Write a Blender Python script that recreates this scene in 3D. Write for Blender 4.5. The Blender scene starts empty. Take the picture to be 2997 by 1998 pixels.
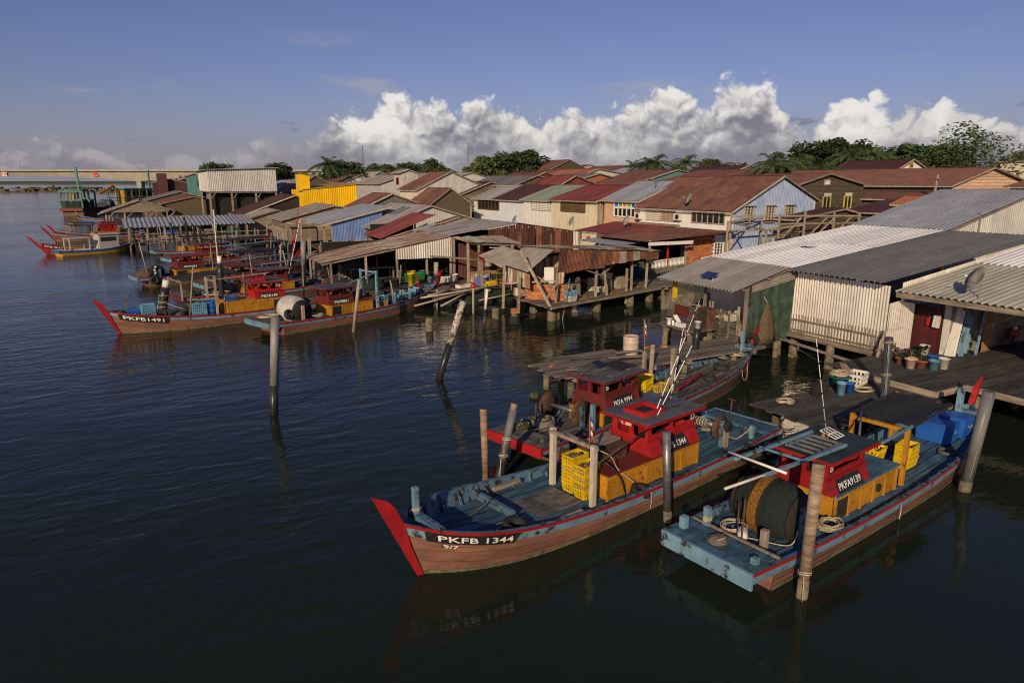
import bpy, math, random
from mathutils import Vector, Matrix
R = math.radians
random.seed(11)
scene = bpy.context.scene
COL = scene.collection
# ---------------------------------------------------------------- camera, light, exposure
# world axes: X runs inland, Y along the shore, water surface at z = 0
cam_d = bpy.data.cameras.new('camera'); cam_d.lens = 24; cam_d.sensor_width = 36; cam_d.clip_end = 20000
cam = bpy.data.objects.new('camera', cam_d); COL.objects.link(cam)
cam.location = (0, 0, 8.5); cam.rotation_euler = (R(90 - 13.07), 0, R(-28)); scene.camera = cam
SUN_EL = R(21); SUN_AZ = math.atan2(-.70, -.714)        # clockwise from +Y
to_sun = Vector((math.sin(SUN_AZ) * math.cos(SUN_EL), math.cos(SUN_AZ) * math.cos(SUN_EL), math.sin(SUN_EL)))
sun_d = bpy.data.lights.new('sun', 'SUN'); sun_d.energy = 4.5; sun_d.angle = R(.55); sun_d.color = (1, .79, .53)
sun = bpy.data.objects.new('sun', sun_d); COL.objects.link(sun)
sun.rotation_euler = to_sun.to_track_quat('Z', 'Y').to_euler()
scene.view_settings.view_transform = 'Standard'; scene.view_settings.look = 'None'
scene.view_settings.exposure = -0.1; scene.view_settings.gamma = 1.0
scene.cycles.max_bounces = 6; scene.cycles.diffuse_bounces = 3; scene.cycles.glossy_bounces = 3
scene.cycles.transparent_max_bounces = 12; scene.cycles.filter_width = 1.1

class NT:
    """tiny node-tree helper"""
    def __init__(s, tree): s.t = tree; s.n = tree.nodes; s.n.clear()
    def new(s, typ, **kw):
        n = s.n.new(typ)
        for k, v in kw.items():
            if k.startswith('i_'):
                key = k[2:]; n.inputs[int(key) if key.isdigit() else key].default_value = v
            else: setattr(n, k, v)
        return n
    def link(s, a, b): s.t.links.new(a, b)
    def math(s, op, a, b=None, clamp=False):
        n = s.n.new('ShaderNodeMath'); n.operation = op; n.use_clamp = clamp
        for i, x in enumerate((a, b)):
            if x is None: continue
            if isinstance(x, (int, float)): n.inputs[i].default_value = x
            else: s.link(x, n.inputs[i])
        return n.outputs[0]
    def mix(s, f, a, b, blend='MIX'):
        n = s.n.new('ShaderNodeMix'); n.data_type = 'RGBA'; n.blend_type = blend
        for i, x in ((0, f), (6, a), (7, b)):
            if isinstance(x, (int, float)): n.inputs[i].default_value = x
            elif isinstance(x, (tuple, list)): n.inputs[i].default_value = (*x[:3], 1)
            else: s.link(x, n.inputs[i])
        return n.outputs[2]
    def ramp(s, f, lo, hi):
        n = s.n.new('ShaderNodeMapRange'); n.interpolation_type = 'SMOOTHSTEP'
        n.inputs[1].default_value = lo; n.inputs[2].default_value = hi
        s.link(f, n.inputs[0]); return n.outputs[0]

# ---------------------------------------------------------------- sky
world = bpy.data.worlds.new('World'); scene.world = world; world.use_nodes = True
w = NT(world.node_tree)
sky = w.new('ShaderNodeTexSky', sky_type='NISHITA', sun_disc=False, sun_elevation=SUN_EL, sun_rotation=SUN_AZ % (2 * math.pi))
sky.air_density = 1.0; sky.dust_density = .8; sky.ozone_density = 3.0
gen = w.new('ShaderNodeTexCoord').outputs['Generated']
sep = w.new('ShaderNodeSeparateXYZ'); w.link(gen, sep.inputs[0])
az = w.math('ARCTAN2', sep.outputs[0], sep.outputs[1])
el = w.math('ARCSINE', sep.outputs[2])
u01 = w.math('FRACT', w.math('ADD', w.math('DIVIDE', w.math('SUBTRACT', az, R(28)), 2 * math.pi), 1.5))
# tops of the cumulus bank (degrees of elevation) round the whole horizon
TOPS = [(-180, 3.2), (-165, 5), (-150, 3), (-130, 5.4), (-112, 3.3), (-95, 4.4), (-80, 2.6), (-66, 3.6), (-52, 2.6), (-43, 3.2),
        (-35.81, 2.5), (-34.13, 2.77), (-32.05, 3.69), (-30.1, 2.9), (-25.47, 2.63), (-20.68, 3.13), (-17.83, 3.73), (-15.58, 3.77), (-14.35, 5.18), (-12.8, 6.48), (-11.16, 6.21), (-9.45, 7.01), (-7.43, 6.85), (-5.72, 7.1), (-4.54, 5.88), (-3.32, 6.64), (-0.21, 7.2), (2.05, 5.9), (3.94, 6.5), (6.02, 5.97), (8.75, 5.99), (9.89, 7.09), (12.67, 7.8), (14.34, 6.98), (16.24, 7.31), (17.75, 8.13), (19.62, 7.9), (20.75, 7.04), (21.98, 4.25), (22.76, 6.14), (25.02, 6.5), (27.23, 6.61), (28.33, 5.2), (29.51, 5.28), (31.07, 6.17), (32.19, 5.14), (33.94, 5.63), (35.44, 5.16),
        (44, 5.6), (54, 6.4), (64, 4.6), (78, 6.8), (92, 4.2), (110, 6.3), (128, 4.0), (146, 5.6), (164, 3.6), (180, 3.2)]
fc = w.new('ShaderNodeFloatCurve'); cv = fc.mapping.curves[0]
for i, (a_, t_) in enumerate(TOPS):
    x_, y_ = (a_ + 180) / 360, t_ / 12
    if i == 0: cv.points[0].location = (0, y_)
    elif i == len(TOPS) - 1: cv.points[-1].location = (1, y_)
    else: cv.points.new(x_, y_)
fc.mapping.update(); w.link(u01, fc.inputs[1])
top = w.math('ADD', w.math('MULTIPLY', fc.outputs[0], R(13.6)), R(-1.85))
def cloud_noise(da, de, scale, detail, rough, seed=0.0, stretch=1.0):
    cx = w.new('ShaderNodeCombineXYZ')
    w.link(w.math('ADD', az, da), cx.inputs[0]); w.link(w.math('MULTIPLY', w.math('ADD', el, de), stretch), cx.inputs[1]); cx.inputs[2].default_value = seed
    n = w.new('ShaderNodeTexNoise'); n.inputs['Scale'].default_value = scale; n.inputs['Detail'].default_value = detail; n.inputs['Roughness'].default_value = rough
    w.link(cx.outputs[0], n.inputs['Vector']); return n.outputs[0]
warp = cloud_noise(0, 0, 30, 3, .5, 2.0)
warp2 = cloud_noise(0, 0, 30, 3, .5, 7.0)
def puffs(da, de):
    """cauliflower field: inverted distance to nested cell centres"""
    cx = w.new('ShaderNodeCombineXYZ')
    w.link(w.math('ADD', w.math('ADD', az, da), w.math('MULTIPLY', w.math('SUBTRACT', warp, .5), .045)), cx.inputs[0])
    w.link(w.math('ADD', w.math('MULTIPLY', w.math('ADD', el, de), 1.15), w.math('MULTIPLY', w.math('SUBTRACT', warp2, .5), .045)), cx.inputs[1])
    v = w.new('ShaderNodeTexVoronoi', voronoi_dimensions='2D', feature='F1'); v.normalize = True
    v.inputs['Scale'].default_value = 17; v.inputs['Detail'].default_value = 3.2; v.inputs['Roughness'].default_value = .5; v.inputs['Lacunarity'].default_value = 2.3
    w.link(cx.outputs[0], v.inputs['Vector']); return w.math('SUBTRACT', 1.0, v.outputs['Distance'])
p1 = puffs(0, 0); p2 = puffs(-.0055, .0085)
nbig = cloud_noise(0, 0, 8, 4, .5, 4.1, 1.5)
q = w.math('ADD', w.math('DIVIDE', w.math('SUBTRACT', top, el), R(1.15)), w.math('MULTIPLY', w.math('SUBTRACT', p1, .64), 5.4))
alpha = w.ramp(q, -.1, .7)
hgt = w.math('DIVIDE', el, top, True)
light = w.math('MULTIPLY', w.math('SUBTRACT', p1, p2), w.math('ADD', w.math('MULTIPLY', hgt, 2.3), .4))
big = w.math('MULTIPLY', w.math('SUBTRACT', nbig, .5), 2.3)
sh = w.math('ADD', w.math('ADD', w.math('MULTIPLY', w.math('POWER', hgt, 1.5), .78), .10), w.math('ADD', light, big))
shade = w.ramp(sh, -.05, 1.0)
tall = w.ramp(top, R(2.6), R(5.5))
ccol = w.mix(shade, (.225, .215, .27), w.mix(tall, (.46, .43, .44), (.87, .84, .80)))
haze_f = w.ramp(el, R(4.2), R(-.6))
ccol = w.mix(w.math('MULTIPLY', haze_f, .60), ccol, (.285, .265, .305))
# thin wisps and grey scraps higher up
nw = cloud_noise(0, 0, 5.5, 7, .6, 9.2, 4.5)
band = w.math('MULTIPLY', w.ramp(el, R(3), R(6)), w.ramp(el, R(12), R(8)))
wisp = w.math('MULTIPLY', w.math('MULTIPLY', w.ramp(nw, .57, .74), band), .6)
nscr = cloud_noise(0, 0, 11, 6, .6, 15.4, 2.2)
scrap = w.math('MULTIPLY', w.math('MULTIPLY', w.ramp(nscr, .64, .70), w.ramp(el, R(6.5), R(4.0))), .75)
skys = w.mix(1.0, sky.outputs[0], (.066, .055, .074), 'MULTIPLY')
base = w.mix(wisp, skys, (.42, .40, .43))
base = w.mix(w.math('MULTIPLY', w.ramp(el, R(7), R(-1)), .8), base, (.285, .28, .335))
base = w.mix(scrap, base, (.205, .20, .26))
fin = w.mix(alpha, base, ccol)
bg = w.new('ShaderNodeBackground'); w.link(fin, bg.inputs[0]); bg.inputs[1].default_value = 1.0
wo = w.new('ShaderNodeOutputWorld'); w.link(bg.outputs[0], wo.inputs[0])

# ---------------------------------------------------------------- materials
MATS = {}
def mat(name, c, c2=None, scale=2.5, stretch=(1, 1, 1), rough=.75, bump=.25, metal=0.0, wear=None, rnd=.18, uv=False, spec=.35, streak=None):
    """procedural surface: c..c2 mottled by noise, optional wear=(colour, amount 0..1, scale), streak=(colour, amount) along uv v"""
    if name in MATS: return MATS[name]
    m = bpy.data.materials.new(name); m.use_nodes = True; t = NT(m.node_tree)
    if c2 is None: c2 = tuple(x * .62 for x in c)
    tc = t.new('ShaderNodeTexCoord'); co = tc.outputs['UV' if uv else 'Object']
    oi = t.new('ShaderNodeObjectInfo')
    off = t.new('ShaderNodeVectorMath', operation='MULTIPLY_ADD'); t.link(co, off.inputs[0]); off.inputs[1].default_value = (1, 1, 1)
    rv = t.new('ShaderNodeCombineXYZ'); t.link(t.math('MULTIPLY', oi.outputs['Random'], 37.0), rv.inputs[2]); t.link(rv.outputs[0], off.inputs[2])
    mp = t.new('ShaderNodeMapping'); mp.inputs['Scale'].default_value = stretch; t.link(off.outputs[0], mp.inputs[0])
    def noise(sc, det=6, ro=.62, vec=None):
        n = t.new('ShaderNodeTexNoise'); n.inputs['Scale'].default_value = sc; n.inputs['Detail'].default_value = det; n.inputs['Roughness'].default_value = ro
        t.link(vec or mp.outputs[0], n.inputs['Vector']); return n.outputs[0]
    n = noise(scale)
    col = t.mix(t.ramp(n, .3, .7), c2, c)
    if streak:
        mp2 = t.new('ShaderNodeMapping'); mp2.inputs['Scale'].default_value = (3.2, .22, 1) if uv else (3.2, 3.2, .22); t.link(off.outputs[0], mp2.inputs[0])
        ns = noise(1.6, 5, .6, mp2.outputs[0]); lo = 1 - streak[1]
        col = t.mix(t.ramp(ns, lo * .75, lo * .75 + .2), col, streak[0])
    if wear:
        nw_ = noise(wear[2] if len(wear) > 2 else scale * 2.2, 8, .68); lo = .74 - wear[1] * .42
        col = t.mix(t.ramp(nw_, lo, lo + .09), col, wear[0])
    if rnd:
        k = t.new('ShaderNodeHueSaturation'); t.link(col, k.inputs['Color'])
        t.link(t.math('ADD', t.math('MULTIPLY', oi.outputs['Random'], rnd * 2), 1 - rnd), k.inputs['Value']); col = k.outputs[0]
    b = t.new('ShaderNodeBsdfPrincipled'); t.link(col, b.inputs['Base Color'])
    b.inputs['Roughness'].default_value = rough; b.inputs['Metallic'].default_value = metal; b.inputs['Specular IOR Level'].default_value = spec
    if bump:
        bp = t.new('ShaderNodeBump'); bp.inputs['Strength'].default_value = bump; bp.inputs['Distance'].default_value = .02
        t.link(noise(scale * 3.5, 5), bp.inputs['Height']); t.link(bp.outputs[0], b.inputs['Normal'])
    o = t.new('ShaderNodeOutputMaterial'); t.link(b.outputs[0], o.inputs[0])
    MATS[name] = m; return m
DIRT = (.030, .026, .022)
BARE = (.23, .18, .13)
def paint(name, c, amt=.35, wearcol=DIRT, sc=4.0, **k): return mat(name, c, tuple(x * .72 for x in c), 1.6, rough=k.pop('rough', .6), wear=(wearcol, amt, sc), bump=.35, **k)
M_BLUE = paint('blue_boat_paint', (.085, .163, .240), .58)
M_STRAKE = paint('pale_blue_strake_paint', (.155, .28, .375), .46, sc=3.0)
M_DECK = mat('worn_blue_deck', (.058, .135, .215), (.022, .050, .078), 1.5, (1, 4, 1), .75, .5, wear=((.035, .033, .030), .36, 2.2), rnd=.3)
M_DECKGREY = mat('worn_grey_deck', (.135, .125, .115), (.045, .043, .042), 1.5, (1, 4, 1), .8, .5, wear=((.02, .02, .02), .3, 3), rnd=.3)
M_RED = paint('red_boat_paint', (.34, .011, .014), .40, (.10, .022, .016), sc=5.0)
M_DKRED = paint('faded_red_paint', (.160, .018, .016), .54, (.06, .034, .024), sc=5.0)
M_HULL = mat('brown_hull_planks', (.235, .105, .068), (.125, .062, .045), 1.2, (.5, 2, 3), .7, .4, wear=((.26, .21, .14), .22, 3), rnd=.2)
M_HULLDK = mat('dark_brown_hull', (.13, .075, .05), (.06, .04, .03), 1.2, (.5, 2, 3), .7, .4, wear=((.24, .20, .14), .2, 3), rnd=.2)
M_YEL = paint('ochre_box_paint', (.44, .20, .014), .44, (.10, .055, .02))
M_CRATE = paint('yellow_plastic', (.70, .47, .012), .16, (.25, .17, .06), rough=.45, rnd=.1)
M_CRATEDIRTY = paint('dirty_yellow_plastic', (.50, .34, .06), .42, (.20, .14, .07), rough=.5, rnd=.1)
M_BLACKB = mat('black_board', (.012, .012, .013), (.02, .02, .02), rough=.6, rnd=0)
M_WHITE = mat('white_lettering', (.82, .80, .75), (.62, .60, .55), 9, rough=.7, bump=0, rnd=0)
M_WEED = mat('weedy_waterline', (.17, .145, .075), (.07, .065, .03), 5, rough=.9, bump=.8, wear=((.03, .035, .015), .4, 6))
M_ROOFGREY = mat('dark_grey_cabin_roof', (.095, .098, .108), (.05, .05, .055), 1.5, rough=.6, wear=((.16, .15, .14), .2, 5))
M_ROOFGRN = mat('dark_green_cabin_roof', (.030, .045, .048), (.012, .018, .02), 1.5, rough=.6, wear=((.09, .09, .08), .2, 5))
M_TYRE = mat('tyre_rubber', (.014, .014, .015), (.028, .026, .024), 6, rough=.8, bump=.5)
M_ROPE = mat('pale_rope', (.50, .42, .30), (.30, .24, .16), 12, rough=.9, bump=.5)
M_ROPEDK = mat('grey_rope', (.20, .17, .13), (.10, .085, .07), 12, rough=.9, bump=.5)
M_NET = mat('dark_green_net', (.022, .032, .028), (.008, .012, .011), 9, (1, 5, 1), .95, 1.0, rnd=.05)
M_ORNET = mat('orange_net', (.34, .15, .015), (.08, .035, .008), 26, rough=.9, bump=1.0)
M_NETBR = mat('brown_net', (.15, .105, .06), (.05, .035, .02), 14, rough=.95, bump=1.0)
M_RUSTM = mat('rusty_iron', (.115, .055, .032), (.035, .022, .018), 4, rough=.85, bump=.6)
M_STEEL = mat('dull_steel', (.22, .22, .225), (.10, .10, .105), 3, rough=.42, metal=.55, wear=((.16, .09, .05), .18, 6))
M_BLUEBOX = mat('blue_plastic', (.018, .105, .42), (.012, .07, .29), 1.2, rough=.42, bump=.1, rnd=.12)
M_PALEBLUE = mat('pale_blue_plastic', (.16, .33, .46), (.10, .23, .34), 3, rough=.5, rnd=.15)
M_BLACKPIPE = mat('black_pipe', (.014, .015, .017), (.03, .03, .03), 2, rough=.35, bump=.1)
M_GREYPIPE = mat('grey_pipe', (.135, .135, .135), (.075, .075, .075), 2, (1, 1, .4), .45, .2, wear=((.05, .045, .04), .2, 3))
M_TARP = mat('black_awning_cloth', (.010, .011, .015), (.022, .022, .026), 5, rough=.9, bump=.6)
M_WTARP = mat('white_tarpaulin', (.60, .58, .53), (.36, .34, .30), 2.5, rough=.6, bump=.9)
M_DARKIN = mat('dark_interior', (.012, .011, .010), (.02, .018, .016), 3, rough=.9)  # near-black: goods coloured black, and shade painted into interiors and openings
M_GLASS = mat('dark_window_glass', (.012, .014, .017), (.02, .022, .026), 2, rough=.08, bump=0, spec=.6)
def wood(name, c, c2, st=(1, 6, 1), wear=None, rnd=.28): return mat(name, c, c2, 1.8, st, .85, .5, wear=wear, rnd=rnd)
M_WOOD = wood('weathered_wood', (.34, .27, .195), (.15, .12, .09), (3, 3, .6))
M_WOODX = wood('weathered_wood_x', (.30, .24, .175), (.13, .105, .08), (.6, 4, 4))
M_WOODY = wood('weathered_wood_y', (.30, .24, .175), (.13, .105, .08), (4, .6, 4))
M_PLANK = wood('grey_deck_plank', (.185, .155, .125), (.085, .072, .06), (.7, 5, 3), rnd=.38)
M_PLANKD = wood('dark_deck_plank', (.070, .064, .058), (.028, .026, .025), (.7, 5, 3), rnd=.4)
M_COCO = mat('coconut_trunk', (.36, .27, .19), (.16, .11, .075), 1.4, (2, 2, 9), .85, .7, wear=((.42, .15, .04), .16, 1.5))
M_CONC = mat('stained_concrete', (.30, .265, .21), (.13, .115, .085), 2, rough=.9, bump=.5, wear=((.06, .07, .035), .3, 1.6))
M_PILE = mat('encrusted_pile', (.20, .165, .11), (.075, .065, .04), 3, rough=.95, bump=1.0, wear=((.05, .055, .025), .35, 3))
M_BRICK = mat('orange_brick', (.50, .19, .075), (.33, .115, .05), 5, rough=.9, rnd=.3)
def metal(name, c, c2=None, rust=.0, rough=.55, rustc=(.13, .045, .022), streak=True, met=.0, rnd=.13, sc=None):
    return mat(name, c, c2 or tuple(x * .78 for x in c), 1.1, rough=rough, bump=.12, metal=met, uv=True, rnd=rnd,
               wear=(rustc, rust, 1.7) if rust else None, streak=(sc or tuple(x * .62 for x in c), streak if isinstance(streak, float) else .24) if streak else None)
C_WHITE = metal('white_roof_sheet', (.70, .70, .71), (.60, .60, .61)); C_GREY = metal('grey_roof_sheet', (.29, .275, .265), (.22, .205, .195), .12, .6, (.15, .10, .075), True, 0, .16); C_DKGREY = metal('dark_grey_roof_sheet', (.145, .14, .14))
C_BLUEGREY = metal('blue_grey_roof_sheet', (.27, .29, .335), (.21, .225, .265), .08, .55, (.16, .14, .13)); C_BEIGE = metal('beige_roof_sheet', (.37, .36, .30)); C_RUSTROOF = metal('red_brown_roof_sheet', (.19, .082, .058), (.11, .052, .04), .32, .8, (.075, .040, .032), True, 0, .2)
C_MAROON = metal('dark_maroon_roof_sheet', (.068, .026, .024), None, .1, .6, (.04, .02, .018)); C_REDROOF = metal('red_roof_sheet', (.20, .046, .038), (.14, .035, .03), .16, .65, (.10, .04, .035), True, 0, .2); C_GREEN = metal('pale_green_roof_sheet', (.23, .27, .20), None, 0)
C_SILVER = metal('silver_wall_sheet', (.74, .70, .62), (.60, .56, .49), .05, .36, (.20, .12, .07), .2, .55)
C_RUST = metal('rusted_sheet', (.185, .068, .034), (.075, .03, .02), .32, .85, (.33, .27, .22), True, 0, .35)
C_RUSTDK = metal('dark_rusted_sheet', (.10, .036, .026), (.045, .02, .016), .22, .85, (.22, .17, .14), True, 0, .35)
C_BLUEW = metal('blue_wall_sheet', (.115, .20, .42), (.085, .15, .33), 0, .5, streak=True); C_PALEBLUEW = metal('faded_blue_wall_sheet', (.30, .36, .50), (.20, .27, .42), 0, .6, streak=True)
C_YELW = metal('bright_yellow_wall_sheet', (.76, .46, .004), (.68, .40, .004), 0, .5, streak=False); C_OLDTIN = metal('streaked_old_tin', (.52, .46, .37), (.36, .31, .24), .26, .75, (.18, .085, .05), .50, 0, .2, (.17, .085, .05))
C_PALEW = metal('pale_wall_sheet', (.50, .49, .46), (.40, .39, .37), .06, .6); C_TIN = metal('old_grey_tin', (.30, .27, .235), (.18, .16, .14), .18, .8, (.14, .085, .055), True, 0, .25)

# ---------------------------------------------------------------- mesh builder
class MB:
    def __init__(s): s.v = []; s.f = []; s.u = {}
    def add(s, vs, fs, uvs=None):
        o = len(s.v); s.v += [tuple(p) for p in vs]
        for i, f in enumerate(fs):
            if uvs: s.u[len(s.f)] = uvs[i]
            s.f.append(tuple(o + k for k in f))
        return s
    def hexa(s, p): return s.add(p, [(0, 3, 2, 1), (4, 5, 6, 7), (0, 1, 5, 4), (1, 2, 6, 5), (2, 3, 7, 6), (3, 0, 4, 7)])
    def box(s, x0, x1, y0, y1, z0, z1): return s.hexa([(x0, y0, z0), (x1, y0, z0), (x1, y1, z0), (x0, y1, z0), (x0, y0, z1), (x1, y0, z1), (x1, y1, z1), (x0, y1, z1)])
    def beam(s, p, q, w=.1, h=None, up=(0, 0, 1), w2=None):
        h = h or w; p, q = Vector(p), Vector(q); d = (q - p).normalized(); up = Vector(up)
        if abs(d.dot(up)) > .95: up = Vector((1, 0, 0)) if abs(d.x) < .9 else Vector((0, 1, 0))
        a = d.cross(up).normalized(); b = a.cross(d); k = (w2 or w) / w
        r = []
        for c, m in ((p, 1), (q, k)): r += [c - a * w / 2 * m - b * h / 2 * m, c + a * w / 2 * m - b * h / 2 * m, c + a * w / 2 * m + b * h / 2 * m, c - a * w / 2 * m + b * h / 2 * m]
        return s.hexa(r)
    def tube(s, pts, r=.05, n=8, cap=True, closed=False):
        pts = [Vector(p) for p in pts]; rs = r if isinstance(r, (list, tuple)) else [r] * len(pts)
        vs, fs = [], []; ref = None
        for i, p in enumerate(pts):
            if closed: d = pts[(i + 1) % len(pts)] - pts[i - 1]
            else: d = pts[min(i + 1, len(pts) - 1)] - pts[max(i - 1, 0)]
            d = d.normalized() if d.length > 1e-9 else Vector((0, 0, 1))
            if ref is None: ref = Vector((0, 0, 1)) if abs(d.z) < .9 else Vector((1, 0, 0))
            a = d.cross(ref).normalized(); b = a.cross(d).normalized(); ref = b
            for k in range(n): th = 2 * math.pi * k / n; vs.append(p + (a * math.cos(th) + b * math.sin(th)) * rs[i])
        m = len(pts)
        for i in range(m if closed else m - 1):
            for k in range(n): fs.append((i * n + k, i * n + (k + 1) % n, ((i + 1) % m) * n + (k + 1) % n, ((i + 1) % m) * n + k))
        if cap and not closed: fs += [tuple(range(n - 1, -1, -1)), tuple((m - 1) * n + k for k in range(n))]
        return s.add(vs, fs)
    def lathe(s, prof, n=14, c=(0, 0, 0), M=None, cap=True):
        vs, fs = [], []; c = Vector(c)
        for r_, z_ in prof:
            for k in range(n):
                th = 2 * math.pi * k / n; p = Vector((r_ * math.cos(th), r_ * math.sin(th), z_))
                vs.append((M @ p if M else p) + c)
        for i in range(len(prof) - 1):
            for k in range(n): fs.append((i * n + k, i * n + (k + 1) % n, (i + 1) * n + (k + 1) % n, (i + 1) * n + k))
        if cap: fs += [tuple(range(n - 1, -1, -1)), tuple((len(prof) - 1) * n + k for k in range(n))]
        return s.add(vs, fs)
    def strip(s, A, B, flip=False):
        n = len(A); fs = [(i, i + 1, n + i + 1, n + i) for i in range(n - 1)]
        if flip: fs = [f[::-1] for f in fs]
        return s.add(list(A) + list(B), fs)
    def poly(s, pts, thick=None, nrm=None):
        """flat polygon, optionally extruded by thick along nrm"""
        pts = [Vector(p) for p in pts]; n = len(pts)
        if not thick: return s.add(pts, [tuple(range(n))])
        d = Vector(nrm).normalized() * thick
        return s.add(pts + [p + d for p in pts], [tuple(range(n - 1, -1, -1)), tuple(range(n, 2 * n))] + [(i, (i + 1) % n, n + (i + 1) % n, n + i) for i in range(n)])
    def corr(s, p00, p10, p11, p01, pitch=.22, amp=.022, rows=1, sag=0.0, square=False):
        """corrugated sheet: ribs run p00->p01, waves across p00->p10"""
        p00, p10, p11, p01 = map(Vector, (p00, p10, p11, p01)); W = (p10 - p00).length; L = (p01 - p00).length
        nrm = (p10 - p00).cross(p01 - p00).normalized(); nw = max(1, round(W / pitch)); prof = [(0, -1), (.52, -1), (.64, 1), (.86, 1)] if square else [(k / 6, math.sin(k * math.pi / 3)) for k in range(6)] if pitch < .2 else [(0, -.6), (.5, -.6), (.64, 1), (.86, 1)]
        us = [((i + o) / nw, h) for i in range(nw) for o, h in prof] + [(1.0, prof[0][1])]
        vs, fs, uvs = [], [], []; n = len(us); u0 = random.random() * 50
        for j in range(rows + 1):
            t = j / rows
            for u_, h in us:
                p = p00.lerp(p10, u_).lerp(p01.lerp(p11, u_), t); sg = sag * 4 * t * (1 - t)
                vs.append(p + nrm * (amp * h - sg))
        for j in range(rows):
            for i in range(n - 1):
                fs.append((j * n + i, j * n + i + 1, (j + 1) * n + i + 1, (j + 1) * n + i))
                uvs.append([(u0 + us[i][0] * W, u0 + j / rows * L), (u0 + us[i + 1][0] * W, u0 + j / rows * L), (u0 + us[i + 1][0] * W, u0 + (j + 1) / rows * L), (u0 + us[i][0] * W, u0 + (j + 1) / rows * L)])
        return s.add(vs, fs, uvs)
    def uvbox(s):
        """planar uv in metres for every face without one"""
        for i, f in enumerate(s.f):
            if i in s.u: continue
            p = [Vector(s.v[k]) for k in f]; n = (p[1] - p[0]).cross(p[-1] - p[0])
            ax = max(range(3), key=lambda k: abs(n[k]))
            s.u[i] = [((q.y, q.z) if ax == 0 else (q.x, q.z) if ax == 1 else (q.x, q.y)) for q in p]
        return s
    def mesh(s, name, m, smooth=False):
        me = bpy.data.meshes.new(name); me.from_pydata(s.v, [], s.f)
        if s.u:
            s.uvbox(); l = me.uv_layers.new(name='UVMap'); k = 0
            for i, p in enumerate(me.polygons):
                for j, q in enumerate(s.u[i]): l.data[p.loop_start + j].uv = q
        me.materials.append(m)
        if smooth: me.polygons.foreach_set('use_smooth', [True] * len(me.polygons))
        me.update(); return me
    def build(s, name, m, parent=None, smooth=False):
        return obj(name, s.mesh(name, m, smooth), parent)
def obj(name, me, parent=None, loc=None, rz=None):
    o = bpy.data.objects.new(name, me); COL.objects.link(o)
    if parent: o.parent = parent
    if loc: o.location = loc
    if rz: o.rotation_euler = (0, 0, rz)
    return o
def tag(o, label, cat, group=None):
    o['label'] = label; o['category'] = cat
    if group: o['group'] = group
    return o
def thing(name, label, cat, loc=(0, 0, 0), rz=0, group=None):
    return tag(obj(name, None, None, loc, rz), label, cat, group)
def structure(o): o['kind'] = 'structure'; return o
def rnd(a, b): return a + (b - a) * random.random()
_FONT = {}
def text2d(txt, h):
    """glyph outlines of txt as flat faces, height h, origin bottom left"""
    if txt not in _FONT:
        cu = bpy.data.curves.new('lettering', 'FONT'); cu.body = txt; cu.size = 1; cu.resolution_u = 2; cu.offset = .012
        o = bpy.data.objects.new('lettering', cu); COL.objects.link(o)
        dg = bpy.context.evaluated_depsgraph_get(); me = bpy.data.meshes.new_from_object(o.evaluated_get(dg))
        _FONT[txt] = ([tuple(v.co) for v in me.vertices], [tuple(p.vertices) for p in me.polygons])
        bpy.data.objects.remove(o); bpy.data.curves.remove(cu); bpy.data.meshes.remove(me)
    v, f = _FONT[txt]; x0 = min(p[0] for p in v); x1 = max(p[0] for p in v); k = h / max(p[1] for p in v)
    return [((p[0] - x0) * k, p[1] * k) for p in v], f, (x1 - x0) * k
def text_on(txt, h, o, ux, uz, parent, m=None, name='lettering', stretch=1.0):
    """lettering laid on a plane: origin o, text direction ux, up uz"""
    v, f, wd = text2d(txt, h); o, ux, uz = Vector(o), Vector(ux).normalized(), Vector(uz).normalized()
    mb = MB(); mb.add([o + ux * p[0] * stretch + uz * p[1] for p in v], f); return mb.build(name, m or M_WHITE, parent)

# ---------------------------------------------------------------- water, land
def water_material():
    m = bpy.data.materials.new('estuary_water'); m.use_nodes = True; t = NT(m.node_tree)
    tc = t.new('ShaderNodeTexCoord'); 
    def nz(scale, st, det, rot=0, ro=.5):
        mp = t.new('ShaderNodeMapping'); mp.inputs['Scale'].default_value = st; mp.inputs['Rotation'].default_value = (0, 0, rot); t.link(tc.outputs['Object'], mp.inputs[0])
        n = t.new('ShaderNodeTexNoise'); n.inputs['Scale'].default_value = scale; n.inputs['Detail'].default_value = det; n.inputs['Roughness'].default_value = ro; n.inputs['Distortion'].default_value = .6
        t.link(mp.outputs[0], n.inputs['Vector']); return n.outputs[0]
    a = nz(.5, (1, 2.6, 1), 3, R(26)); b = nz(2.1, (1, 1.7, 1), 3, R(38)); c = nz(.09, (1, 1.5, 1), 2, R(20))
    calm = t.ramp(nz(.035, (1, 1, 1), 2), .35, .65)
    hgt = t.math('ADD', t.math('MULTIPLY', a, .75), t.math('ADD', t.math('MULTIPLY', b, .20), t.math('MULTIPLY', c, 1.4)))
    bp = t.new('ShaderNodeBump'); bp.inputs['Distance'].default_value = .36
    t.link(t.math('ADD', t.math('MULTIPLY', calm, .24), .07), bp.inputs['Strength']); t.link(hgt, bp.inputs['Height'])
    p = t.new('ShaderNodeBsdfPrincipled'); p.inputs['Base Color'].default_value = (.0115, .0180, .0118, 1); p.inputs['Roughness'].default_value = .07
    p.inputs['IOR'].default_value = 1.33; p.inputs['Specular IOR Level'].default_value = .30; t.link(bp.outputs[0], p.inputs['Normal'])
    o = t.new('ShaderNodeOutputMaterial'); t.link(p.outputs[0], o.inputs[0]); return m
structure(MB().add([(-9000, -9000, 0), (9000, -9000, 0), (9000, 9000, 0), (-9000, 9000, 0)], [(0, 1, 2, 3)]).build('water', water_material()))
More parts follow.
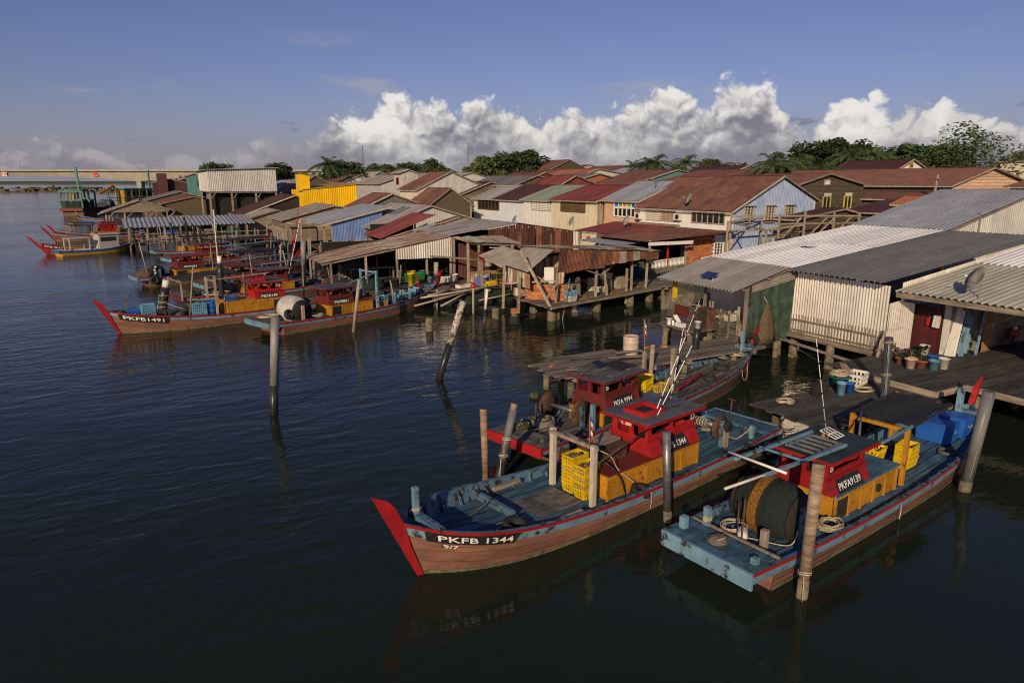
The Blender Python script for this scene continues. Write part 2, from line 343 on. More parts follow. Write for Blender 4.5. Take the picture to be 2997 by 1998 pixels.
M_LAND = mat('muddy_ground', (.10, .085, .06), (.05, .055, .03), .3, rough=.95)

# ---------------------------------------------------------------- small things
def tyre_mesh(R_=.31, r=.10, m=M_TYRE):
    mb = MB(); n, k = 22, 8; vs = []; fs = []
    for i in range(n):
        a = 2 * math.pi * i / n
        for j in range(k):
            b = 2 * math.pi * j / k; rr = R_ - r + r * (math.cos(b) if math.cos(b) < .8 else .8) ; vs.append((rr * math.cos(a), rr * math.sin(a), r * 1.05 * math.sin(b)))
    for i in range(n):
        for j in range(k): fs.append((i * k + j, ((i + 1) % n) * k + j, ((i + 1) % n) * k + (j + 1) % k, i * k + (j + 1) % k))
    return mb.add(vs, fs).mesh('tyre', m, True)
TYRE = tyre_mesh()
def tyre(label, loc, rot=(0, 0, 0), s=1.0, group=None):
    o = tag(obj('tyre', TYRE, None, loc), label, 'tyre', group); o.rotation_euler = rot; o.scale = (s, s, s); return o
def crate_mesh(m, L=.60, W=.41, H=.30, slots=True):
    """open fish crate with rim, ribs and slotted sides"""
    mb = MB(); l, w_ = L / 2, W / 2; t = .018; tp = .035
    mb.box(-l + tp, l - tp, -w_ + tp, w_ - tp, 0, .02)
    for sx, sy, n in ((1, 0, 4), (-1, 0, 4), (0, 1, 6), (0, -1, 6)):
        half = w_ if sx else l; off = l if sx else w_
        def pt(a, z, o=0):                       # a along the side, z height, tapering inward to the base
            k = 1 - (tp / off) * (1 - z / H); ka = 1 - (tp / half) * (1 - z / H)
            return (sx * (off * k + o), a * ka, z) if sx else (a * ka, sy * (off * k + o), z)
        def slab(a0, a1, z0, z1, o=0, th=t):
            q = [pt(a0, z0, o - th), pt(a1, z0, o - th), pt(a1, z0, o), pt(a0, z0, o), pt(a0, z1, o - th), pt(a1, z1, o - th), pt(a1, z1, o), pt(a0, z1, o)]
            mb.hexa(q)
        slab(-half, half, 0, .05); slab(-half, half, H * .80, H, .012, .03); slab(-half, half, H * .42, H * .54)
        for i in range(n + 1):
            a = -half + 2 * half * i / n; d = .022 if 0 < i < n else .04
            slab(max(-half, a - d), min(half, a + d), .05, H * .80, .004 if i in (0, n) else 0)
    return mb.mesh('crate', m)
CRATE_Y = crate_mesh(M_CRATE); CRATE_D = crate_mesh(M_CRATEDIRTY); CRATE_B = crate_mesh(M_PALEBLUE)
M_GREENP = mat('green_plastic', (.02, .22, .06), (.015, .15, .04), 2, rough=.5); M_TEALP = mat('teal_plastic', (.02, .13, .13), (.015, .08, .09), 2, rough=.5)
M_LILAC = mat('violet_plastic', (.17, .18, .52), (.13, .14, .4), 2, rough=.5); M_WPLAST = mat('off_white_plastic', (.66, .63, .56), (.52, .49, .43), 3, rough=.5)
M_TERRA = mat('terracotta', (.38, .13, .06), (.25, .09, .045), 4, rough=.85); M_PINKP = mat('pale_pink_pot', (.60, .40, .31), (.46, .3, .23), 3, rough=.7)
M_REDP = mat('red_plastic', (.50, .02, .02), (.36, .015, .015), 3, rough=.45)
CRATE_G = crate_mesh(M_GREENP); CRATE_T = crate_mesh(M_TEALP); CRATE_V = crate_mesh(M_LILAC); CRATE_W = crate_mesh(M_WPLAST)
def crate(label, loc, rz=0, me=CRATE_Y, group=None, s=1.0, tilt=0):
    o = tag(obj('fish_crate', me, None, loc, rz), label, 'crate', group)
    if s != 1.0: o.scale = (s, s, s)
    if tilt: o.rotation_euler = (tilt, 0, rz)
    return o
def rope_path(c, r, turns, jitter=.25, hgt=.12, n=16, seed=0):
    rg = random.Random(seed); pts = []
    for i in range(int(turns * n)):
        a = 2 * math.pi * i / n; rr = r * (1 - jitter * rg.random() - .35 * (i / (turns * n))); pts.append((c[0] + rr * math.cos(a) * 1.15, c[1] + rr * math.sin(a) * .9, c[2] + .02 + hgt * rg.random()))
    for _ in range(2): pts = [pts[0]] + [tuple((pts[i - 1][k] + 2 * pts[i][k] + pts[i + 1][k]) / 4 for k in range(3)) for i in range(1, len(pts) - 1)] + [pts[-1]]
    return pts
def rope_coil(label, c, r=.35, turns=6, m=M_ROPE, rr=.016, hgt=.14, seed=1, group=None):
    mb = MB(); b = (0, 0, 0); mb.tube(rope_path(b, r, turns, .25, hgt, 14, seed), rr, 5)
    o = mb.build('rope_coil', m, None, True); o.location = c; return tag(o, label, 'rope', group)
def rope_line(label, pts, m=M_ROPE, r=.014, name='rope', cat='rope'):
    p = [Vector(q) for q in pts]; out = []
    for i in range(len(p) - 1):
        a, b, c_, d = p[max(i - 1, 0)], p[i], p[i + 1], p[min(i + 2, len(p) - 1)]
        for k in range(6):
            t = k / 6; out.append(.5 * ((2 * b) + (c_ - a) * t + (2 * a - 5 * b + 4 * c_ - d) * t * t + (3 * b - a - 3 * c_ + d) * t ** 3))
    out.append(p[-1]); o0 = out[0].copy()
    o = MB().tube([q - o0 for q in out], r, 5).build(name, m, None, True); o.location = o0; return tag(o, label, cat)
def bucket(label, loc, m, r=.16, h=.34, name='bucket', cat='bucket', handle=True, group=None, lid=False):
    t = thing(name, label, cat, loc, rnd(0, 6), group); k = .80
    MB().lathe([(r * k, 0), (r * .97, h * .9), (r * 1.06, h * .9), (r * 1.06, h), (r * .93, h), (r * k * .9, .03)], 16).build('tub', m, t, True)
    if lid: MB().lathe([(r * 1.08, h), (r * 1.08, h + .03), (r * .9, h + .035)], 16).build('lid', m, t)
    elif handle: MB().tube([(r * math.cos(a) * 1.04, .02 + r * .25 * math.sin(a), h * .93 - r * .7 * math.sin(a) * .2 + .10 * math.sin(a)) for a in [math.pi * i / 8 for i in range(9)]], .007, 5).build('handle', M_STEEL, t)
    return t
def drum(label, loc, m, r=.22, h=.5, name='barrel', cat='barrel', group=None):
    t = thing(name, label, cat, loc, 0, group)
    MB().lathe([(r * .94, 0), (r, .03), (r, h * .33), (r * 1.03, h * .35), (r, h * .37), (r, h * .66), (r * 1.03, h * .68), (r, h * .7), (r, h - .03), (r * .96, h), (r * .9, h), (r * .88, h - .04)], 18).build('body', m, t, True)
    MB().lathe([(r * .2, h - .035), (r * .2, h - .01), (r * .1, h - .01)], 8, (r * .5, 0, 0)).build('bung', m, t); return t

# ---------------------------------------------------------------- boats
def panel(mb, o, ux, uz, W, H, holes, th=.04, nrm=None, cham=.0):
    """upright board W x H with rectangular openings (u0,u1,v0,v1), corners cut by cham"""
    o, ux, uz = Vector(o), Vector(ux).normalized(), Vector(uz).normalized(); n = Vector(nrm) if nrm else ux.cross(uz)
    def blk(u0, u1, v0, v1):
        if u1 - u0 < 1e-4 or v1 - v0 < 1e-4: return
        q = [o + ux * a + uz * b for a, b in ((u0, v0), (u1, v0), (u1, v1), (u0, v1))]; mb.poly(q, th, n)
    us = sorted({0, W} | {h[0] for h in holes} | {h[1] for h in holes})
    for a, b in zip(us, us[1:]):
        hs = sorted([h for h in holes if h[0] <= a + 1e-6 and h[1] >= b - 1e-6], key=lambda h: h[2]); v = 0
        for h in hs: blk(a, b, v, h[2]); v = h[3]
        blk(a, b, v, H)
    if cham:
        for u0, u1, v0, v1 in holes:
            for cu, cv, su, sv in ((u0, v0, 1, 1), (u1, v0, -1, 1), (u0, v1, 1, -1), (u1, v1, -1, -1)):
                q = [(cu, cv), (cu + su * cham, cv), (cu + su * cham * .3, cv + sv * cham * .3), (cu, cv + sv * cham)]
                mb.poly([o + ux * a + uz * b for a, b in q], th, n)
    return mb
class Boat:
    def __init__(s, label, stern, bow, beam=2.3, g0=.62, gb=.75, gs=.14, hull=M_HULL, strake=M_STRAKE, rail=M_RED, deck=M_DECK, inner=M_BLUE, stem=M_RED, transom=None,
                 stem_h=.95, stem_f=.75, rake=.62, platform=.9, detail=True, name='fishing_boat', deckz=None, sh=.24, full=6.0):
        s.full = full
        s.stern, s.bow = Vector((*stern[:2], 0)), Vector((*bow[:2], 0)); d = s.bow - s.stern; s.L = L = d.length; s.rz = math.atan2(d.y, d.x); s.B = beam / 2
        s.g0, s.gb, s.gs, s.rake = g0, gb, gs, rake; s.ax = d.normalized(); s.lat = Vector((-s.ax.y, s.ax.x, 0))
        s.o = o = thing(name, label, 'boat', (stern[0], stern[1], 0), s.rz, 'fishing boats moored along the jetties')
        N = 30 if detail else 16; ts = [1 - (1 - i / N) ** 1.5 for i in range(N + 1)]; s.sh = sh
        # lower hull planks
        t0 = platform / L; tl = [t0 + (1 - t0) * t for t in ts]; np_ = 4 if detail else 2
        for sd in (1, -1):
            for k in range(np_):
                mb = MB()
                def line(fr, off):
                    out = []
                    for t in tl:
                        dz = sh + (s.zg(t) + .3 - sh) * fr; x, y, z = s.side(t, dz); out.append((x, sd * max(.012, y - .03 + off), z))
                    return out
                a, b = line(k / np_, .012 if k else 0), line((k + 1) / np_, 0)
                mb.strip(a, b, sd < 0); mb.build('hull_plank', hull, o, True)
        for sd in (1, -1):
            mb = MB(); A = []; Bq = []
            for i, t in enumerate(tl):
                for lst, zz_ in ((A, .09 + .035 * math.sin(i * 2.1)), (Bq, -.15)): x, y, z = s.side(t, s.zg(t) - zz_); lst.append((x, sd * max(.016, y - .004), z))
            mb.strip(A, Bq, sd < 0); mb.build('weed_line', M_WEED, o, True)
        x0 = platform; zz = s.zg(0)
        mb = MB(); a = s.side(t0, sh); b = s.side(t0, zz + .25); mb.poly([(x0, -a[1] + .03, zz - sh), (x0, a[1] - .03, zz - sh), (x0, b[1] - .03, -.25), (x0, -b[1] + .03, -.25)]); mb.build('transom', hull, o)
        # strake, rub rail, cap
        for sd in (1, -1):
            for nm, d0, d1, off, m in (('strake', .07, sh, .0, strake), ('rub_rail', -.01, .08, .035, rail)):
                mb = MB(); A = []; Bq = []; C = []
                for t in ts:
                    x, y, z = s.side(t, d0); A.append((x, sd * (y + off), z)); x, y, z = s.side(t, d1); Bq.append((x, sd * (y + off), z)); C.append((x, sd * max(0, y - .05), z))
                mb.strip(A, Bq, sd < 0); mb.strip(Bq, C, sd < 0)
                mb.build(nm, m, o, True)
            mb = MB(); A = []; Bq = []
            for t in ts: x, y, z = s.side(t, 0); A.append((x, sd * (y + .035), z + .012)); Bq.append((x, sd * max(0, y - .07), z + .012))
            mb.strip(A, Bq, sd > 0); mb.build('gunwale', inner, o)
            mb = MB(); A = []; Bq = []
            for t in ts: x, y, z = s.side(t, 0); A.append((x, sd * max(0, y - .07), z + .012)); x2, y2, z2 = s.side(t, s.bul(t)); Bq.append((x2, sd * max(0, y2 - .06), z2 - .03))
            mb.strip(A, Bq, sd > 0); mb.build('bulwark', inner, o)
            if detail:
                t = .14
                while t < .93:
                    x, y, z = s.side(t, 0); bu = s.bul(t)
                    if bu > .1 and y > .25: mb = MB(); x2, y2, z2 = s.side(t, bu); mb.beam((x, sd * (y - .09), z - .01), (x2, sd * (y2 - .09), z - bu - .02), .07, .05, (1, 0, 0)); mb.build('rib', inner, o)
                    t += .62 / L
        mb = MB(); y = s.hb(0) + .03; z = s.zg(0); mb.box(-.05, .02, -y, y, z - sh - .06, z + .015); mb.build('stern_board', transom or strake, o)
        # deck planks
        nd = 9 if detail else 5
        s.deckm = deck
        for k in range(nd):
            f0, f1 = -1 + 2 * k / nd, -1 + 2 * (k + 1) / nd; mb = MB(); A, Bq = [], []
            for t in ts:
                if t > .965: break
                h = max(.02, s.side(t, s.bul(t))[1] - .05); yy = s.B * 1.0
                g = .012; A.append((t * L, max(-h, min(h, f0 * yy + g)), s.zd(t))); Bq.append((t * L, max(-h, min(h, f1 * yy - g)), s.zd(t)))
            mb.strip(Bq, A); mb.build('deck_plank', deck, o)
        if platform and detail:                                  # raised stern planks across
            for k in range(4): mb = MB(); mb.box(.03 + k * platform / 4, .03 + (k + 1) * platform / 4 - .015, -s.hb(0) + .06, s.hb(0) - .06, s.zg(0) - .05, s.zg(0) + .004 * (k % 2)); mb.build('stern_plank', deck, o)
        # stem post: straight raked front edge, deepest at the gunwale
        zt = s.zg(1); xt, z1 = L + stem_f, zt + stem_h; xf = L - rake * zt + .04; sl = (xt - xf) / z1
        mb = MB(); vs = []; fs = []
        for z, dp, wd in ((-.35, .10, .045), (.1, .12, .055), (zt * .55, .17, .065), (zt, .30, .08), (zt + stem_h * .55, .30, .08), (z1, .30, .055)):
            x = xf + sl * z
            for yy, xx in ((-wd * .5, x + .03), (wd * .5, x + .03), (wd, x - dp), (-wd, x - dp)): vs.append((xx, yy, z - (.17 if z == z1 and xx < x else 0)))
        for i in range(5):
            for k in range(4): fs.append((i * 4 + k, i * 4 + (k + 1) % 4, i * 4 + 4 + (k + 1) % 4, i * 4 + 4 + k))
        fs += [(3, 2, 1, 0), (20, 21, 22, 23)]; mb.add(vs, fs).build('stem_post', stem, o)
        if detail: mb = MB(); tb = .955; mb.beam((tb * L, -s.hb(tb) + .0, s.zg(tb)), (tb * L, s.hb(tb), s.zg(tb)), .12, .12); mb.build('breast_beam', inner, o)
    def hb(s, t):
        if t < .45: return s.B * (.88 + .12 * math.sin(t / .45 * math.pi / 2))
        u = (t - .45) / .55; return max(.03, s.B * (1 - u ** s.full))
    def zg(s, t): return s.g0 + s.gs * max(0, 1 - t / .35) ** 2 + s.gb * max(0, (t - .42) / .58) ** 2.1
    def bul(s, t): return max(.04, min(.16 + .32 * max(0, (t - .45) / .55), s.zg(t)))
    def zd(s, t): return s.zg(t) - s.bul(t)
    def side(s, t, dz):
        f = max(0, (t - .6) / .4)
        return (t * s.L - s.rake * dz * f ** 2, max(.02, s.hb(t) * (1 - (.10 + .42 * f ** 1.5) * min(1, dz / 1.3)) - .04 * dz), s.zg(t) - dz)
    def W(s, x, y, z): p = s.stern + s.ax * x + s.lat * y; return Vector((p.x, p.y, z))
    def floor(s, x): return s.zd(x / s.L)
    def bow_name(s, txt, sd, t0=.955, h=.17, board=1.9, extra=None):
        """black board and number painted along the bow, following the planking"""
        def at(u, dz, off):
            t = t0 - u / s.L; x, y, z = s.side(t, dz); return (x, sd * (y + off), z)
        mb = MB(); n = 14; mb.strip([at(board * i / n, .075, .034) for i in range(n + 1)], [at((board - .16) * i / n, .075 + h * 1.75, .034) for i in range(n + 1)], sd > 0)
        b = mb.build('name_board', M_BLACKB, s.o, True)
        v, f, wd = text2d(txt, h); k = (board * .80) / wd
        u = lambda p: .2 + p[0] * k
        if sd < 0: u = lambda p: .2 + p[0] * k
        mb = MB(); mb.add([at(u(p), .075 + h * 1.38 - p[1], .042) for p in v], f); mb.build('lettering', M_WHITE, b)
        if extra:
            v, f, wd = text2d(extra, .1); mb = MB(); mb.add([at(.28 + p[0] * k, .075 + h * 2.6 - p[1], .035) for p in v], f); mb.build('lettering', M_WHITE, s.o)
    def wheelhouse(s, x0, x1, hw, zb, h=1.25, col=M_RED, roof=M_ROOFGREY, txt=None, mark='B', over=.28, skirt=.45, face=-1, tilt=.03, hatch=True, trim=None, mark_x=None, board_len=1.05, holes=2, yo=0, sk_out=.16, th_=.17):
        o = s.o; trim = trim or col; zb0 = zb; L_ = x1 - x0; W_ = 2 * hw
        mb = MB(); sill = skirt + .12
        hs = []; n = holes; g = (L_ - .16) / n
        for k in range(n): hs.append((.10 + k * g + .03, .10 + (k + 1) * g - .09, sill + .08, h - .10))
        panel(mb, (x0, yo - hw, zb), (1, 0, 0), (0, 0, 1), L_, h, hs, .045, (0, 1, 0), .11)
        panel(mb, (x0, yo + hw, zb), (1, 0, 0), (0, 0, 1), L_, h, hs, .045, (0, -1, 0), .11)
        eh = [(.14, W_ / 2 - .06, sill, h - .12), (W_ / 2 + .06, W_ - .14, sill, h - .12)]
        panel(mb, (x0, yo - hw + .045, zb), (0, 1, 0), (0, 0, 1), W_ - .09, h, eh, .045, (1, 0, 0), .08)
        panel(mb, (x1, yo - hw + .045, zb), (0, 1, 0), (0, 0, 1), W_ - .09, h, eh, .045, (-1, 0, 0), .08)
        wh = mb.build('wheelhouse', col, o)
        mb = MB()                                                       # flared skirt and ledge
        for sd in (-1, 1):
            y = yo + sd * hw
            mb.hexa([(x0 - .02, y + sd * sk_out, zb), (x1 + .02, y + sd * sk_out, zb), (x1 + .02, y + sd * .01, zb), (x0 - .02, y + sd * .01, zb), (x0 - .02, y + sd * .035, zb + skirt), (x1 + .02, y + sd * .035, zb + skirt), (x1 + .02, y + sd * .01, zb + skirt), (x0 - .02, y + sd * .01, zb + skirt)])
            mb.box(x0 - .05, x1 + .05, min(y, y + sd * .07), max(y, y + sd * .07), zb + skirt + .02, zb + skirt + .08)
        mb.build('skirt', col, wh)
        MB().box(x0 + .06, x1 - .06, yo - hw + .06, yo + hw - .06, zb - .02, zb + .03).build('floor_board', M_DARKIN, wh)
        zr = zb + h; a = over; mb = MB(); mb.hexa([(x0 - a, yo - hw - a * .8, zr), (x1 + a, yo - hw - a * .8, zr), (x1 + a, yo + hw + a * .8, zr), (x0 - a, yo + hw + a * .8, zr), (x0 - a, yo - hw - a * .8, zr + .07), (x1 + a, yo - hw - a * .8, zr + .07), (x1 + a, yo + hw + a * .8, zr + .07), (x0 - a, yo + hw + a * .8, zr + .07)])
        mb.build('roof', roof, wh)
        mb = MB()
        for sd in (-1, 1): y = yo + sd * (hw + a * .8); mb.box(x0 - a - .012, x1 + a + .012, min(y, y + sd * .025), max(y, y + sd * .025), zr - .03, zr + .055)
        for xx in (x0 - a, x1 + a): mb.box(xx - .025, xx + .025, yo - hw - a * .8 + .002, yo + hw + a * .8 - .002, zr - .03, zr + .05)
        mb.build('roof_edge', trim, wh)
        if hatch:
            xm = (x0 + x1) / 2 + .45; mb = MB()
            for p, q in (((xm - .42, yo - .36), (xm + .42, yo - .36)), ((xm - .42, yo + .36), (xm + .42, yo + .36)), ((xm - .42, yo - .36), (xm - .42, yo + .36)), ((xm + .42, yo - .36), (xm + .42, yo + .36))): mb.beam((*p, zr + .13), (*q, zr + .13), .09, .12)
            mb.build('roof_hatch', trim, wh); MB().box(xm - .36, xm + .36, yo - .3, yo + .3, zr + .072, zr + .078).build('hatch_opening', M_DARKIN, wh)  # dark plate on the roof paints the shade of an open hatch
            MB().hexa([(xm - 1.25, yo - .40, zr + .12), (xm - .45, yo - .40, zr + .16), (xm - .45, yo + .36, zr + .16), (xm - 1.25, yo + .36, zr + .12), (xm - 1.25, yo - .40, zr + .17), (xm - .45, yo - .40, zr + .21), (xm - .45, yo + .36, zr + .21), (xm - 1.25, yo + .36, zr + .17)]).build('hatch_cover', roof, wh)
        if txt:
            y = yo + face * (hw + sk_out * .72) ; bl = board_len
            for sd in (face,):
                xs = (x0 + L_ / 2 - bl / 2, x0 + L_ / 2 + bl / 2); zt_ = zb - .02 + .30; 
                y0_, y1_ = yo + sd * (hw + sk_out + .012), yo + sd * (hw + .035 + (sk_out - .035) * (1 - .34 / skirt) + .016)
                b = MB(); b.poly([(xs[0], y0_, zb), (xs[1], y0_, zb), (xs[1] - (.12 if sd < 0 else 0), y1_, zb + .34), (xs[0] + (.12 if sd > 0 else 0), y1_, zb + .34)], .012, (0, sd, 0)); b = b.build('name_board', M_BLACKB, o)
                dv = Vector((0, y1_ - y0_, .34)).normalized(); ux = Vector((1, 0, 0)) if sd < 0 else Vector((-1, 0, 0))
                v, f, wd = text2d(txt, th_); k = min(1.25, (bl * .86) / wd); st = Vector((xs[0] if sd < 0 else xs[1], y0_ + sd * .016, zb)) + ux * bl * .04 + dv * .085
                text_on(txt, th_, st, ux, dv, b, stretch=k)
        if mark:
            y = yo + face * (hw + .004); mx = mark_x if mark_x is not None else (x0 + .085); ux = Vector((1, 0, 0)) if face < 0 else Vector((-1, 0, 0))
            mp = MB(); c_ = (mx, y, zb + h - .22); mp.poly([(c_[0] + .10 * math.cos(q), y, c_[2] + .14 * math.sin(q)) for q in [math.pi * 2 * i / 14 for i in range(14)]], .006, (0, face, 0)); pl = mp.build('mark_plate', M_BLACKB, wh)
            v, f, wd = text2d(mark, .19); text_on(mark, .19, Vector(c_) - ux * wd / 2 + Vector((0, face * .012, -.095)), ux, (0, 0, 1), o)
        return wh
    def engine_box(s, x0, x1, hw, z0, h, m=M_YEL, lid=None, n=4, yo=0, open_bays=()):
        b = MB(); b.box(x0 + .03, x1 - .03, yo - hw + .03, yo + hw - .03, z0, z0 + h - .04); eb = b.build('engine_box', m, s.o)
        g = (x1 - x0) / n
        for sd in (-1, 1):
            y = yo + sd * hw
            for k in range(n):
                q = MB(); q.box(x0 + k * g + .05, x0 + (k + 1) * g - .05, min(y - sd * .03, y + sd * .004), max(y - sd * .03, y + sd * .004), z0 + .06, z0 + h - .1); q.build('box_panel', M_DARKIN if k in open_bays else m, eb)  # solid near-black panel paints the shade inside an open bay
            q = MB()
            for k in range(n + 1): xx = x0 + k * g; q.box(xx - .04, xx + .04, min(y - sd * .03, y + sd * .022), max(y - sd * .03, y + sd * .022), z0, z0 + h - .05)
            q.box(x0 - .02, x1 + .02, min(y - sd * .03, y + sd * .026), max(y - sd * .03, y + sd * .026), z0 + h - .14, z0 + h - .052); q.build('box_frame', m, eb)
        q = MB(); q.box(x0 - .05, x1 + .05, yo - hw - .05, yo + hw + .05, z0 + h - .05, z0 + h); q.build('box_lid', lid or m, eb); return eb
    def post(s, x, y, z0, z1, w=.11, m=M_WOOD, name='post', x2=None, y2=None): return MB().beam((x, y, z0), (x if x2 is None else x2, y if y2 is None else y2, z1), w, w).build(name, m, s.o)
    def bar(s, p, q, w=.08, m=M_WOOD, name='crossbar', h=None): return MB().beam(p, q, w, h or w).build(name, m, s.o)
    def pole(s, p, q, r=.022, m=M_WHITE, name='rod', stripes=0, r2=None):
        mb = MB(); mb.tube([p, q], [r, r2 or r], 6); o = mb.build(name, m, s.o, True)
        p, q = Vector(p), Vector(q)
        if stripes:
            mb = MB()
            for k in range(stripes): a = (k + .35) / stripes; mb.tube([p.lerp(q, a), p.lerp(q, a + .13 / stripes)], r * 1.2, 6)
            mb.build('rod_band', M_BLACKB, o, True)['kind'] = 'stuff'
        return o
    def reel(s, x, y0, y1, z, R_=.42, axle=.10, m=M_RUSTM, am=M_STEEL, posts=True):
        mb = MB(); Mx = Matrix.Rotation(R(90), 3, 'X'); mb.lathe([(axle, y0), (axle, y1)], 12, (x, 0, z), Matrix(((1, 0, 0), (0, 0, 1), (0, 1, 0)))); ax = mb.build('winch_axle', am, s.o, True)
        for y in (y0, y1):
            mb = MB(); mb.lathe([(axle, -.025), (R_, -.025), (R_, .025), (axle, .025)], 22, (x, y, z), Matrix(((1, 0, 0), (0, 0, 1), (0, 1, 0)))); mb.build('winch_disc', m, ax, True)
        if posts:
            for y in (y0 - .1, y1 + .1): MB().beam((x, y, s.floor(x) - .02), (x, y, z + .25), .11, .15).build('winch_post', M_BLUE, s.o)
        return ax
    def awning(s, x0, x1, hw, z, zp0, m=M_TARP, pm=M_YEL, dz=.12, pw=.08, yo=0, posts=((0, -1), (0, 1), (1, -1), (1, 1))):
        mb = MB(); nx, ny = 8, 8; vs, fs = [], []
        for i in range(nx + 1):
            for j in range(ny + 1):
                a, b = i / nx, j / ny; vs.append((x0 + (x1 - x0) * a, yo - hw + 2 * hw * b, z + dz * a - .10 * math.sin(a * math.pi * 2) ** 2 * .6 - .05 * math.sin(b * 3.1) + .05 * math.sin(b * 9 + a * 3)))
        for i in range(nx):
            for j in range(ny): k = i * (ny + 1) + j; fs.append((k, k + 1, k + ny + 2, k + ny + 1))
        mb.add(vs, fs); aw = mb.build('awning', m, s.o, True)
        for sd in (-1, 1): MB().tube([(x0, yo + sd * hw, z - .05), (x1, yo + sd * hw, z + dz - .05)], .035, 6).build('awning_pole', m, aw)
        for e, sd in posts: s.post(x0 if not e else x1, yo + sd * (hw - .05), s.floor(x0 if not e else x1) - .03, z - .03 + dz * e, pw, pm, 'awning_post')
        for e in (0, 1): s.bar((x0 if not e else x1, yo - hw, z - .13 + dz * e), (x0 if not e else x1, yo + hw, z - .13 + dz * e), pw * .9, pm, 'awning_bar')
        return aw
def net_drum(b, x, y0, y1, z, R_=.62, band=None, cover=M_NET):
    """drum of wound net between two flanges on posts"""
    Mx = Matrix(((1, 0, 0), (0, 0, 1), (0, 1, 0))); W_ = y1 - y0; rg = random.Random(5)
    mb = MB(); prof = []; n = 14
    for i in range(n + 1): a = i / n; prof.append((R_ * (.80 + .20 * math.sin(a * math.pi) ** .6) * (1 + .05 * rg.uniform(-1, 1)), y0 + W_ * a))
    mb.lathe(prof, 26, (x, 0, z), Mx); mb.v = [(x + (v[0] - x) * (1 + .05 * math.sin(i * 1.9)), v[1], z + (v[2] - z) * (1 + .05 * math.sin(i * 2.7))) for i, v in enumerate(mb.v)]; d = mb.build('net_drum', cover, b.o, True)
    for yy in (y0 - .05, y1 + .05): MB().lathe([(.05, -.015), (R_ * .84, -.015), (R_ * .84, .015), (.05, .015)], 24, (x, yy, z), Mx).build('drum_flange', M_DARKIN, d, True)
    if band:
        mb = MB(); k0, k1 = band; pr = [(R_ * (.895 + .20 * math.sin((k0 + (k1 - k0) * i / 4) * math.pi) ** .6), y0 + W_ * (k0 + (k1 - k0) * i / 4)) for i in range(5)]
        mb.lathe(pr, 26, (x, 0, z), Mx, cap=False); mb.build('net_band', M_ORNET, d, True)
    for yy in (y0 - .16, y1 + .16): MB().beam((x, yy, b.floor(x) - .03), (x, yy, z + .28), .13, .18).build('drum_post', M_BLUE, b.o)
    return d
def flag(label, p, h=1.1, m=None, lean=(.1, .1)):
    t = thing('flag', label, 'flag', p); MB().tube([(0, 0, 0), (lean[0], lean[1], h)], .012, 5).build('staff', M_WOOD, t)
    e = Vector((lean[0], lean[1], h)); m_r = M_REDP; 
    for k in range(5):
        mb = MB(); a = []; c_ = []
        for j in range(6): u = j / 5; a.append(e + Vector((.13 * u + .03 * math.sin(u * 5), .05 * math.sin(u * 7), -.10 * k * 1.2 - .25 * u))); c_.append(e + Vector((.13 * u + .03 * math.sin(u * 5), .05 * math.sin(u * 7), -.10 * (k + 1) * 1.2 - .25 * u)))
        mb.strip(a, c_); mb.build('stripe', [m_r, M_WPLAST][k % 2] if k else MATS['blue_plastic'], t, True)
    return t

# ================================================================ the three near boats
# ---- PKFB 1344, bow towards open water
b1 = Boat('blue-decked boat numbered PKFB 1344 on its bow, with red wheelhouse and stacked yellow crates', (17.45, 15.75), (4.2, 12.95), 2.85, g0=.66, gb=.72, gs=.06, stem_h=.82, stem_f=.66, rake=.30, full=7.5, sh=.30)
b1.bow_name('PKFB 1344', 1, t0=.978, extra='9/7', board=1.95, h=.16)
b1.engine_box(4.15, 8.0, .82, .48, .74, M_YEL, M_DKRED, 5, yo=.1)
wh = b1.wheelhouse(4.15, 6.25, .64, 1.22, .92, M_RED, M_ROOFGREY, 'PKFB 1344', 'D', .24, .34, 1, yo=.1, sk_out=.22, board_len=1.15, mark_x=4.25)
mb = MB(); mb.box(6.44, 6.47, -.02, .32, 2.0, 2.16); lb = mb.build('lamp_box', mat('lamp_plate', (.62, .42, .25), (.4, .25, .16), 8), wh); MB().box(6.471, 6.49, .05, .14, 2.02, 2.13).build('tail_lamp', M_REDP, b1.o)
for k in range(6): MB().box(8.55 + k * .29, 8.55 + k * .29 + .275, -.52, .52, b1.floor(9.3) - .005, b1.floor(9.3) + .035).build('hatch_board', M_DECKGREY, b1.o)
b1.post(8.5, .86, b1.floor(8.5) - .03, 2.12, .13, mat('whitewashed_post', (.55, .50, .40), (.35, .30, .23), 3, (3, 3, .7)), 'crate_post'); b1.post(8.35, -.78, b1.floor(8.4) - .03, 2.1, .13, MATS['whitewashed_post'], 'crate_post')
b1.bar((8.42, -.80, 2.02), (8.5, .98, 2.06), .09, M_WOODX, 'crossbar'); b1.pole((8.45, .9, 1.62), (6.2, .75, 2.0), .022, M_RUSTM, 'hand_rail')
b1.pole((8.2, -.82, 2.09), (8.5, .3, 2.13), .03, M_GREYPIPE, 'lamp_tube')
b1.bar((10.65, -1.30, b1.floor(10.6) + .16), (10.6, .25, b1.floor(10.6) + .13), .10, M_BLUE, 'thwart', .2)
b1.post(13.0, -.30, 1.0, 1.95, .12, M_STRAKE, 'bitt'); b1.bar((13.0, -.55, 1.26), (13.0, .55, 1.26), .12, M_BLUE, 'bow_beam')
b1.pole((6.1, .4, 1.25), (3.75, .4, 5.2), .016, M_WHITE, 'rod', 7, .009); b1.pole((5.65, .55, 2.17), (4.3, .62, 4.0), .015, M_WHITE, 'rod', 3); b1.pole((4.2, -.1, 2.15), (3.75, -.1, 4.3), .013, M_WHITE, 'rod', 5)
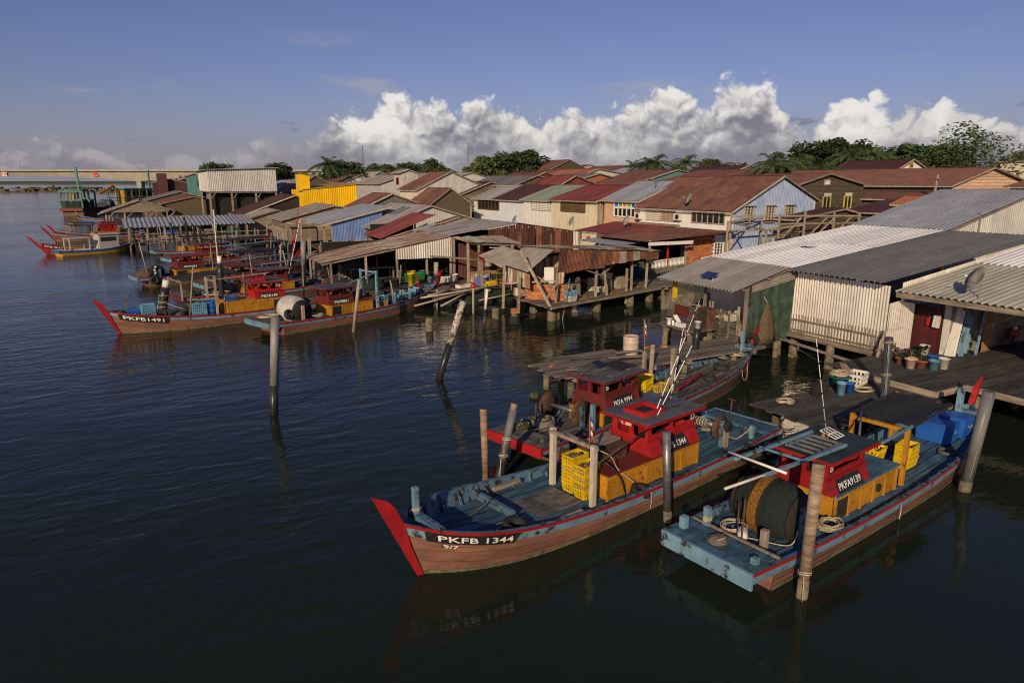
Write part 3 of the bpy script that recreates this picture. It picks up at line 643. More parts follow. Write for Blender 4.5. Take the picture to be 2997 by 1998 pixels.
mb = MB(); mb.hexa([(6.75, -.35, 1.24), (7.75, -.30, 1.24), (7.75, .42, 1.24), (6.75, .42, 1.24), (6.7, -.4, 1.62), (7.7, -.35, 1.52), (7.7, .45, 1.52), (6.7, .45, 1.62)]); mb.build('engine_hood', M_RUSTM, b1.o); MB().box(6.62, 7.72, -.45, .1, 1.6, 1.66).build('hood_board', M_WOODX, b1.o)
b1.reel(2.5, -.45, .55, 1.12, .40, .09, M_RUSTM, M_STEEL)
mb = MB(); [mb.tube([(2.5 + .125 * math.cos(a), -.4 + j * .1, 1.12 + .125 * math.sin(a)) for a in [i * .524 for i in range(12)]], .018, 5, closed=True) for j in range(6)]; mb.build('winch_rope', M_ROPE, b1.o, True)
MB().lathe([(.16, -.06), (.2, 0), (.16, .06)], 12, (2.45, .82, 1.2), Matrix(((1, 0, 0), (0, 0, 1), (0, 1, 0)))).build('winch_motor', M_DARKIN, b1.o, True)
b1.post(2.45, .75, b1.floor(2.4) - .02, 1.25, .14, M_WOOD, 'winch_post'); b1.pole((.5, -.35, .66), (.42, -.35, 1.35), .03, M_RUSTM, 'iron_bar'); b1.bar((.42, -.48, 1.35), (.42, -.22, 1.35), .04, M_RUSTM, 'iron_bar_head')
b1.post(3.6, -.95, .5, 1.2, .12, M_STRAKE, 'bitt'); b1.post(1.2, .9, .5, .95, .12, M_STRAKE, 'bitt'); b1.post(1.2, -.9, .5, .95, .12, M_STRAKE, 'bitt')
for sd in (-1, 1):
    for x in (9.2, 9.9)[:1]: MB().box(x, x + .9, sd * (b1.hb(x / b1.L) - .25) - .05, sd * (b1.hb(x / b1.L) - .25) + .05, b1.zg(x / b1.L) - .14, b1.zg(x / b1.L) - .04).build('side_bench', M_WOODX, b1.o)
z0 = b1.floor(8.1)
for si, (cx, cy, nst) in enumerate(((8.12, -.16, 8), (8.18, .34, 7))):
    for k in range(nst):
        dirty = (si == 0 and k in (4,)) or (si == 1 and k % 2 == 1)
        top_ = k == nst - 1
        crate(('topmost' if top_ else 'nested') + f' {"grimy " if dirty else ""}yellow fish crate in the {"taller" if si == 0 else "shorter"} stack on the boat numbered PKFB 1344', b1.W(cx, cy, z0 + k * .105), b1.rz + rnd(-.03, .03), CRATE_D if dirty else CRATE_Y, 'yellow crates stacked on PKFB 1344')
    mb = MB(); rg = random.Random(si)
    for k in range(7): mb.tube([(rg.uniform(-.2, .2), rg.uniform(-.13, .13), .0 + rg.uniform(0, .09)) for _ in range(4)], .045, 6)
    o = mb.build('bundled_net', M_NETBR, None, True); o.location = b1.W(cx, cy, z0 + (nst - 1) * .105 + .20); o.rotation_euler = (0, 0, b1.rz)
    tag(o, 'greyish net bundle heaped in the top crate of the %s stack on PKFB 1344' % ('taller' if si == 0 else 'shorter'), 'net')
tyre('black tyre lying on the open bow deck of the boat numbered PKFB 1344', b1.W(10.95, .72, b1.floor(10.9) + .12), (.12, .1, 0), 1.12)
tyre('black tyre lying on deck against the ochre engine box of PKFB 1344', b1.W(7.0, 1.18, b1.floor(7) + .10), (.25, .1, 0), .95)
tyre('black tyre hung as fender over the side of PKFB 1344 near its winch', b1.W(2.35, 1.47, .5), (R(82), 0, b1.rz), 1.05)
rope_line('slack brown rope trailing across the bow deck to the tyre', [b1.W(x, y, b1.floor(x) + z) for x, y, z in ((10.7, .5, .24), (11.2, .3, .05), (12.2, .2, .02), (12.3, -.2, .02), (11.3, -.5, .02), (10.7, -.55, .24), (10.3, -.9, .02), (10.4, -1.25, .3))], M_ROPEDK, .014)
rope_line('pale rope hanging from the crossbar to the ochre engine box', [b1.W(*p) for p in ((8.4, .6, 2.0), (7.9, .85, 1.7), (7.6, .9, 1.25), (7.2, 1.12, .85))], M_ROPE, .016)
rope_coil('pale rope knotted round the bitt at the bow of PKFB 1344', b1.W(13.0, -.30, 1.35), .12, 4, M_ROPE, .018, .12, 3)
rope_line('rope running from the winch bitt to the stern corner of PKFB 1344', [b1.W(*p) for p in ((2.4, .7, .9), (1.8, .75, .62), (1.2, .9, .92), (.7, .5, .68), (.3, .8, .68))], M_ROPE, .016)
rope_coil('loose rope scattered round the bitt on the stern of PKFB 1344', b1.W(1.05, .75, .66), .3, 3, M_ROPEDK, .015, .06, 8)

# ---- PKFA 9139, stern towards open water
b3 = Boat('boat numbered PKFA9139 with net drum, dark green wheelhouse roof and black awning', (9.96, 9.83), (23.95, 12.1), 2.62, g0=.64, gb=.62, gs=.12, stem_h=.84, stem_f=.62, rake=.3, full=5.5, transom=M_STRAKE, sh=.30)
b3.engine_box(3.95, 7.1, .78, .46, .74, M_YEL, M_DECK, 5, open_bays=(0,))
MB().lathe([(.10, -.02), (.12, 0), (.09, .05)], 14, (6.05, -.83, .82), Matrix(((1, 0, 0), (0, 0, 1), (0, 1, 0)))).build('exhaust_port', M_DARKIN, b3.o)
wh = b3.wheelhouse(3.75, 5.55, .60, 1.2, .88, M_RED, M_ROOFGRN, 'PKFA9139', 'B', .26, .32, -1, hatch=False, sk_out=.18, board_len=1.2, mark_x=3.9, holes=1)
mb = MB(); zr = 2.08 + .08
for p, q in (((3.55, -.35), (4.75, -.35)), ((3.55, .4), (4.75, .4)), ((3.6, -.35), (3.6, .4)), ((4.7, -.35), (4.7, .4)), ((4.15, -.35), (4.15, .4)), ((3.87, -.35), (3.87, .4)), ((4.42, -.35), (4.42, .4))): mb.beam((*p, zr + .05), (*q, zr + .05), .06, .05)
mb.build('roof_slats', mat('grey_slats', (.17, .19, .20), (.09, .10, .105), 3), wh)
mb = MB(); mb.poly([(4.85, -.15, 2.2), (5.25, -.15, 2.2), (5.25, .25, 2.3), (4.85, .25, 2.3)], .03, (0, 0, 1)); sp = mb.build('solar_panel', mat('solar_cell', (.012, .016, .03), (.02, .025, .04), 8, rough=.15, bump=0), b3.o)
mb = MB(); [mb.beam((4.84, -.16 + i * .21, 2.235 + i * .05), (5.26, -.16 + i * .21, 2.235 + i * .05), .022, .02) for i in range(3)]; [mb.beam((4.84 + i * .14, -.16, 2.235), (4.84 + i * .14, .26, 2.335), .018, .02) for i in range(4)]; mb.build('panel_frame', M_WPLAST, sp)
MB().box(4.9, 5.2, .1, .24, 2.14, 2.24).build('panel_stand', M_YEL, sp)
net_drum(b3, 2.35, -.72, .62, 1.12, .66, (.46, .64))
mb = MB(); mb.box(2.28, 2.42, -1.05, -.93, .95, 1.25); mb.build('drum_gear', M_STEEL, b3.o)
b3.post(.45, .95, .55, 1.05, .15, M_STRAKE, 'bitt'); b3.post(1.0, .72, .5, 1.2, .14, M_STRAKE, 'bitt'); b3.post(1.35, -.55, .45, 1.05, .14, M_WOOD, 'bitt'); b3.post(.4, -.95, .6, .9, .14, M_STRAKE, 'bitt')
b3.bar((1.0, -1.15, .76), (1.0, 1.1, .78), .06, M_WOODX, 'deck_batten', .05)
b3.pole((1.3, .1, .7), (1.3, .12, 1.45), .02, M_RUSTM, 'iron_bar'); b3.pole((1.1, -.15, .7), (1.12, -.15, 1.7), .02, M_RUSTM, 'iron_bar')
b3.pole((-.2, -.5, 2.45), (2.2, -.5, 2.32), .03, M_WPLAST, 'lamp_tube'); b3.bar((1.2, -.5, 2.36), (4.7, -.5, 2.22), .07, M_STRAKE, 'roof_pole'); b3.bar((1.6, .5, 2.3), (4.9, .5, 2.22), .07, M_STRAKE, 'roof_pole')
b3.pole((1.7, .75, 2.37), (1.6, -.78, 2.40), .032, M_WPLAST, 'lamp_tube'); b3.bar((2.75, .62, 2.28), (2.7, -.62, 2.33), .05, M_STRAKE, 'roof_pole')
b3.pole((4.85, .05, 2.12), (3.7, .0, 4.95), .012, M_WHITE, 'rod', 7, .008)
b3.awning(7.55, 10.2, .80, 2.14, .5, M_TARP, M_YEL, .14, .11, posts=((0, -1), (0, 1), (1, 1)))
b3.bar((6.0, -.78, 2.05), (7.6, -.82, 2.16), .06, M_STRAKE, 'roof_pole'); b3.pole((6.0, -.2, 2.1), (7.7, .6, 2.2), .03, M_GREYPIPE, 'stay_pole')
b3.post(13.3, .05, .75, 1.95, .17, M_STRAKE, 'bitt')
z0 = b3.floor(8.6)
CG = 'yellow crates on the deck of PKFA9139'
for k in range(4): crate(['lowest', 'second', 'third', 'topmost'][k] + ' yellow crate of the neat stack beside the awning post on PKFA9139', b3.W(9.0, -.22, z0 + (0, .17, .29, .37)[k]), b3.rz + .03 * k, CRATE_Y, CG, 1.08)
for k in range(3): crate(['lowest', 'middle', 'topmost'][k] + ' yellow crate of the loose stack against the engine box of PKFA9139', b3.W(8.15, .30, z0 + k * .16), b3.rz + .25 - .1 * k, CRATE_Y, CG, 1.05)
crate('single yellow crate leaning beside the loose crate stack on PKFA9139', b3.W(7.75, -.30, z0 + .02), b3.rz + .3, CRATE_Y, CG, 1.05)
def icebox(label, loc, rz, L=1.0, W=.72, H=.62, m=M_BLUEBOX, group=None):
    t = thing('ice_box', label, 'ice box', loc, rz, group); l, w_ = L / 2, W / 2
    MB().hexa([(-l * .93, -w_ * .93, 0), (l * .93, -w_ * .93, 0), (l * .93, w_ * .93, 0), (-l * .93, w_ * .93, 0), (-l * .98, -w_ * .98, H * .8), (l * .98, -w_ * .98, H * .8), (l * .98, w_ * .98, H * .8), (-l * .98, w_ * .98, H * .8)]).build('tub', m, t)
    MB().hexa([(-l, -w_, H * .805), (l, -w_, H * .805), (l, w_, H * .805), (-l, w_, H * .805), (-l * .97, -w_ * .97, H), (l * .97, -w_ * .97, H), (l * .97, w_ * .97, H), (-l * .97, w_ * .97, H)]).build('lid', m, t)
    for sd in (-1, 1): MB().tube([(sd * l * .99, -.12, H * .6), (sd * (l + .04), -.1, H * .56), (sd * (l + .04), .1, H * .56), (sd * l * .99, .12, H * .6)], .012, 5).build('handle', M_ROPE, t)
    return t
icebox('blue ice box by the awning on the bow deck of PKFA9139', b3.W(11.75, .05, b3.floor(11.8) + .0), b3.rz + R(90), .98, .78)
icebox('blue ice box wedged nearest the stem post of PKFA9139', b3.W(12.55, -.08, b3.floor(12.4) + .03), b3.rz + R(90), .98, .78)
rope_coil('big pale rope coil on deck beside the ochre box of PKFA9139', b3.W(3.5, -.92, b3.floor(3.5)), .40, 9, M_ROPE, .02, .30, 4)
rope_coil('grey rope coil on the bow deck of PKFA9139 near the ice boxes', b3.W(10.9, -.62, b3.floor(10.9)), .36, 4, M_ROPEDK, .02, .06, 5)
rope_coil('pale rope tangle on the stern deck before the net drum', b3.W(1.55, .35, .62), .40, 5, M_ROPE, .015, .12, 6)
rope_coil('rope wound round the stern bitt of PKFA9139', b3.W(1.0, .72, .82), .13, 5, M_ROPE, .018, .20, 7)
rope_line('pale rope looping from the net drum across the stern of PKFA9139', [b3.W(*p) for p in ((2.1, -.9, .95), (1.9, -.85, .62), (1.6, -.3, .60), (1.4, .2, .60), (1.7, .5, .62))], M_ROPE, .015)
mb = MB(); mb.lathe([(.02, -.22), (.10, -.20), (.12, -.1), (.12, .1), (.10, .20), (.02, .22)], 14, (0, 0, .12), Matrix(((0, 0, 1), (1, 0, 0), (0, 1, 0)))); o = mb.build('float', M_WPLAST, None, True); o.location = b3.W(1.35, .0, .60); o.rotation_euler = (0, 0, b3.rz + .6); tag(o, 'white sausage-shaped float on the stern deck of PKFA9139', 'float')

# ---- PKFA 9994, moored along the jetty
b2 = Boat('weathered boat numbered PKFA 9994 with red stern board and faded red wheelhouse', (9.37, 17.5), (24.25, 21.95), 2.6, g0=.66, gb=.62, gs=.14, stem_h=.72, stem_f=.62, rake=.3, full=4.2, deck=M_DECKGREY, hull=M_HULLDK, transom=M_RED)
b2.engine_box(3.4, 5.4, .72, .5, .56, M_YEL, M_DKRED, 2, yo=-.1, open_bays=(0, 1))
wh = b2.wheelhouse(3.55, 5.35, .62, 1.08, .98, M_DKRED, M_ROOFGREY, 'PKFA 9994', 'B', .26, .36, -1, yo=-.12, hatch=False, board_len=1.2, mark_x=3.66)
mb = MB(); rg = random.Random(3)
for k in range(14): x, y = rg.uniform(3.3, 5.3), rg.uniform(-.8, .5); mb.hexa([(x, y, 2.14), (x + rg.uniform(.3, .8), y, 2.14), (x + .6, y + .22, 2.14), (x, y + .22, 2.14), (x, y, 2.17), (x + .6, y, 2.19), (x + .6, y + .22, 2.18), (x, y + .22, 2.16)])
mb.build('roof_boards', M_DECKGREY, wh)['kind'] = 'stuff'
mb = MB(); mb.poly([(4.7, -.5, 2.2), (5.6, -.55, 2.2), (5.65, .4, 2.2), (4.75, .4, 2.21)], .02, (0, 0, 1)); mb.build('roof_tarp', M_TARP, wh)
MB().poly([(4.35, .15, 2.22), (4.75, .15, 2.22), (4.75, .5, 2.34), (4.35, .5, 2.34)], .03, (0, 0, 1)).build('solar_panel', MATS['solar_cell'], b2.o)
b2.reel(2.62, -.45, .95, 1.12, .45, .075, M_RUSTM, M_STEEL)
MB().lathe([(.34, 0), (.38, .12), (.4, .34), (.36, .34), (.34, .06)], 18, (1.75, .40, .6)).build('wire_tub', M_ROPEDK, b2.o, True)
b2.pole((1.55, .5, .7), (1.5, .5, 1.5), .03, M_RUSTM, 'iron_bar'); b2.post(1.45, -.25, .5, 1.1, .15, M_DECKGREY, 'bitt'); b2.post(.45, -.85, .6, .95, .16, M_DECKGREY, 'bitt'); b2.post(2.6, -1.0, .5, 1.55, .13, M_STRAKE, 'winch_post')
rope_coil('grey wire rope heaped in the tub on the stern of PKFA 9994', b2.W(1.75, .40, .88), .30, 6, M_ROPEDK, .02, .10, 2)
rope_coil('rope lashed round the stern bitt of PKFA 9994', b2.W(1.45, -.25, .85), .13, 5, M_ROPEDK, .018, .2, 4)
rope_line('wire running from the winch to the stern bitts of PKFA 9994', [b2.W(*p) for p in ((2.6, .1, 1.2), (2.0, .0, .9), (1.4, -.25, .95), (.8, .2, .8), (.3, .9, .75))], M_ROPEDK, .013)
b2.post(8.8, -.05, b2.floor(8.8) - .03, 2.2, .16, M_WOOD, 'post'); b2.post(8.2, .9, b2.floor(8.2) - .03, 2.0, .13, M_WOOD, 'post')
b2.bar((8.3, -.60, b2.floor(8.4) + .25), (10.9, -.15, b2.floor(10.9) + .30), .10, M_RED, 'red_oar', .07); b2.post(14.6, .0, .8, 2.0, .16, M_STRAKE, 'bitt')
mb = MB(); mb.box(6.0, 8.0, -.6, .6, b2.floor(7) - .02, b2.floor(7) + .22); mb.build('hold_hatch', M_DECK, b2.o)
z0 = b2.floor(7) + .22
for k in range(3): crate(['lowest', 'middle', 'topmost'][k] + ' yellow crate of the stack behind the wheelhouse of PKFA 9994', b2.W(7.35, .25, z0 + k * .15), b2.rz + .1, CRATE_Y, 'yellow crates on PKFA 9994')
crate('yellow crate standing apart from the stack on PKFA 9994', b2.W(7.65, -.28, z0), b2.rz + .1, CRATE_D, 'yellow crates on PKFA 9994')
tyre('smaller black tyre lying amidships on the grey deck of PKFA 9994', b2.W(11.1, -.4, b2.floor(11) + .10), (.1, 0, 0), .95)
tyre('larger black tyre lying near the bow of PKFA 9994', b2.W(12.7, -.05, b2.floor(12.7) + .11), (.1, .1, 0), 1.2)
tyre('black tyre slung round the red stem post of PKFA 9994', b2.W(15.55, .0, 1.45), (R(70), 0, b2.rz + R(90)), 1.05)
rope_coil('pale rope tangle round the bow bitt of PKFA 9994', b2.W(14.3, .1, b2.floor(14.3) + .1), .38, 6, M_ROPE, .016, .35, 9)
rope_coil('rope lying loose on the midships deck of PKFA 9994', b2.W(10.6, .6, b2.floor(10.6)), .32, 3, M_ROPEDK, .016, .06, 19)
rope_line('pale rope loop hanging over the bow side of PKFA 9994', [b2.W(*p) for p in ((12.9, -1.15, 1.0), (12.8, -1.20, .5), (12.6, -1.22, .35), (12.3, -1.27, .5), (12.2, -1.25, .9))], M_ROPE, .013)
flag('striped red, white and blue flag on the jetty side of PKFA 9994', b2.W(8.2, .9, 1.95), 1.3, lean=(.05, .15))

# ================================================================ piles standing in the water
def pile(label, base, top, r=.1, m=M_GREYPIPE, cap=None, cap_h=.18, low=None, low_z=.8, n=14, name='mooring_pile', r2=None, ropes=(), stripe=None):
    base, top = Vector((*base[:2], -.6)), Vector(top); t = thing(name, label, 'pile', (base.x, base.y, 0), 0, 'mooring piles standing in the water'); o = Vector((base.x, base.y, 0))
    a, b = base - o, top - o; r2 = r2 or r
    if low: k = (low_z - a.z) / (b.z - a.z); mid = a.lerp(b, k); MB().tube([a, mid], [r * 1.04, r * 1.03], n).build('lower_sleeve', low, t, True); MB().tube([mid, b], [r, r2], n).build('shaft', m, t, True)
    else: MB().tube([a + (b - a) * i / 5 + Vector((rnd(-.01, .01), rnd(-.01, .01), 0)) for i in range(6)], [r + (r2 - r) * i / 5 for i in range(6)], n).build('shaft', m, t, True)
    d = (b - a).normalized()
    if cap: MB().tube([b - d * .02, b + d * cap_h], [r * .82, r * .8], n).build('cap', cap, t, True)
    if stripe: MB().tube([a.lerp(b, .3) + Vector((-r * .7, -r * .75, 0)), b + Vector((-r * .7, -r * .75, 0))], .012, 4).build('seam', stripe, t)
    for z, m_ in ropes:
        c = a.lerp(b, (z - a.z) / (b.z - a.z)); mb = MB(); mb.tube([c + Vector((1.12 * r * math.cos(q), 1.12 * r * math.sin(q), .02 * math.sin(q * 2) + .022 * q / 3)) for q in [i * .5 for i in range(26)]], .014, 5); mb.tube([c + Vector((-r, -r * .6, 0)), c + Vector((-r * 1.3, -r, -.15)), c + Vector((-r * 1.2, -r * .9, -.55))], .013, 5); mb.build('rope_binding', M_ROPE, t, True)
    return t
M_PALEPIPE = mat('pale_grey_pipe', (.25, .24, .225), (.15, .145, .135), 2, (1, 1, .5), .5, .2, wear=((.10, .09, .08), .2, 3)); M_PALEW = mat('peeling_white_paint', (.46, .42, .35), (.26, .23, .18), 3, rough=.85, wear=((.045, .04, .035), .62, 7))
M_BIRCH = mat('pale_bark_pole', (.40, .33, .24), (.22, .17, .12), 1.2, (2, 2, 7), .85, .6)
pile('thick grey plastic pipe standing beside the bow of PKFA9139', (19.73, 9.84), (19.85, 9.62, 2.95), .155, M_GREYPIPE, stripe=M_PALEPIPE, low=M_PILE, low_z=.3)
pile('coconut-trunk pile with orange stains by the net drum of PKFA9139', (11.4, 8.45), (11.44, 8.40, 3.0), .115, M_COCO, r2=.125, low=M_PILE, low_z=.42, ropes=((.55, 0),))
pile('shiny steel pipe between the boats PKFB 1344 and PKFA9139', (11.14, 12.32), (11.0, 12.44, 2.42), .105, M_STEEL, low=M_PILE, low_z=.3)
pile('grey pipe with rope and a wooden plug by the red stern board', (8.08, 16.36), (8.6, 16.1, 2.30), .115, M_GREYPIPE, cap=M_WOOD, low=M_BLACKPIPE, low_z=.85, ropes=((.9, 0), (1.4, 0)), stripe=M_PALEPIPE)
pile('bare orange-brown tree-trunk pile beside the rope-bound grey pipe', (7.78, 16.16), (7.71, 16.19, 2.42), .095, low=M_PILE, low_z=.4, r2=.1, m=mat('brown_bark_pole', (.30, .20, .13), (.14, .09, .06), 1.2, (2, 2, 8), .85, .6, wear=((.38, .14, .05), .25, 1.5)))
pile('black plastic pipe carrying a white bucket beside the jetty', (21.67, 22.98), (21.75, 22.9, 2.05), .16, M_BLACKPIPE)
bucket('white paint bucket set on top of the black jetty pipe', (21.75, 22.9, 2.05), M_WPLAST, .15, .32)
pile('dark blue pipe bound with rope between platform and walkway', (22.36, 14.03), (22.27, 14.18, 3.31), .14, mat('dark_blue_pipe', (.055, .065, .085), (.03, .035, .045), 2, rough=.4, bump=.1), ropes=((1.95, 0), (3.1, 0)), stripe=M_PALEPIPE)
pile('tall grey pipe with black foot standing alone in open water', (3.49, 25.81), (3.87, 25.76, 3.72), .155, M_PALEPIPE, low=M_BLACKPIPE, low_z=1.15)
pile('leaning pile with black foot and peeling white upper half', (10.68, 27.44), (11.9, 26.9, 3.5), .155, M_PALEW, low=M_BLACKPIPE, low_z=1.6)
pile('thin pole painted white above and black below', (17.03, 35.77), (17.31, 35.64, 2.45), .085, M_WPLAST, low=M_BLACKPIPE, low_z=1.25)
pile('slim bamboo pole leaning against the hull of PKF 8881', (10.06, 38.93), (10.62, 38.78, 3.05), .095, M_BIRCH, low=M_PILE, low_z=.5)
pile('thin dark pole leaning in front of the rusted shack', (22.9, 36.4), (23.44, 36.3, 2.5), .06, M_STEEL, cap=M_BLUEBOX, cap_h=.1)
pile('fat black pipe with white cap and rope beside PKFB1491', (.1, 47.6), (.75, 47.5, 2.15), .27, M_BLACKPIPE, cap=M_WPLAST, cap_h=.45, ropes=((1.6, 0), (1.2, 0), (.9, 0)))
pile('black pipe with white cap standing by the awning boat', (4.2, 51.0), (4.3, 51.0, 3.1), .2, M_BLACKPIPE, cap=M_WPLAST, cap_h=.5)
pile('grey pipe with black foot beside the red and white rods', (10.2, 53.5), (10.5, 53.4, 4.2), .19, M_PALEPIPE, low=M_BLACKPIPE, low_z=2.4)
def stub(label, c, h, r=.2, m=M_PILE): return tag(_loc(MB().lathe([(r * 1.05, -.5), (r, 0), (r * .98, h - .03), (r * .8, h)], 12).build('pile_stub', m, None, True), c), label, 'pile', 'old pile stubs in the water')
def _loc(o, c): o.location = (c[0], c[1], c[2] if len(c) > 2 else 0); return o
stub('short mossy pile stub standing alone off the jetty', (14.21, 37.1, 0), .75, .23); stub('pale concrete pile stub beside the brick-topped tyres', (19.37, 38.68, 0), .65, .24)
tq = (19.75, 36.8, 0)
for k in range(3): tyre(['lowest', 'middle', 'upper'][k] + ' tyre of the heap round the brick-topped stub', (tq[0], tq[1], -.05 + k * .19), (0, 0, 0), 1.3 - .1 * k)
t = thing('brick_stub', 'broken orange brick stub standing inside a heap of tyres', 'pillar', (tq[0], tq[1], 0)); MB().lathe([(.2, -.4), (.2, .62)], 10).build('core', M_PILE, t)
for k in range(6): a = k * 1.05; MB().box(-.22 + .24 * (k % 2), .0 + .24 * (k % 2), -.12, .1, .62 + .1 * (k // 2), .71 + .1 * (k // 2)).build('brick', M_BRICK, t)
mb = MB(); mb.lathe([(.02, -.22), (.15, -.16), (.22, 0), (.16, .16), (.03, .22)], 14, (0, 0, .04)); tag(_loc(mb.build('buoy', mat('weedy_buoy', (.06, .075, .025), (.02, .025, .012), 8, bump=1.0), None, True), (*(13.29, 23.03, 0)[:2], 0)), 'round weed-green buoy floating by the jetty end', 'buoy')

# ================================================================ decks on piles
def deck(name, label, x0, x1, y0, y1, z, along='x', pw=.2, m=M_PLANK, piles=(), seg=3.6, rag=.25, th=.05, cat='jetty', beams=True, pile_r=.13, gap=.014):
    t = thing(name, label, cat, (x0, y0, 0)); n = max(1, round(((y1 - y0) if along == 'x' else (x1 - x0)) / pw)); LX, LY = x1 - x0, y1 - y0
    for k in range(n):
        a0, a1 = k / n, (k + 1) / n; L = LX if along == 'x' else LY; p = -rnd(0, rag); ph = rnd(.3, 1) * seg
        while p < L:
            e = min(p + ph, L + rnd(0, rag)); ph = seg * rnd(.8, 1.1); dz = rnd(-.008, .008); g = gap * rnd(.6, 1.6)
            if e - p > .2:
                if along == 'x': MB().box(p + .006, e - .006, a0 * LY + g / 2, a1 * LY - g / 2, z - th + dz, z + dz).build('plank', m, t)
                else: MB().box(a0 * LX + g / 2, a1 * LX - g / 2, p + .006, e - .006, z - th + dz, z + dz).build('plank', m, t)
            p = e
    if beams:
        nb = max(2, round((LX if along == 'x' else LY) / 1.9))
        for k in range(nb):
            q = (k + .25) / (nb - .5) * (LX if along == 'x' else LY)
            if along == 'x': MB().box(q - .07, q + .07, .03, LY - .03, z - th - .19, z - th - .012).build('bearer', M_WOODY, t)
            else: MB().box(.03, LX - .03, q - .07, q + .07, z - th - .19, z - th - .012).build('bearer', M_WOODX, t)
    for px, py in piles: MB().lathe([(pile_r * 1.15, -.7), (pile_r * 1.05, .25), (pile_r, z - th - .2)], 10, (px - x0, py - y0, 0)).build('pile', M_PILE, t, True)
    return t
deck('jetty', 'plank jetty with grey boards running out beside the boat PKFA 9994', 13.9, 24.6, 21.55, 24.0, 1.1, 'x', .19, M_PLANK, [(14.2, 21.75), (14.3, 23.8), (17, 21.7), (17, 23.8), (20, 21.7), (20, 23.8), (23, 21.8), (23, 23.9)], 3.4, .45)
for k, (x, y, a) in enumerate(((14.3, 23.3, .3), (19.8, 24.0, .2), (20.6, 23.8, -.2), (23.6, 22.2, .1), (23.8, 22.35, .3))):
    o = MB().box(-.15, .15, -.07, .07, 0, .09).build('brick', M_BRICK); o.location = (x, y, 1.108); o.rotation_euler = (0, 0, a); tag(o, ('single orange brick at the outer tip of the jetty', 'orange brick on the jetty edge opposite the toilet platform', 'orange brick beside another on the jetty edge', 'orange brick of the pair before the green net wall', 'orange brick lying against its pair before the net wall')[k], 'brick')
drum('tall beige plastic drum marked 7 standing on the jetty', (18.3, 23.3, 1.105), mat('beige_plastic', (.48, .38, .29), (.38, .29, .22), 2, rough=.5), .34, .88)
text_on('7', .2, (18.3 - .32, 23.3 - .14, 1.68), (.45, -.9, 0), (0, 0, 1), bpy.data.objects['barrel'])
t = thing('jetty_bollard', 'split wooden bollard with black hose on the near jetty edge', 'bollard', (19.2, 21.5, 0)); MB().tube([(0, 0, -.5), (0, 0, 1.7)], .12, 9).build('post', M_BIRCH, t, True); MB().tube(rope_path((0, -.12, 1.15), .26, 4, .2, .1, 12, 4), .025, 5).build('hose', M_BLACKPIPE, t, True)
t = thing('jetty_bollard', 'pale wooden bollard standing by the flag of PKFA 9994', 'bollard', (17.9, 21.45, 0)); MB().tube([(0, 0, -.5), (.1, .02, 2.0)], .10, 9).build('post', M_BIRCH, t, True)
deck('boarded_walkway', 'small boarded landing at the jetty end with loose planks', 15.3, 18.2, 24.02, 24.9, 1.02, 'x', .22, M_PLANK, [(15.6, 24.7), (17.9, 24.7)], 1.6, .5)
for k in range(7):
    a = rnd(-.4, .4); o = MB().box(-rnd(.5, 1.0), .6, -.09, .09, 0, .04).build('loose_board', M_PLANK); o.location = (15.2 + k * .45, 22.2 + rnd(0, 1.4), 1.115 + .045 * k); o.rotation_euler = (0, rnd(-.02, .02), a); tag(o, 'loose weathered board lying on the outer jetty', 'board', 'boards piled on the jetty end')

# ---------------------------------------------------------------- open fishing shelter at the landward end
def roof(t, p00, p10, p11, p01, m, sheet=.85, rows=1, pitch=.2, amp=.02, name='roof_sheet', lap=.08, jit=.02, sag=0):
    """roof slope of overlapping corrugated sheets: p00,p10 eave ends, p01,p11 upper ends; m may be a function (i, j) -> material"""
    p00, p10, p11, p01 = map(Vector, (p00, p10, p11, p01)); n = max(1, round((p10 - p00).length / sheet)); up = (p10 - p00).cross(p01 - p00).normalized()
    if up.z < 0: up = -up
    for i in range(n):
        for j in range(rows):
            u0, u1 = i / n, (i + 1) / n; v0, v1 = j / rows, (j + 1) / rows + (lap / max(.5, (p01 - p00).length) if j < rows - 1 else 0)
            f = lambda u, v: p00.lerp(p10, u).lerp(p01.lerp(p11, u), v)
            dz = up * (.035 * (rows - 1 - j) + rnd(0, .01)); sd = (p01 - p00).normalized() * (rnd(-jit, jit) if j == 0 else 0)
            mm = m(i, j) if callable(m) else m
            mb = MB(); mb.corr(f(u0, v0) + dz + sd, f(u1, v0) + dz + sd, f(u1, v1) + dz, f(u0, v1) + dz, pitch, amp, 1 if not sag else 4, sag); mb.build(name, mm, t)
def rail(t, p, q, w=.08, h=None, m=M_WOOD, name='rail'): return MB().beam(p, q, w, h or w).build(name, m, t)
def wallrow(t, p, q, z0, z1, m, sheet=.8, pitch=.12, amp=.015, name='wall_sheet', jit=.03, square=False, z1b=None):
    """upright corrugated sheets from p to q; top may slope from z1 to z1b"""
    p, q = Vector((*p, 0)), Vector((*q, 0)); n = max(1, round((q - p).length / sheet)); z1b = z1 if z1b is None else z1b
    for i in range(n):
        a, b = p.lerp(q, i / n), p.lerp(q, (i + 1) / n); ta, tb = z1 + (z1b - z1) * i / n, z1 + (z1b - z1) * (i + 1) / n; j0 = rnd(-jit, jit); mm = m(i) if callable(m) else m
        MB().corr((a.x, a.y, z0 + j0), (b.x, b.y, z0 + j0), (b.x, b.y, tb), (a.x, a.y, ta), pitch, amp, 1, 0, square).build(name, mm, t)
S = thing('fishing_shelter', 'open shelter with grey tin roof, fence and green net wall on the jetty', 'shelter')
deck('shelter_deck', 'shaded plank deck under the grey-roofed fishing shelter', 24.6, 28.2, 22.9, 28.6, 1.12, 'x', .2, M_PLANK, [(24.8, 23.1), (24.8, 25.5), (24.8, 28.3), (27.2, 23.1), (27.0, 28.3)])
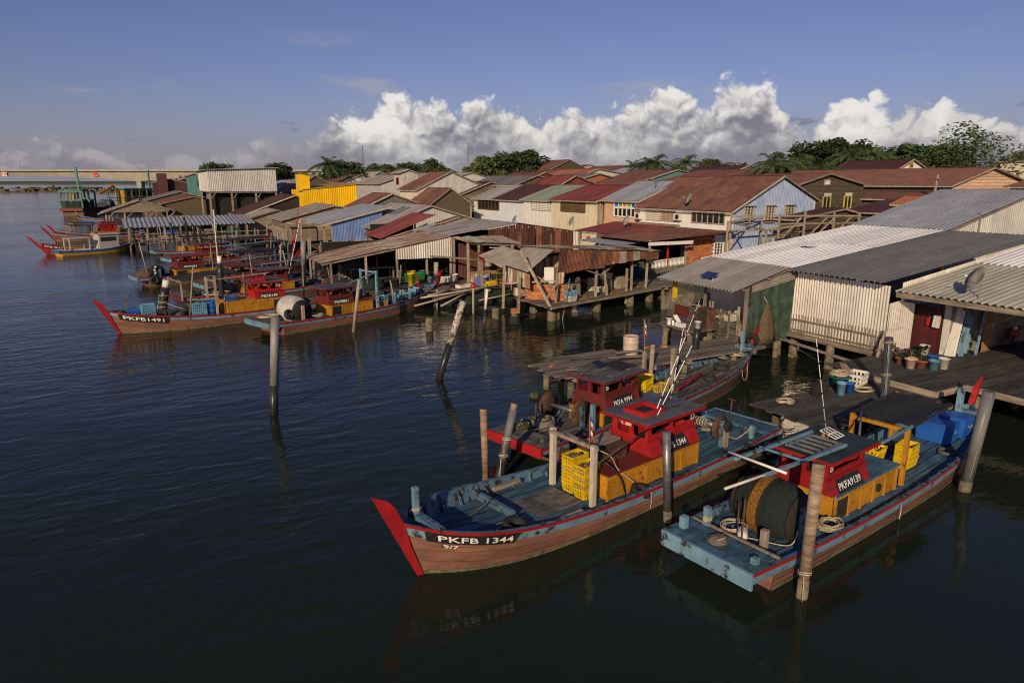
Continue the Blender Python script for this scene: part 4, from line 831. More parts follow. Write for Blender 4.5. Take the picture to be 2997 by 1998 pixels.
roof(S, (23.6, 22.55, 3.62), (23.6, 28.1, 3.62), (27.35, 28.2, 4.52), (27.35, 22.7, 4.52), C_GREY, .9, 1, .26, .04)
for y in (22.9, 25.6, 27.9): rail(S, (24.7, y, 1.08), (24.7, y, 3.82), .13, name='post'); rail(S, (23.7, y, 3.55), (27.4, y, 4.42), .1, .1, M_WOODX, 'rafter')
for x, z in ((24.2, 3.68), (25.8, 4.08), (27.2, 4.40)): rail(S, (x, 22.6, z), (x, 28.1, z), .07, .07, M_WOODY, 'purlin')
MB().box(24.55, 24.62, 27.6, 27.9, 2.5, 3.6).build('yellow_board', paint('yellow_paint', (.62, .40, .02), .2), S); MB().box(24.5, 24.62, 26.6, 27.6, 1.7, 2.2).build('red_board', M_DKRED, S)
for y0, y1 in ((23.3, 25.0), (25.2, 28.2)):
    for z in (1.2, 1.75, 2.35): rail(S, (24.72, y0, z), (24.72, y1, z), .07, .06, M_WOODY, 'fence_rail')
    n = 4 if y0 < 25 else 5
    for k in range(n): y = y0 + (y1 - y0) * k / (n - 1); rail(S, (24.66, y, 1.1), (24.66, y, 2.45 + (.3 if k in (0, n - 1) else 0)), .08, .06, M_WOOD, 'fence_post')
def netmat(name, c, dens):
    m = bpy.data.materials.new(name); m.use_nodes = True; t = NT(m.node_tree); tc = t.new('ShaderNodeTexCoord'); ch = t.new('ShaderNodeTexNoise'); ch.inputs['Scale'].default_value = 3.0; t.link(tc.outputs['Object'], ch.inputs['Vector'])
    b = t.new('ShaderNodeBsdfPrincipled'); t.link(t.mix(t.ramp(ch.outputs[0], .3, .7), tuple(x * .6 for x in c), c), b.inputs['Base Color']); b.inputs['Roughness'].default_value = .95; tr = t.new('ShaderNodeBsdfTransparent')
    mx = t.new('ShaderNodeMixShader'); t.link(t.math('ADD', t.math('MULTIPLY', ch.outputs[0], .25), dens - .12), mx.inputs[0]); t.link(tr.outputs[0], mx.inputs[1]); t.link(b.outputs[0], mx.inputs[2]); o = t.new('ShaderNodeOutputMaterial'); t.link(mx.outputs[0], o.inputs[0]); return m
NET_G = netmat('green_shade_net', (.045, .085, .06), .86); NET_D = netmat('thin_fence_net', (.10, .09, .075), .42); NET_DK = netmat('dark_fishing_net', (.022, .032, .026), .8)
def drape(t, p, q, z0, z1, m, name='net_wall', wav=.06, n=14, zs=0.0):
    p, q = Vector((*p, 0)), Vector((*q, 0)); nn = (q - p).cross(Vector((0, 0, 1))).normalized(); vs, fs = [], []
    for j in range(5):
        for i in range(n + 1): a = p.lerp(q, i / n) + nn * (wav * math.sin(i * 1.7 + j * .8) + wav * .5 * math.sin(i * 3.1)); vs.append((a.x, a.y, z0 + (z1 + zs * i / n - z0) * j / 4 - .03 * math.sin(i * 2.2) * (j == 0)))
    for j in range(4):
        for i in range(n): k = j * (n + 1) + i; fs.append((k, k + 1, k + n + 2, k + n + 1))
    MB().add(vs, fs).build(name, m, t, True)
drape(S, (24.62, 23.2), (24.62, 28.2), 1.15, 2.3, NET_D, 'fence_net', .02)
drape(S, (24.9, 22.85), (28.0, 22.88), 1.0, 3.45, NET_G, 'net_wall', .06, 18, .55); drape(S, (24.72, 22.9), (25.6, 22.82), .9, 2.6, NET_G, 'net_wall', .08, 8)
MB().corr((24.9, 22.80, 3.45), (24.9, 22.80, 3.80), (28.0, 22.80, 4.45), (28.0, 22.80, 3.95), .1, .015).build('gable_sheet', C_TIN, S)
wallrow(S, (27.4, 28.0), (27.4, 24.6), 1.2, 4.4, C_SILVER, .8, .15, .028, 'inner_wall')
MB().box(25.2, 27.3, 23.1, 24.4, 1.15, 1.75).build('bench', M_WOODX, S); MB().box(25.0, 26.2, 25.6, 27.6, 1.85, 1.92).build('work_table', M_WOODX, S)
for x, y in ((25.1, 25.7), (26.1, 25.7), (25.1, 27.5), (26.1, 27.5)): rail(S, (x, y, 1.12), (x, y, 1.86), .06, name='table_leg')
t = thing('hanging_net', 'tan net hung in a cone on the green net wall', 'net'); mb = MB(); mb.lathe([(.60, 1.05), (.56, 1.5), (.42, 2.1), (.24, 2.6), (.06, 2.95)], 16, (25.75, 22.55, 0)); 
for i, v in enumerate(mb.v): a = i % 16; k = 1 + .16 * math.sin(a * 2.4); mb.v[i] = (25.75 + (v[0] - 25.75) * k, 22.55 + (v[1] - 22.55) * k * .45, v[2])
mb.build('folds', M_NETBR, t, True); MB().tube([(25.75, 22.55, 2.9), (25.75, 22.8, 3.2)], .02, 5).build('hook_rope', M_ROPE, t); rail(t, (25.75, 22.5, .95), (25.75, 22.75, 1.08), .1, name='foot_board')
t = thing('solar_panel', 'small blue solar panel on white legs on the shelter roof', 'solar panel', (24.3, 25.0, 3.78)); MB().poly([(-.22, -.4, .22), (.25, -.4, .40), (.25, .4, .40), (-.22, .4, .22)], .03, (-.3, 0, 1)).build('panel', mat('blue_solar_cell', (.02, .045, .15), (.015, .03, .1), 5, rough=.2, bump=0), t)
for y in (-.2, .2): rail(t, (.05, y, 0), (.05, y, .31), .03, m=M_WPLAST, name='leg')
# toilet platform on the seaward side of the fence
deck('toilet_platform', 'narrow plank platform carrying a toilet in front of the shelter fence', 22.7, 24.4, 24.35, 26.7, 1.5, 'y', .22, M_PLANK, [(22.9, 26.4), (24.2, 26.4), (22.9, 24.6), (24.2, 24.6)], 2.6, .1, pile_r=.14)
M_PORC = mat('white_porcelain', (.78, .76, .72), (.70, .68, .64), 2, rough=.18, bump=0)
t = thing('toilet', 'white toilet bowl with dark seat standing out on the platform', 'toilet', (22.95, 26.2, 1.5)); MB().lathe([(.12, 0), (.11, .08), (.09, .18), (.16, .32), (.22, .38), (.2, .39), (.15, .30)], 16).build('bowl', M_PORC, t, True); MB().lathe([(.23, .39), (.23, .415), (.10, .42)], 16).build('seat', mat('plum_seat', (.05, .015, .03), rough=.4), t, True); MB().tube([(.0, -.28, 0), (0, -.28, .28)], .06, 8).build('pipe', M_PORC, t, True)
t = thing('toilet_cistern', 'white cistern lying on its side beside the toilet bowl', 'cistern', (23.1, 25.55, 1.5)); MB().box(-.12, .12, -.28, .28, 0, .2).build('tank', M_PORC, t); MB().hexa([(-.12, .1, .21), (.12, .1, .21), (.12, .42, .50), (-.12, .42, .50), (-.12, .08, .235), (.12, .08, .235), (.12, .40, .53), (-.12, .40, .53)]).build('lid', M_PORC, t)
t = thing('metal_locker', 'dark rusty metal cabinet against the shelter fence', 'cabinet', (24.05, 24.75, 1.5)); MB().box(-.28, .28, -.33, .33, 0, 1.0).build('body', M_RUSTM, t); MB().box(-.3, -.281, -.3, .3, .05, .95).build('door', mat('dark_brown_steel', (.05, .03, .025), (.03, .02, .018), 3), t)

# ================================================================ tin shed with pickets, its roofs
T = thing('tin_shed', 'big shed with silver corrugated walls, picket base and white and grey roof', 'shed')
wallrow(T, (27.9, 17.95), (27.9, 22.9), 1.95, 4.2, C_SILVER, .75, .15, .028, 'wall_sheet', .02, z1b=4.25); wallrow(T, (27.93, 17.95), (27.93, 22.9), 1.3, 2.3, C_SILVER, .8, .15, .028, 'lower_sheet')
wallrow(T, (38.5, 17.92), (27.9, 17.92), 1.3, 5.6, C_SILVER, .75, .15, .028, 'wall_sheet', .02, z1b=4.2)
wallrow(T, (29.2, 17.88), (27.95, 17.88), 2.3, 3.2, C_SILVER, .6, .15, .028, 'wall_patch')
n = 30
for k in range(n):
    y = 18.0 + 4.9 * k / (n - 1); MB().box(-.012, .012, -.02, .02, 0, 1).build('picket', M_WOOD, T).location = (27.86, y, 1.22); o = T.children[-1]; o.scale = (1, 1, .95 + .13 * math.sin(k * 12.3))
for z in (1.45, 1.95): rail(T, (27.84, 17.95, z), (27.84, 22.9, z), .03, .07, M_WOODY, 'picket_rail')
MB().box(27.6, 28.0, 17.85, 23.0, 1.2, 1.29).build('base_board', M_WOODY, T); rail(T, (27.65, 17.8, 1.15), (27.65, 23.6, 1.15), .12, .1, M_WOODY, 'bearer'); rail(T, (27.5, 17.4, .55), (27.6, 24.0, .95), .09, .12, M_WOODY, 'brace'); rail(T, (26.3, 17.3, .5), (27.6, 17.75, 2.4), .09, .09, M_WOOD, 'prop'); rail(T, (26.3, 17.3, -.3), (26.3, 17.3, .55), .09, name='prop_foot')
for x, y in ((27.8, 18.4), (27.7, 20.4), (28.1, 22.8), (27.7, 23.45), (30.5, 18.4), (30.5, 21), (30.5, 23.4), (29, 23.4)): MB().lathe([(.24, -.7), (.21, .3), (.18, 1.2)], 10, (x, y, 0)).build('pile', M_PILE, T, True)
MB().box(28.02, 39, 18.1, 28.4, 1.16, 1.24).build('floor', M_PLANKD, T)
zR = lambda x: 4.36 + (x - 27.15) * .118
roof(T, (27.15, 17.75, zR(27.15)), (27.15, 22.75, zR(27.15)), (40, 22.75, zR(40)), (40, 17.75, zR(40)), C_DKGREY, .83, 2, .26, .04)
roof(T, (27.1, 22.75, zR(27.1) + .03), (27.1, 28.6, zR(27.1) + .03), (40.2, 28.6, zR(40.2) + .03), (40.2, 22.75, zR(40.2) + .03), C_WHITE, .83, 2, .26, .04)
wallrow(T, (29, 28.45), (40, 28.45), 1.3, 4.4, C_PALEW, .9, .125, .016, 'wall_sheet', z1b=5.7)
MB().box(32.0, 32.6, 25.5, 26.1, 5.04, 5.07).build('skylight', M_GLASS, T)
U = thing('tall_tin_shed', 'higher shed with long blue-grey corrugated roof behind the white roof', 'shed'); zU = lambda x: 5.92 + (x - 40) * .243
roof(U, (39.8, 22.6, zU(39.8)), (39.8, 28.7, zU(39.8)), (48.8, 28.7, zU(48.8)), (48.8, 22.6, zU(48.8)), C_BLUEGREY, .85, 2, .26, .04)
roof(U, (48.85, 22.6, zU(48.8)), (48.85, 28.7, zU(48.8)), (56, 28.7, zU(42)), (56, 22.6, zU(42)), C_BLUEGREY, .85, 1, .26, .04)
wallrow(U, (48.6, 22.9), (40.2, 22.9), 1.2, 7.9, C_PALEW, .8, .2, .03, 'wall_sheet', z1b=5.85); wallrow(U, (48.6, 28.4), (40.2, 28.4), 1.2, 7.9, C_PALEW, .8, .2, .03, 'wall_sheet', z1b=5.85); rail(U, (39.9, 22.78, 5.80), (48.7, 22.78, 7.93), .05, .16, M_WOODX, 'barge_board'); rail(U, (43, 22.8, 4.6), (43, 22.8, 7.0), .06, name='vent_pipe', m=M_PALEPIPE)

# ================================================================ carport and walkway
K = thing('carport', 'wide beige and white corrugated carport roof over the plank walkway', 'carport'); zK = lambda x: 4.0 + (x - 28.0) * .148
roof(K, (28.0, 8.4, zK(28)), (28.0, 17.8, zK(28)), (34, 17.8, zK(34)), (34, 8.4, zK(34)), C_BEIGE, .85, 1, .28, .045)
roof(K, (33.8, 8.4, zK(33.8) + .03), (33.8, 17.8, zK(33.8) + .03), (44, 17.8, zK(44) + .03), (44, 8.4, zK(44) + .03), C_WHITE, .85, 1, .28, .045)
rail(K, (28.1, 8.4, zK(28) - .16), (28.1, 17.8, zK(28) - .16), .07, .2, M_WOODY, 'fascia')
for x, y in ((29.9, 17.4), (33.6, 16.8), (29.9, 12.2), (33.6, 12.0), (30, 8.6)): MB().box(x - .09, x + .09, y - .09, y + .09, 1.28, zK(x) - .1).build('post', M_CONC, K)
for x in (29.9, 33.6, 38): rail(K, (x, 8.4, zK(x) - .1), (x, 17.7, zK(x) - .1), .09, .12, M_WOODY, 'purlin')
wallrow(K, (44, 17.6), (44, 8.4), 1.3, zK(44) - .1, C_MAROON, .9, .2, .02, 'back_wall')
deck('walkway', 'broad dark plank walkway under and before the carport', 24.05, 44, 13.4, 17.8, 1.3, 'x', .24, M_PLANKD, [(24.4, 13.7), (24.4, 16.4), (27, 13.7), (30, 13.7), (27, 17.3)], 4.5, .06, .06)
deck('walkway', 'dark plank walkway running past the bow of PKFA9139', 25.95, 44, 6.5, 13.38, 1.3, 'x', .24, M_PLANKD, [(26.2, 13.1), (26.2, 10), (29, 13.1), (26.2, 7)], 4.5, .06, .06)
rail(bpy.data.objects['walkway'], (-.02, .0, 1.2), (-.02, 3.2, 1.2), .07, .22, M_WOODY, 'edge_board'); rail(bpy.data.objects['walkway'], (0, -.04, 1.2), (1.95, -.04, 1.2), .07, .22, M_WOODX, 'edge_board'); rail(bpy.data.objects['walkway.001'], (-.05, 0, 1.2), (-.05, 6.9, 1.2), .07, .22, M_WOODY, 'edge_board')
deck('platform', 'dark sagging plank platform with ropes between the boats', 17.85, 24.05, 13.0, 16.0, 1.1, 'x', .24, M_PLANKD, [(18.6, 13.4), (18.7, 15.6), (20.6, 13.3), (20.8, 15.7), (23, 13.4), (23.2, 15.7)], 3.2, .15, .06)
# store front under the carport
W_ = thing('store_front', 'dark red panelled store door with cream jambs under the carport', 'doorway')
for k in range(7): MB().box(29.72, 29.76, 16.62 + k * .19, 16.80 + k * .19, 1.32, 3.45).build('door_panel', paint('dark_maroon_paint', (.075, .012, .014), .1), W_)
MB().box(29.70, 29.80, 16.36, 16.60, 1.3, 3.6).build('jamb', M_WPLAST, W_); MB().box(29.6, 29.85, 16.3, 17.95, 3.47, 3.6).build('lintel', M_CONC, W_); MB().box(29.8, 36, 16.30, 16.42, 1.3, 3.5).build('side_wall', M_CONC, W_)
roof(W_, (28.6, 16.3, 3.5), (28.6, 17.8, 3.5), (29.9, 17.8, 3.85), (29.9, 16.3, 3.85), C_BLUEW, .8, 1, .15, .015, 'canopy_sheet')
def lean_boards(label, x, y, m, n, h, w=.2):
    t = thing('leaning_boards', label, 'boards', (x, y, 1.3))
    for k in range(n): MB().beam((-.25 - .05 * k, k * .055, 0.02), (.1 - .02 * k, k * .055 + .04, h * rnd(.85, 1)), .04, w, (0, 1, 0)).build('board', m, t)
lean_boards('pale planks leaning upright beside the dark red door', 30.0, 16.05, M_WPLAST, 4, 2.1); lean_boards('blue-painted planks leaning beside the blue ladder', 30.3, 15.85, M_STRAKE, 3, 1.9, .12)
t = thing('step_ladder', 'pale blue wooden ladder leaning against the carport post', 'ladder', (30.9, 15.75, 1.3))
for s_ in (0, .42): MB().beam((0, s_, 0), (.35, s_, 2.5), .05, .1, (0, 1, 0)).build('stile', M_STRAKE, t)
for k in range(7): MB().box(.02 + .33 * (k + .5) / 7 - .04, .02 + .33 * (k + .5) / 7 + .05, .03, .39, .2 + k * .33, .23 + k * .33).build('rung', M_STRAKE, t)
t = thing('plywood_sheet', 'brown plywood sheet standing behind the blue ladder', 'board', (31.6, 15.9, 1.3)); MB().poly([(0, 0, .015), (.9, .15, .015), (1.0, .25, 2.0), (.1, .1, 2.0)], .02, (0, 1, 0)).build('sheet', mat('brown_plywood', (.36, .17, .06), (.25, .12, .05), 2), t); MB().beam((0, -.02, .03), (.9, .13, .03), .04).build('batten', M_WOODX, t)
def cloth(label, p, w, h, m):
    t = thing('hanging_cloth', label, 'cloth', p); MB().strip([(0, -w / 2 + w * i / 5, .02 * math.sin(i)) for i in range(6)], [(.03 * math.sin(i * 2), -w / 2 + w * i / 5 + .03, -h + .04 * math.sin(i * 3)) for i in range(6)]).build('fabric', m, t, True); MB().tube([(0, -w / 2, 0), (0, 0, .18), (0, 0, .9)], .008, 4).build('string', M_ROPEDK, t)
cloth('white cloth hanging before the dark red door', (29.5, 16.75, 3.0), .32, .55, M_WTARP); cloth('small red cloth hanging before the dark red door', (29.55, 17.15, 2.8), .15, .30, M_REDP)
# motorbike under the carport
def motorbike(label, loc, rz, m):
    t = thing('motorbike', label, 'motorbike', loc, rz)
    Mx = Matrix(((1, 0, 0), (0, 0, 1), (0, 1, 0)))
    for x in (-.6, .6):
        w_ = MB(); n, k = 20, 6; 
        w_.tube([(x + .25 * math.cos(a), 0, .29 + .25 * math.sin(a)) for a in [i * 2 * math.pi / 20 for i in range(20)]], .045, 7, closed=True); wo_ = w_.build('wheel', M_TYRE, t, True); MB().lathe([(.05, -.04), (.2, -.01), (.2, .01), (.05, .04)], 16, (x, 0, .29), Mx).build('rim', M_STEEL, wo_)
    MB().tube([(-.55, 0, .75), (-.2, 0, .62), (.1, 0, .45), (.35, 0, .85), (.45, 0, .95)], [.08, .10, .12, .09, .05], 8).build('frame', m, t, True)
    MB().hexa([(-.7, -.12, .70), (.05, -.10, .66), (.05, .10, .66), (-.7, .12, .70), (-.72, -.10, .80), (.08, -.08, .76), (.08, .08, .76), (-.72, .10, .80)]).build('seat', M_TYRE, t)
    MB().hexa([(.30, -.20, .45), (.42, -.16, .40), (.42, .16, .40), (.30, .20, .45), (.32, -.13, .92), (.5, -.1, .88), (.5, .1, .88), (.32, .13, .92)]).build('leg_shield', m, t)
    MB().tube([(.38, -.32, 1.02), (.42, 0, 1.0), (.38, .32, 1.02)], .018, 6).build('handlebar', M_STEEL, t); MB().lathe([(.02, -.02), (.09, 0), (.09, .06)], 10, (.50, 0, .93), Matrix(((0, 0, 1), (0, 1, 0), (1, 0, 0)))).build('headlight', M_WPLAST, t, True)
    for s_ in (-1, 1): MB().tube([(.6, s_ * .07, .29), (.42, s_ * .07, .85)], .022, 6).build('fork', M_STEEL, t); MB().tube([(.40, s_ * .30, 1.02), (.35, s_ * .36, 1.16)], .01, 4).build('mirror_stem', M_STEEL, t)
    MB().tube([(-.5, .12, .33), (.15, .12, .3)], .04, 7).build('exhaust', M_STEEL, t); MB().box(-.15, .15, -.12, .12, .28, .48).build('engine', M_STEEL, t); MB().beam((-.1, .13, .3), (-.1, .25, .0), .02).build('stand', M_STEEL, t); return t
motorbike('red motorbike parked in the shade at the back of the carport', (34.2, 15.9, 1.3), R(200), M_REDP); motorbike('dark motorbike parked at the edge of the walkway', (31.8, 13.2, 1.3), R(250), M_DARKIN)
# satellite dish
def dish(label, p, rz=R(-110), s=.45, tilt=-35, leg=.5):
    t = thing('satellite_dish', label, 'satellite dish', p, rz, 'satellite dishes on the roofs'); Mx = Matrix.Rotation(R(90 + tilt), 3, 'Y')
    MB().lathe([(.02, .0), (s * .5, .03), (s * .8, .075), (s, .12), (s, .135), (s * .5, .045), (.02, .015)], 20, (0, 0, leg + s * .35), Mx, cap=False).build('reflector', mat('dish_grey', (.36, .33, .29), (.26, .24, .21), 3), t, True)
    MB().tube([(-.12, 0, -.3), (-.12, 0, leg), (0, 0, leg + s * .35)], .028, 7).build('mast', M_PALEPIPE, t); MB().tube([(.05, 0, leg + s * .0), (s * 1.0, 0, leg + s * .65)], .015, 5).build('feed_arm', M_PALEPIPE, t); MB().box(s * .95, s * 1.12, -.04, .04, leg + s * .6, leg + s * .75).build('receiver', M_WPLAST, t); return t
dish('grey satellite dish near the eave of the beige carport roof', (28.6, 14.9, zK(28.6)), R(150), .5, -30, .55)

# ---- things on the platform and walkway
rope_coil('pale rope coil with orange twine on the outer platform', (18.85, 15.4, 1.11), .36, 8, M_ROPE, .02, .14, 11); rope_coil('orange-brown twine heap beside the pale rope coil', (19.6, 15.55, 1.11), .25, 4, M_NETBR, .012, .1, 12)
drum('dark jerrycan-like drum on the platform beside a rope', (20.6, 15.55, 1.105), M_DARKIN, .2, .42, 'plastic_drum'); drum('second dark drum on the platform behind the blue buckets', (21.1, 15.7, 1.105), M_DARKIN, .22, .45, 'plastic_drum')
bucket('white and blue streaked bucket on the platform', (21.4, 15.15, 1.105), M_PALEBLUE, .17, .46, handle=False); bucket('bright blue bucket beside the streaked bucket on the platform', (21.82, 15.1, 1.105), M_BLUEBOX, .15, .40, handle=False)
t = bucket('green tub overflowing with pale rope on the platform', (22.2, 15.85, 1.105), M_TEALP, .36, .42, 'rope_tub', 'tub', False); rope_coil('pale rope heaped over the green tub on the platform', (22.2, 15.85, 1.45), .46, 12, M_ROPE, .02, .32, 13)
crate('pale grey crate holding broken boards on the platform', (23.1, 15.75, 1.105), .3, CRATE_W, None, 1.5)
t = thing('scrap_boards', 'brown scrap boards sticking out of the pale grey crate', 'boards', (23.1, 15.75, 1.14))
for k in range(4): MB().beam((-.2 + .1 * k, .0 - .05 * k, 0), (-.45 + .15 * k, .45 + .04 * k, .75 - .05 * k), .12, .03).build('board', M_WOOD, t)
rope_coil('flat pale hose coil on the platform before the grey crate', (22.55, 15.05, 1.11), .42, 4, M_ROPE, .018, .05, 14)
def leaves(mb, c, n, ln, wd, up=.6, rg=random):
    for _ in range(n):
        a = rg.uniform(0, 6.28); e = rg.uniform(.1, 1.0) * up; l = ln * rg.uniform(.6, 1.1); d = Vector((math.cos(a) * math.cos(e), math.sin(a) * math.cos(e), math.sin(e))); s_ = d.cross(Vector((0, 0, 1))).normalized() * wd
        c_ = Vector(c); m_ = c_ + d * l * .55 + Vector((0, 0, l * .12)); t_ = c_ + d * l - Vector((0, 0, l * .22)); mb.add([c_ - s_ * .3, c_ + s_ * .3, m_ + s_, t_, m_ - s_], [(0, 1, 2, 4), (4, 2, 3)])
LEAF = [mat('leaf_green', (.055, .105, .028), (.03, .06, .016), 3, rough=.6, bump=0), mat('leaf_yellowgreen', (.20, .21, .03), (.10, .13, .02), 3, rough=.6, bump=0), mat('leaf_dark', (.028, .055, .02), (.014, .03, .012), 3, rough=.6, bump=0), mat('flower_pink', (.50, .12, .42), (.36, .06, .28), 4, bump=0)]
def potted(label, p, r, h, pm, lm, hgt, flowers=0, n=46, ln=.28, wd=.03, name='potted_plant'):
    t = thing(name, label, 'plant', p); MB().lathe([(r * .7, 0), (r * .98, h * .88), (r * 1.1, h * .88), (r * 1.1, h), (r * .9, h), (r * .85, h - .04)], 14).build('pot', pm, t, True); mb = MB()
    for k in range(5): leaves(mb, (rnd(-r, r) * .6, rnd(-r, r) * .6, h + hgt * k / 6), n // 5, ln, wd, 1.3)
    mb.build('foliage', lm, t); MB().tube([(0, 0, h - .05), (.02, .01, h + hgt * .8)], .012, 5).build('stem', M_WOOD, t)
    if flowers:
        mb = MB()
        for _ in range(flowers): c = (rnd(-.24, .24), rnd(-.24, .24), h + hgt * rnd(.4, 1.05)); leaves(mb, c, 5, .055, .03, .8)
        mb.build('flowers', LEAF[3], t)['kind'] = 'stuff'
    return t
potted('pink-flowering plant in a terracotta pot on the walkway', (26.64, 16.4, 1.305), .17, .27, M_TERRA, LEAF[0], .32, 26); potted('spiky green plant in a small pot behind the pink flowers', (27.0, 16.9, 1.305), .16, .25, M_TERRA, LEAF[0], .4, 0, 50, .4, .02)
potted('grey-green herb in a pale pink pot on the walkway', (26.37, 15.77, 1.305), .22, .42, M_PINKP, LEAF[2], .35, 0, 60, .22, .02); potted('bushy dark-leaved plant in a brown pot on the walkway', (26.8, 15.62, 1.305), .24, .3, M_TERRA, LEAF[2], .6, 0, 90, .34, .035); potted('small plant in a pot half hidden by the herb pot', (26.95, 16.35, 1.305), .15, .22, M_TERRA, LEAF[2], .35)
bucket('blue bucket beside the potted plants on the walkway', (27.0, 15.22, 1.305), M_PALEBLUE, .21, .38, handle=False); bucket('white bucket at the end of the potted plant row', (27.45, 15.1, 1.305), M_WPLAST, .2, .44); bucket('white pail with handle before the dark red door', (29.05, 16.85, 1.305), M_WPLAST, .2, .42); bucket('shallow blue bowl on the walkway behind the buckets', (28.6, 16.2, 1.305), M_BLUEBOX, .24, .14, handle=False)
t = thing('clothes_hanger', 'pink wire hanger dangling beside the carport post', 'hanger', (29.75, 17.38, 2.35)); MB().tube([(0, -.22, 0), (0, 0, .12), (0, .22, 0)], .01, 5).build('wire', M_PINKP, t); MB().tube([(0, -.22, 0), (0, .22, 0)], .01, 5).build('bar', M_PINKP, t); MB().tube([(0, 0, .12), (.02, .03, .18), (.1, .02, .2)], .008, 5).build('hook', M_STEEL, t)

# ================================================================ land behind the shore
shore = [(33, -300), (33, 30), (34.5, 42), (36, 50), (29, 58), (25, 68), (24, 86), (22, 104), (16, 128), (10, 190), (6, 260), (40, 380), (200, 700), (9000, 2500), (9000, -300)]
mb = MB(); n = len(shore); mb.add([(x, y, 1.05) for x, y in shore] + [(x - .8, y, -1) for x, y in shore], [tuple(range(n))] + [(i, i + n, (i + 1) % n + n, (i + 1) % n) for i in range(n)]); structure(mb.build('ground', M_LAND))

# ================================================================ houses
M_WALLW = mat('white_plaster', (.76, .74, .69), (.64, .62, .57), .9, rough=.85, wear=((.30, .27, .22), .18, 1.5), rnd=.05); M_CREAM = mat('cream_plaster', (.68, .61, .45), (.56, .50, .36), .9, rough=.85, wear=((.34, .29, .2), .15, 1.5), rnd=.05); M_PEACH = mat('peach_plaster', (.66, .42, .26), (.54, .33, .21), .9, rough=.85, wear=((.34, .25, .18), .15, 1.5), rnd=.05)
M_PALEBL = mat('pale_blue_plaster', (.68, .71, .74), (.58, .61, .65), .9, rough=.85, wear=((.30, .30, .29), .15, 1.5), rnd=.05); M_SIDING = mat('dark_weathered_boards', (.115, .085, .055), (.045, .04, .025), 1.2, (2, 2, 8), .9, .6, wear=((.06, .07, .03), .3, 1.2)); M_PEACHB = mat('peach_boards', (.60, .40, .27), (.45, .30, .20), 1.2, (1, 1, 6), .85, .5, wear=((.10, .08, .06), .3, 1.5))
M_LOG = mat('grey_brown_logs', (.20, .155, .105), (.085, .065, .045), 1.5, (1, 1, 6), .9, .8); M_BROWNW = mat('brown_window_wood', (.115, .055, .025), (.07, .035, .018), 4, rough=.6); M_PINKB = mat('pink_boards', (.42, .22, .16), (.32, .16, .11), 2, (1, 1, 5)); M_TRIM = mat('faded_trim', (.42, .37, .29), (.28, .24, .19), 2, rough=.8); M_YELTRIM = mat('yellow_trim', (.55, .45, .10), (.4, .32, .08), 3)
C_YELROOF = metal('dull_yellow_roof_sheet', (.42, .27, .03), None, .05); C_TEAL = metal('teal_wall_sheet', (.10, .24, .24), None, .05); C_ORANGE = metal('orange_roof_sheet', (.34, .12, .055), None, .08)
def win(t, face, pos, a0, a1, z0, z1, cols=4, fm=M_TRIM, pane=M_GLASS, rows=0, d=.08, hood=False, fw=.07, panes=None):
    """window with frame, mullions, separate panes and louvre bars; face 'x' looks to -X at x=pos, face 'y' looks to -Y at y=pos"""
    V = (lambda a, z, o: (pos - o, a, z)) if face == 'x' else (lambda a, z, o: (a, pos - o, z))
    def bx(mb, u0, u1, v0, v1, o0, o1):
        p, q = V(u0, v0, o0), V(u1, v1, o1); mb.box(min(p[0], q[0]), max(p[0], q[0]), min(p[1], q[1]), max(p[1], q[1]), min(p[2], q[2]), max(p[2], q[2]))
    mb = MB()
    for u0, u1, v0, v1 in ((a0, a1, z0, z0 + fw), (a0, a1, z1 - fw, z1), (a0, a0 + fw, z0 + fw, z1 - fw), (a1 - fw, a1, z0 + fw, z1 - fw)): bx(mb, u0, u1, v0, v1, -.02, d)
    g = (a1 - a0) / cols
    for k in range(1, cols): bx(mb, a0 + g * k - fw * .35, a0 + g * k + fw * .35, z0 + fw, z1 - fw, -.02, d * .9)
    for k in range(1, rows): z = z0 + (z1 - z0) * k / rows; bx(mb, a0 + fw, a1 - fw, z - .018, z + .018, 0, d * .7)
    if hood: bx(mb, a0 - .1, a1 + .1, z1, z1 + .06, -.02, .35)
    w_ = mb.build('window', fm, t)
    for k in range(cols): mb = MB(); bx(mb, a0 + g * k + .01, a0 + g * (k + 1) - .01, z0 + .01, z1 - .01, 0, .02); mb.build('pane', panes[k] if panes else pane, w_)
    return w_
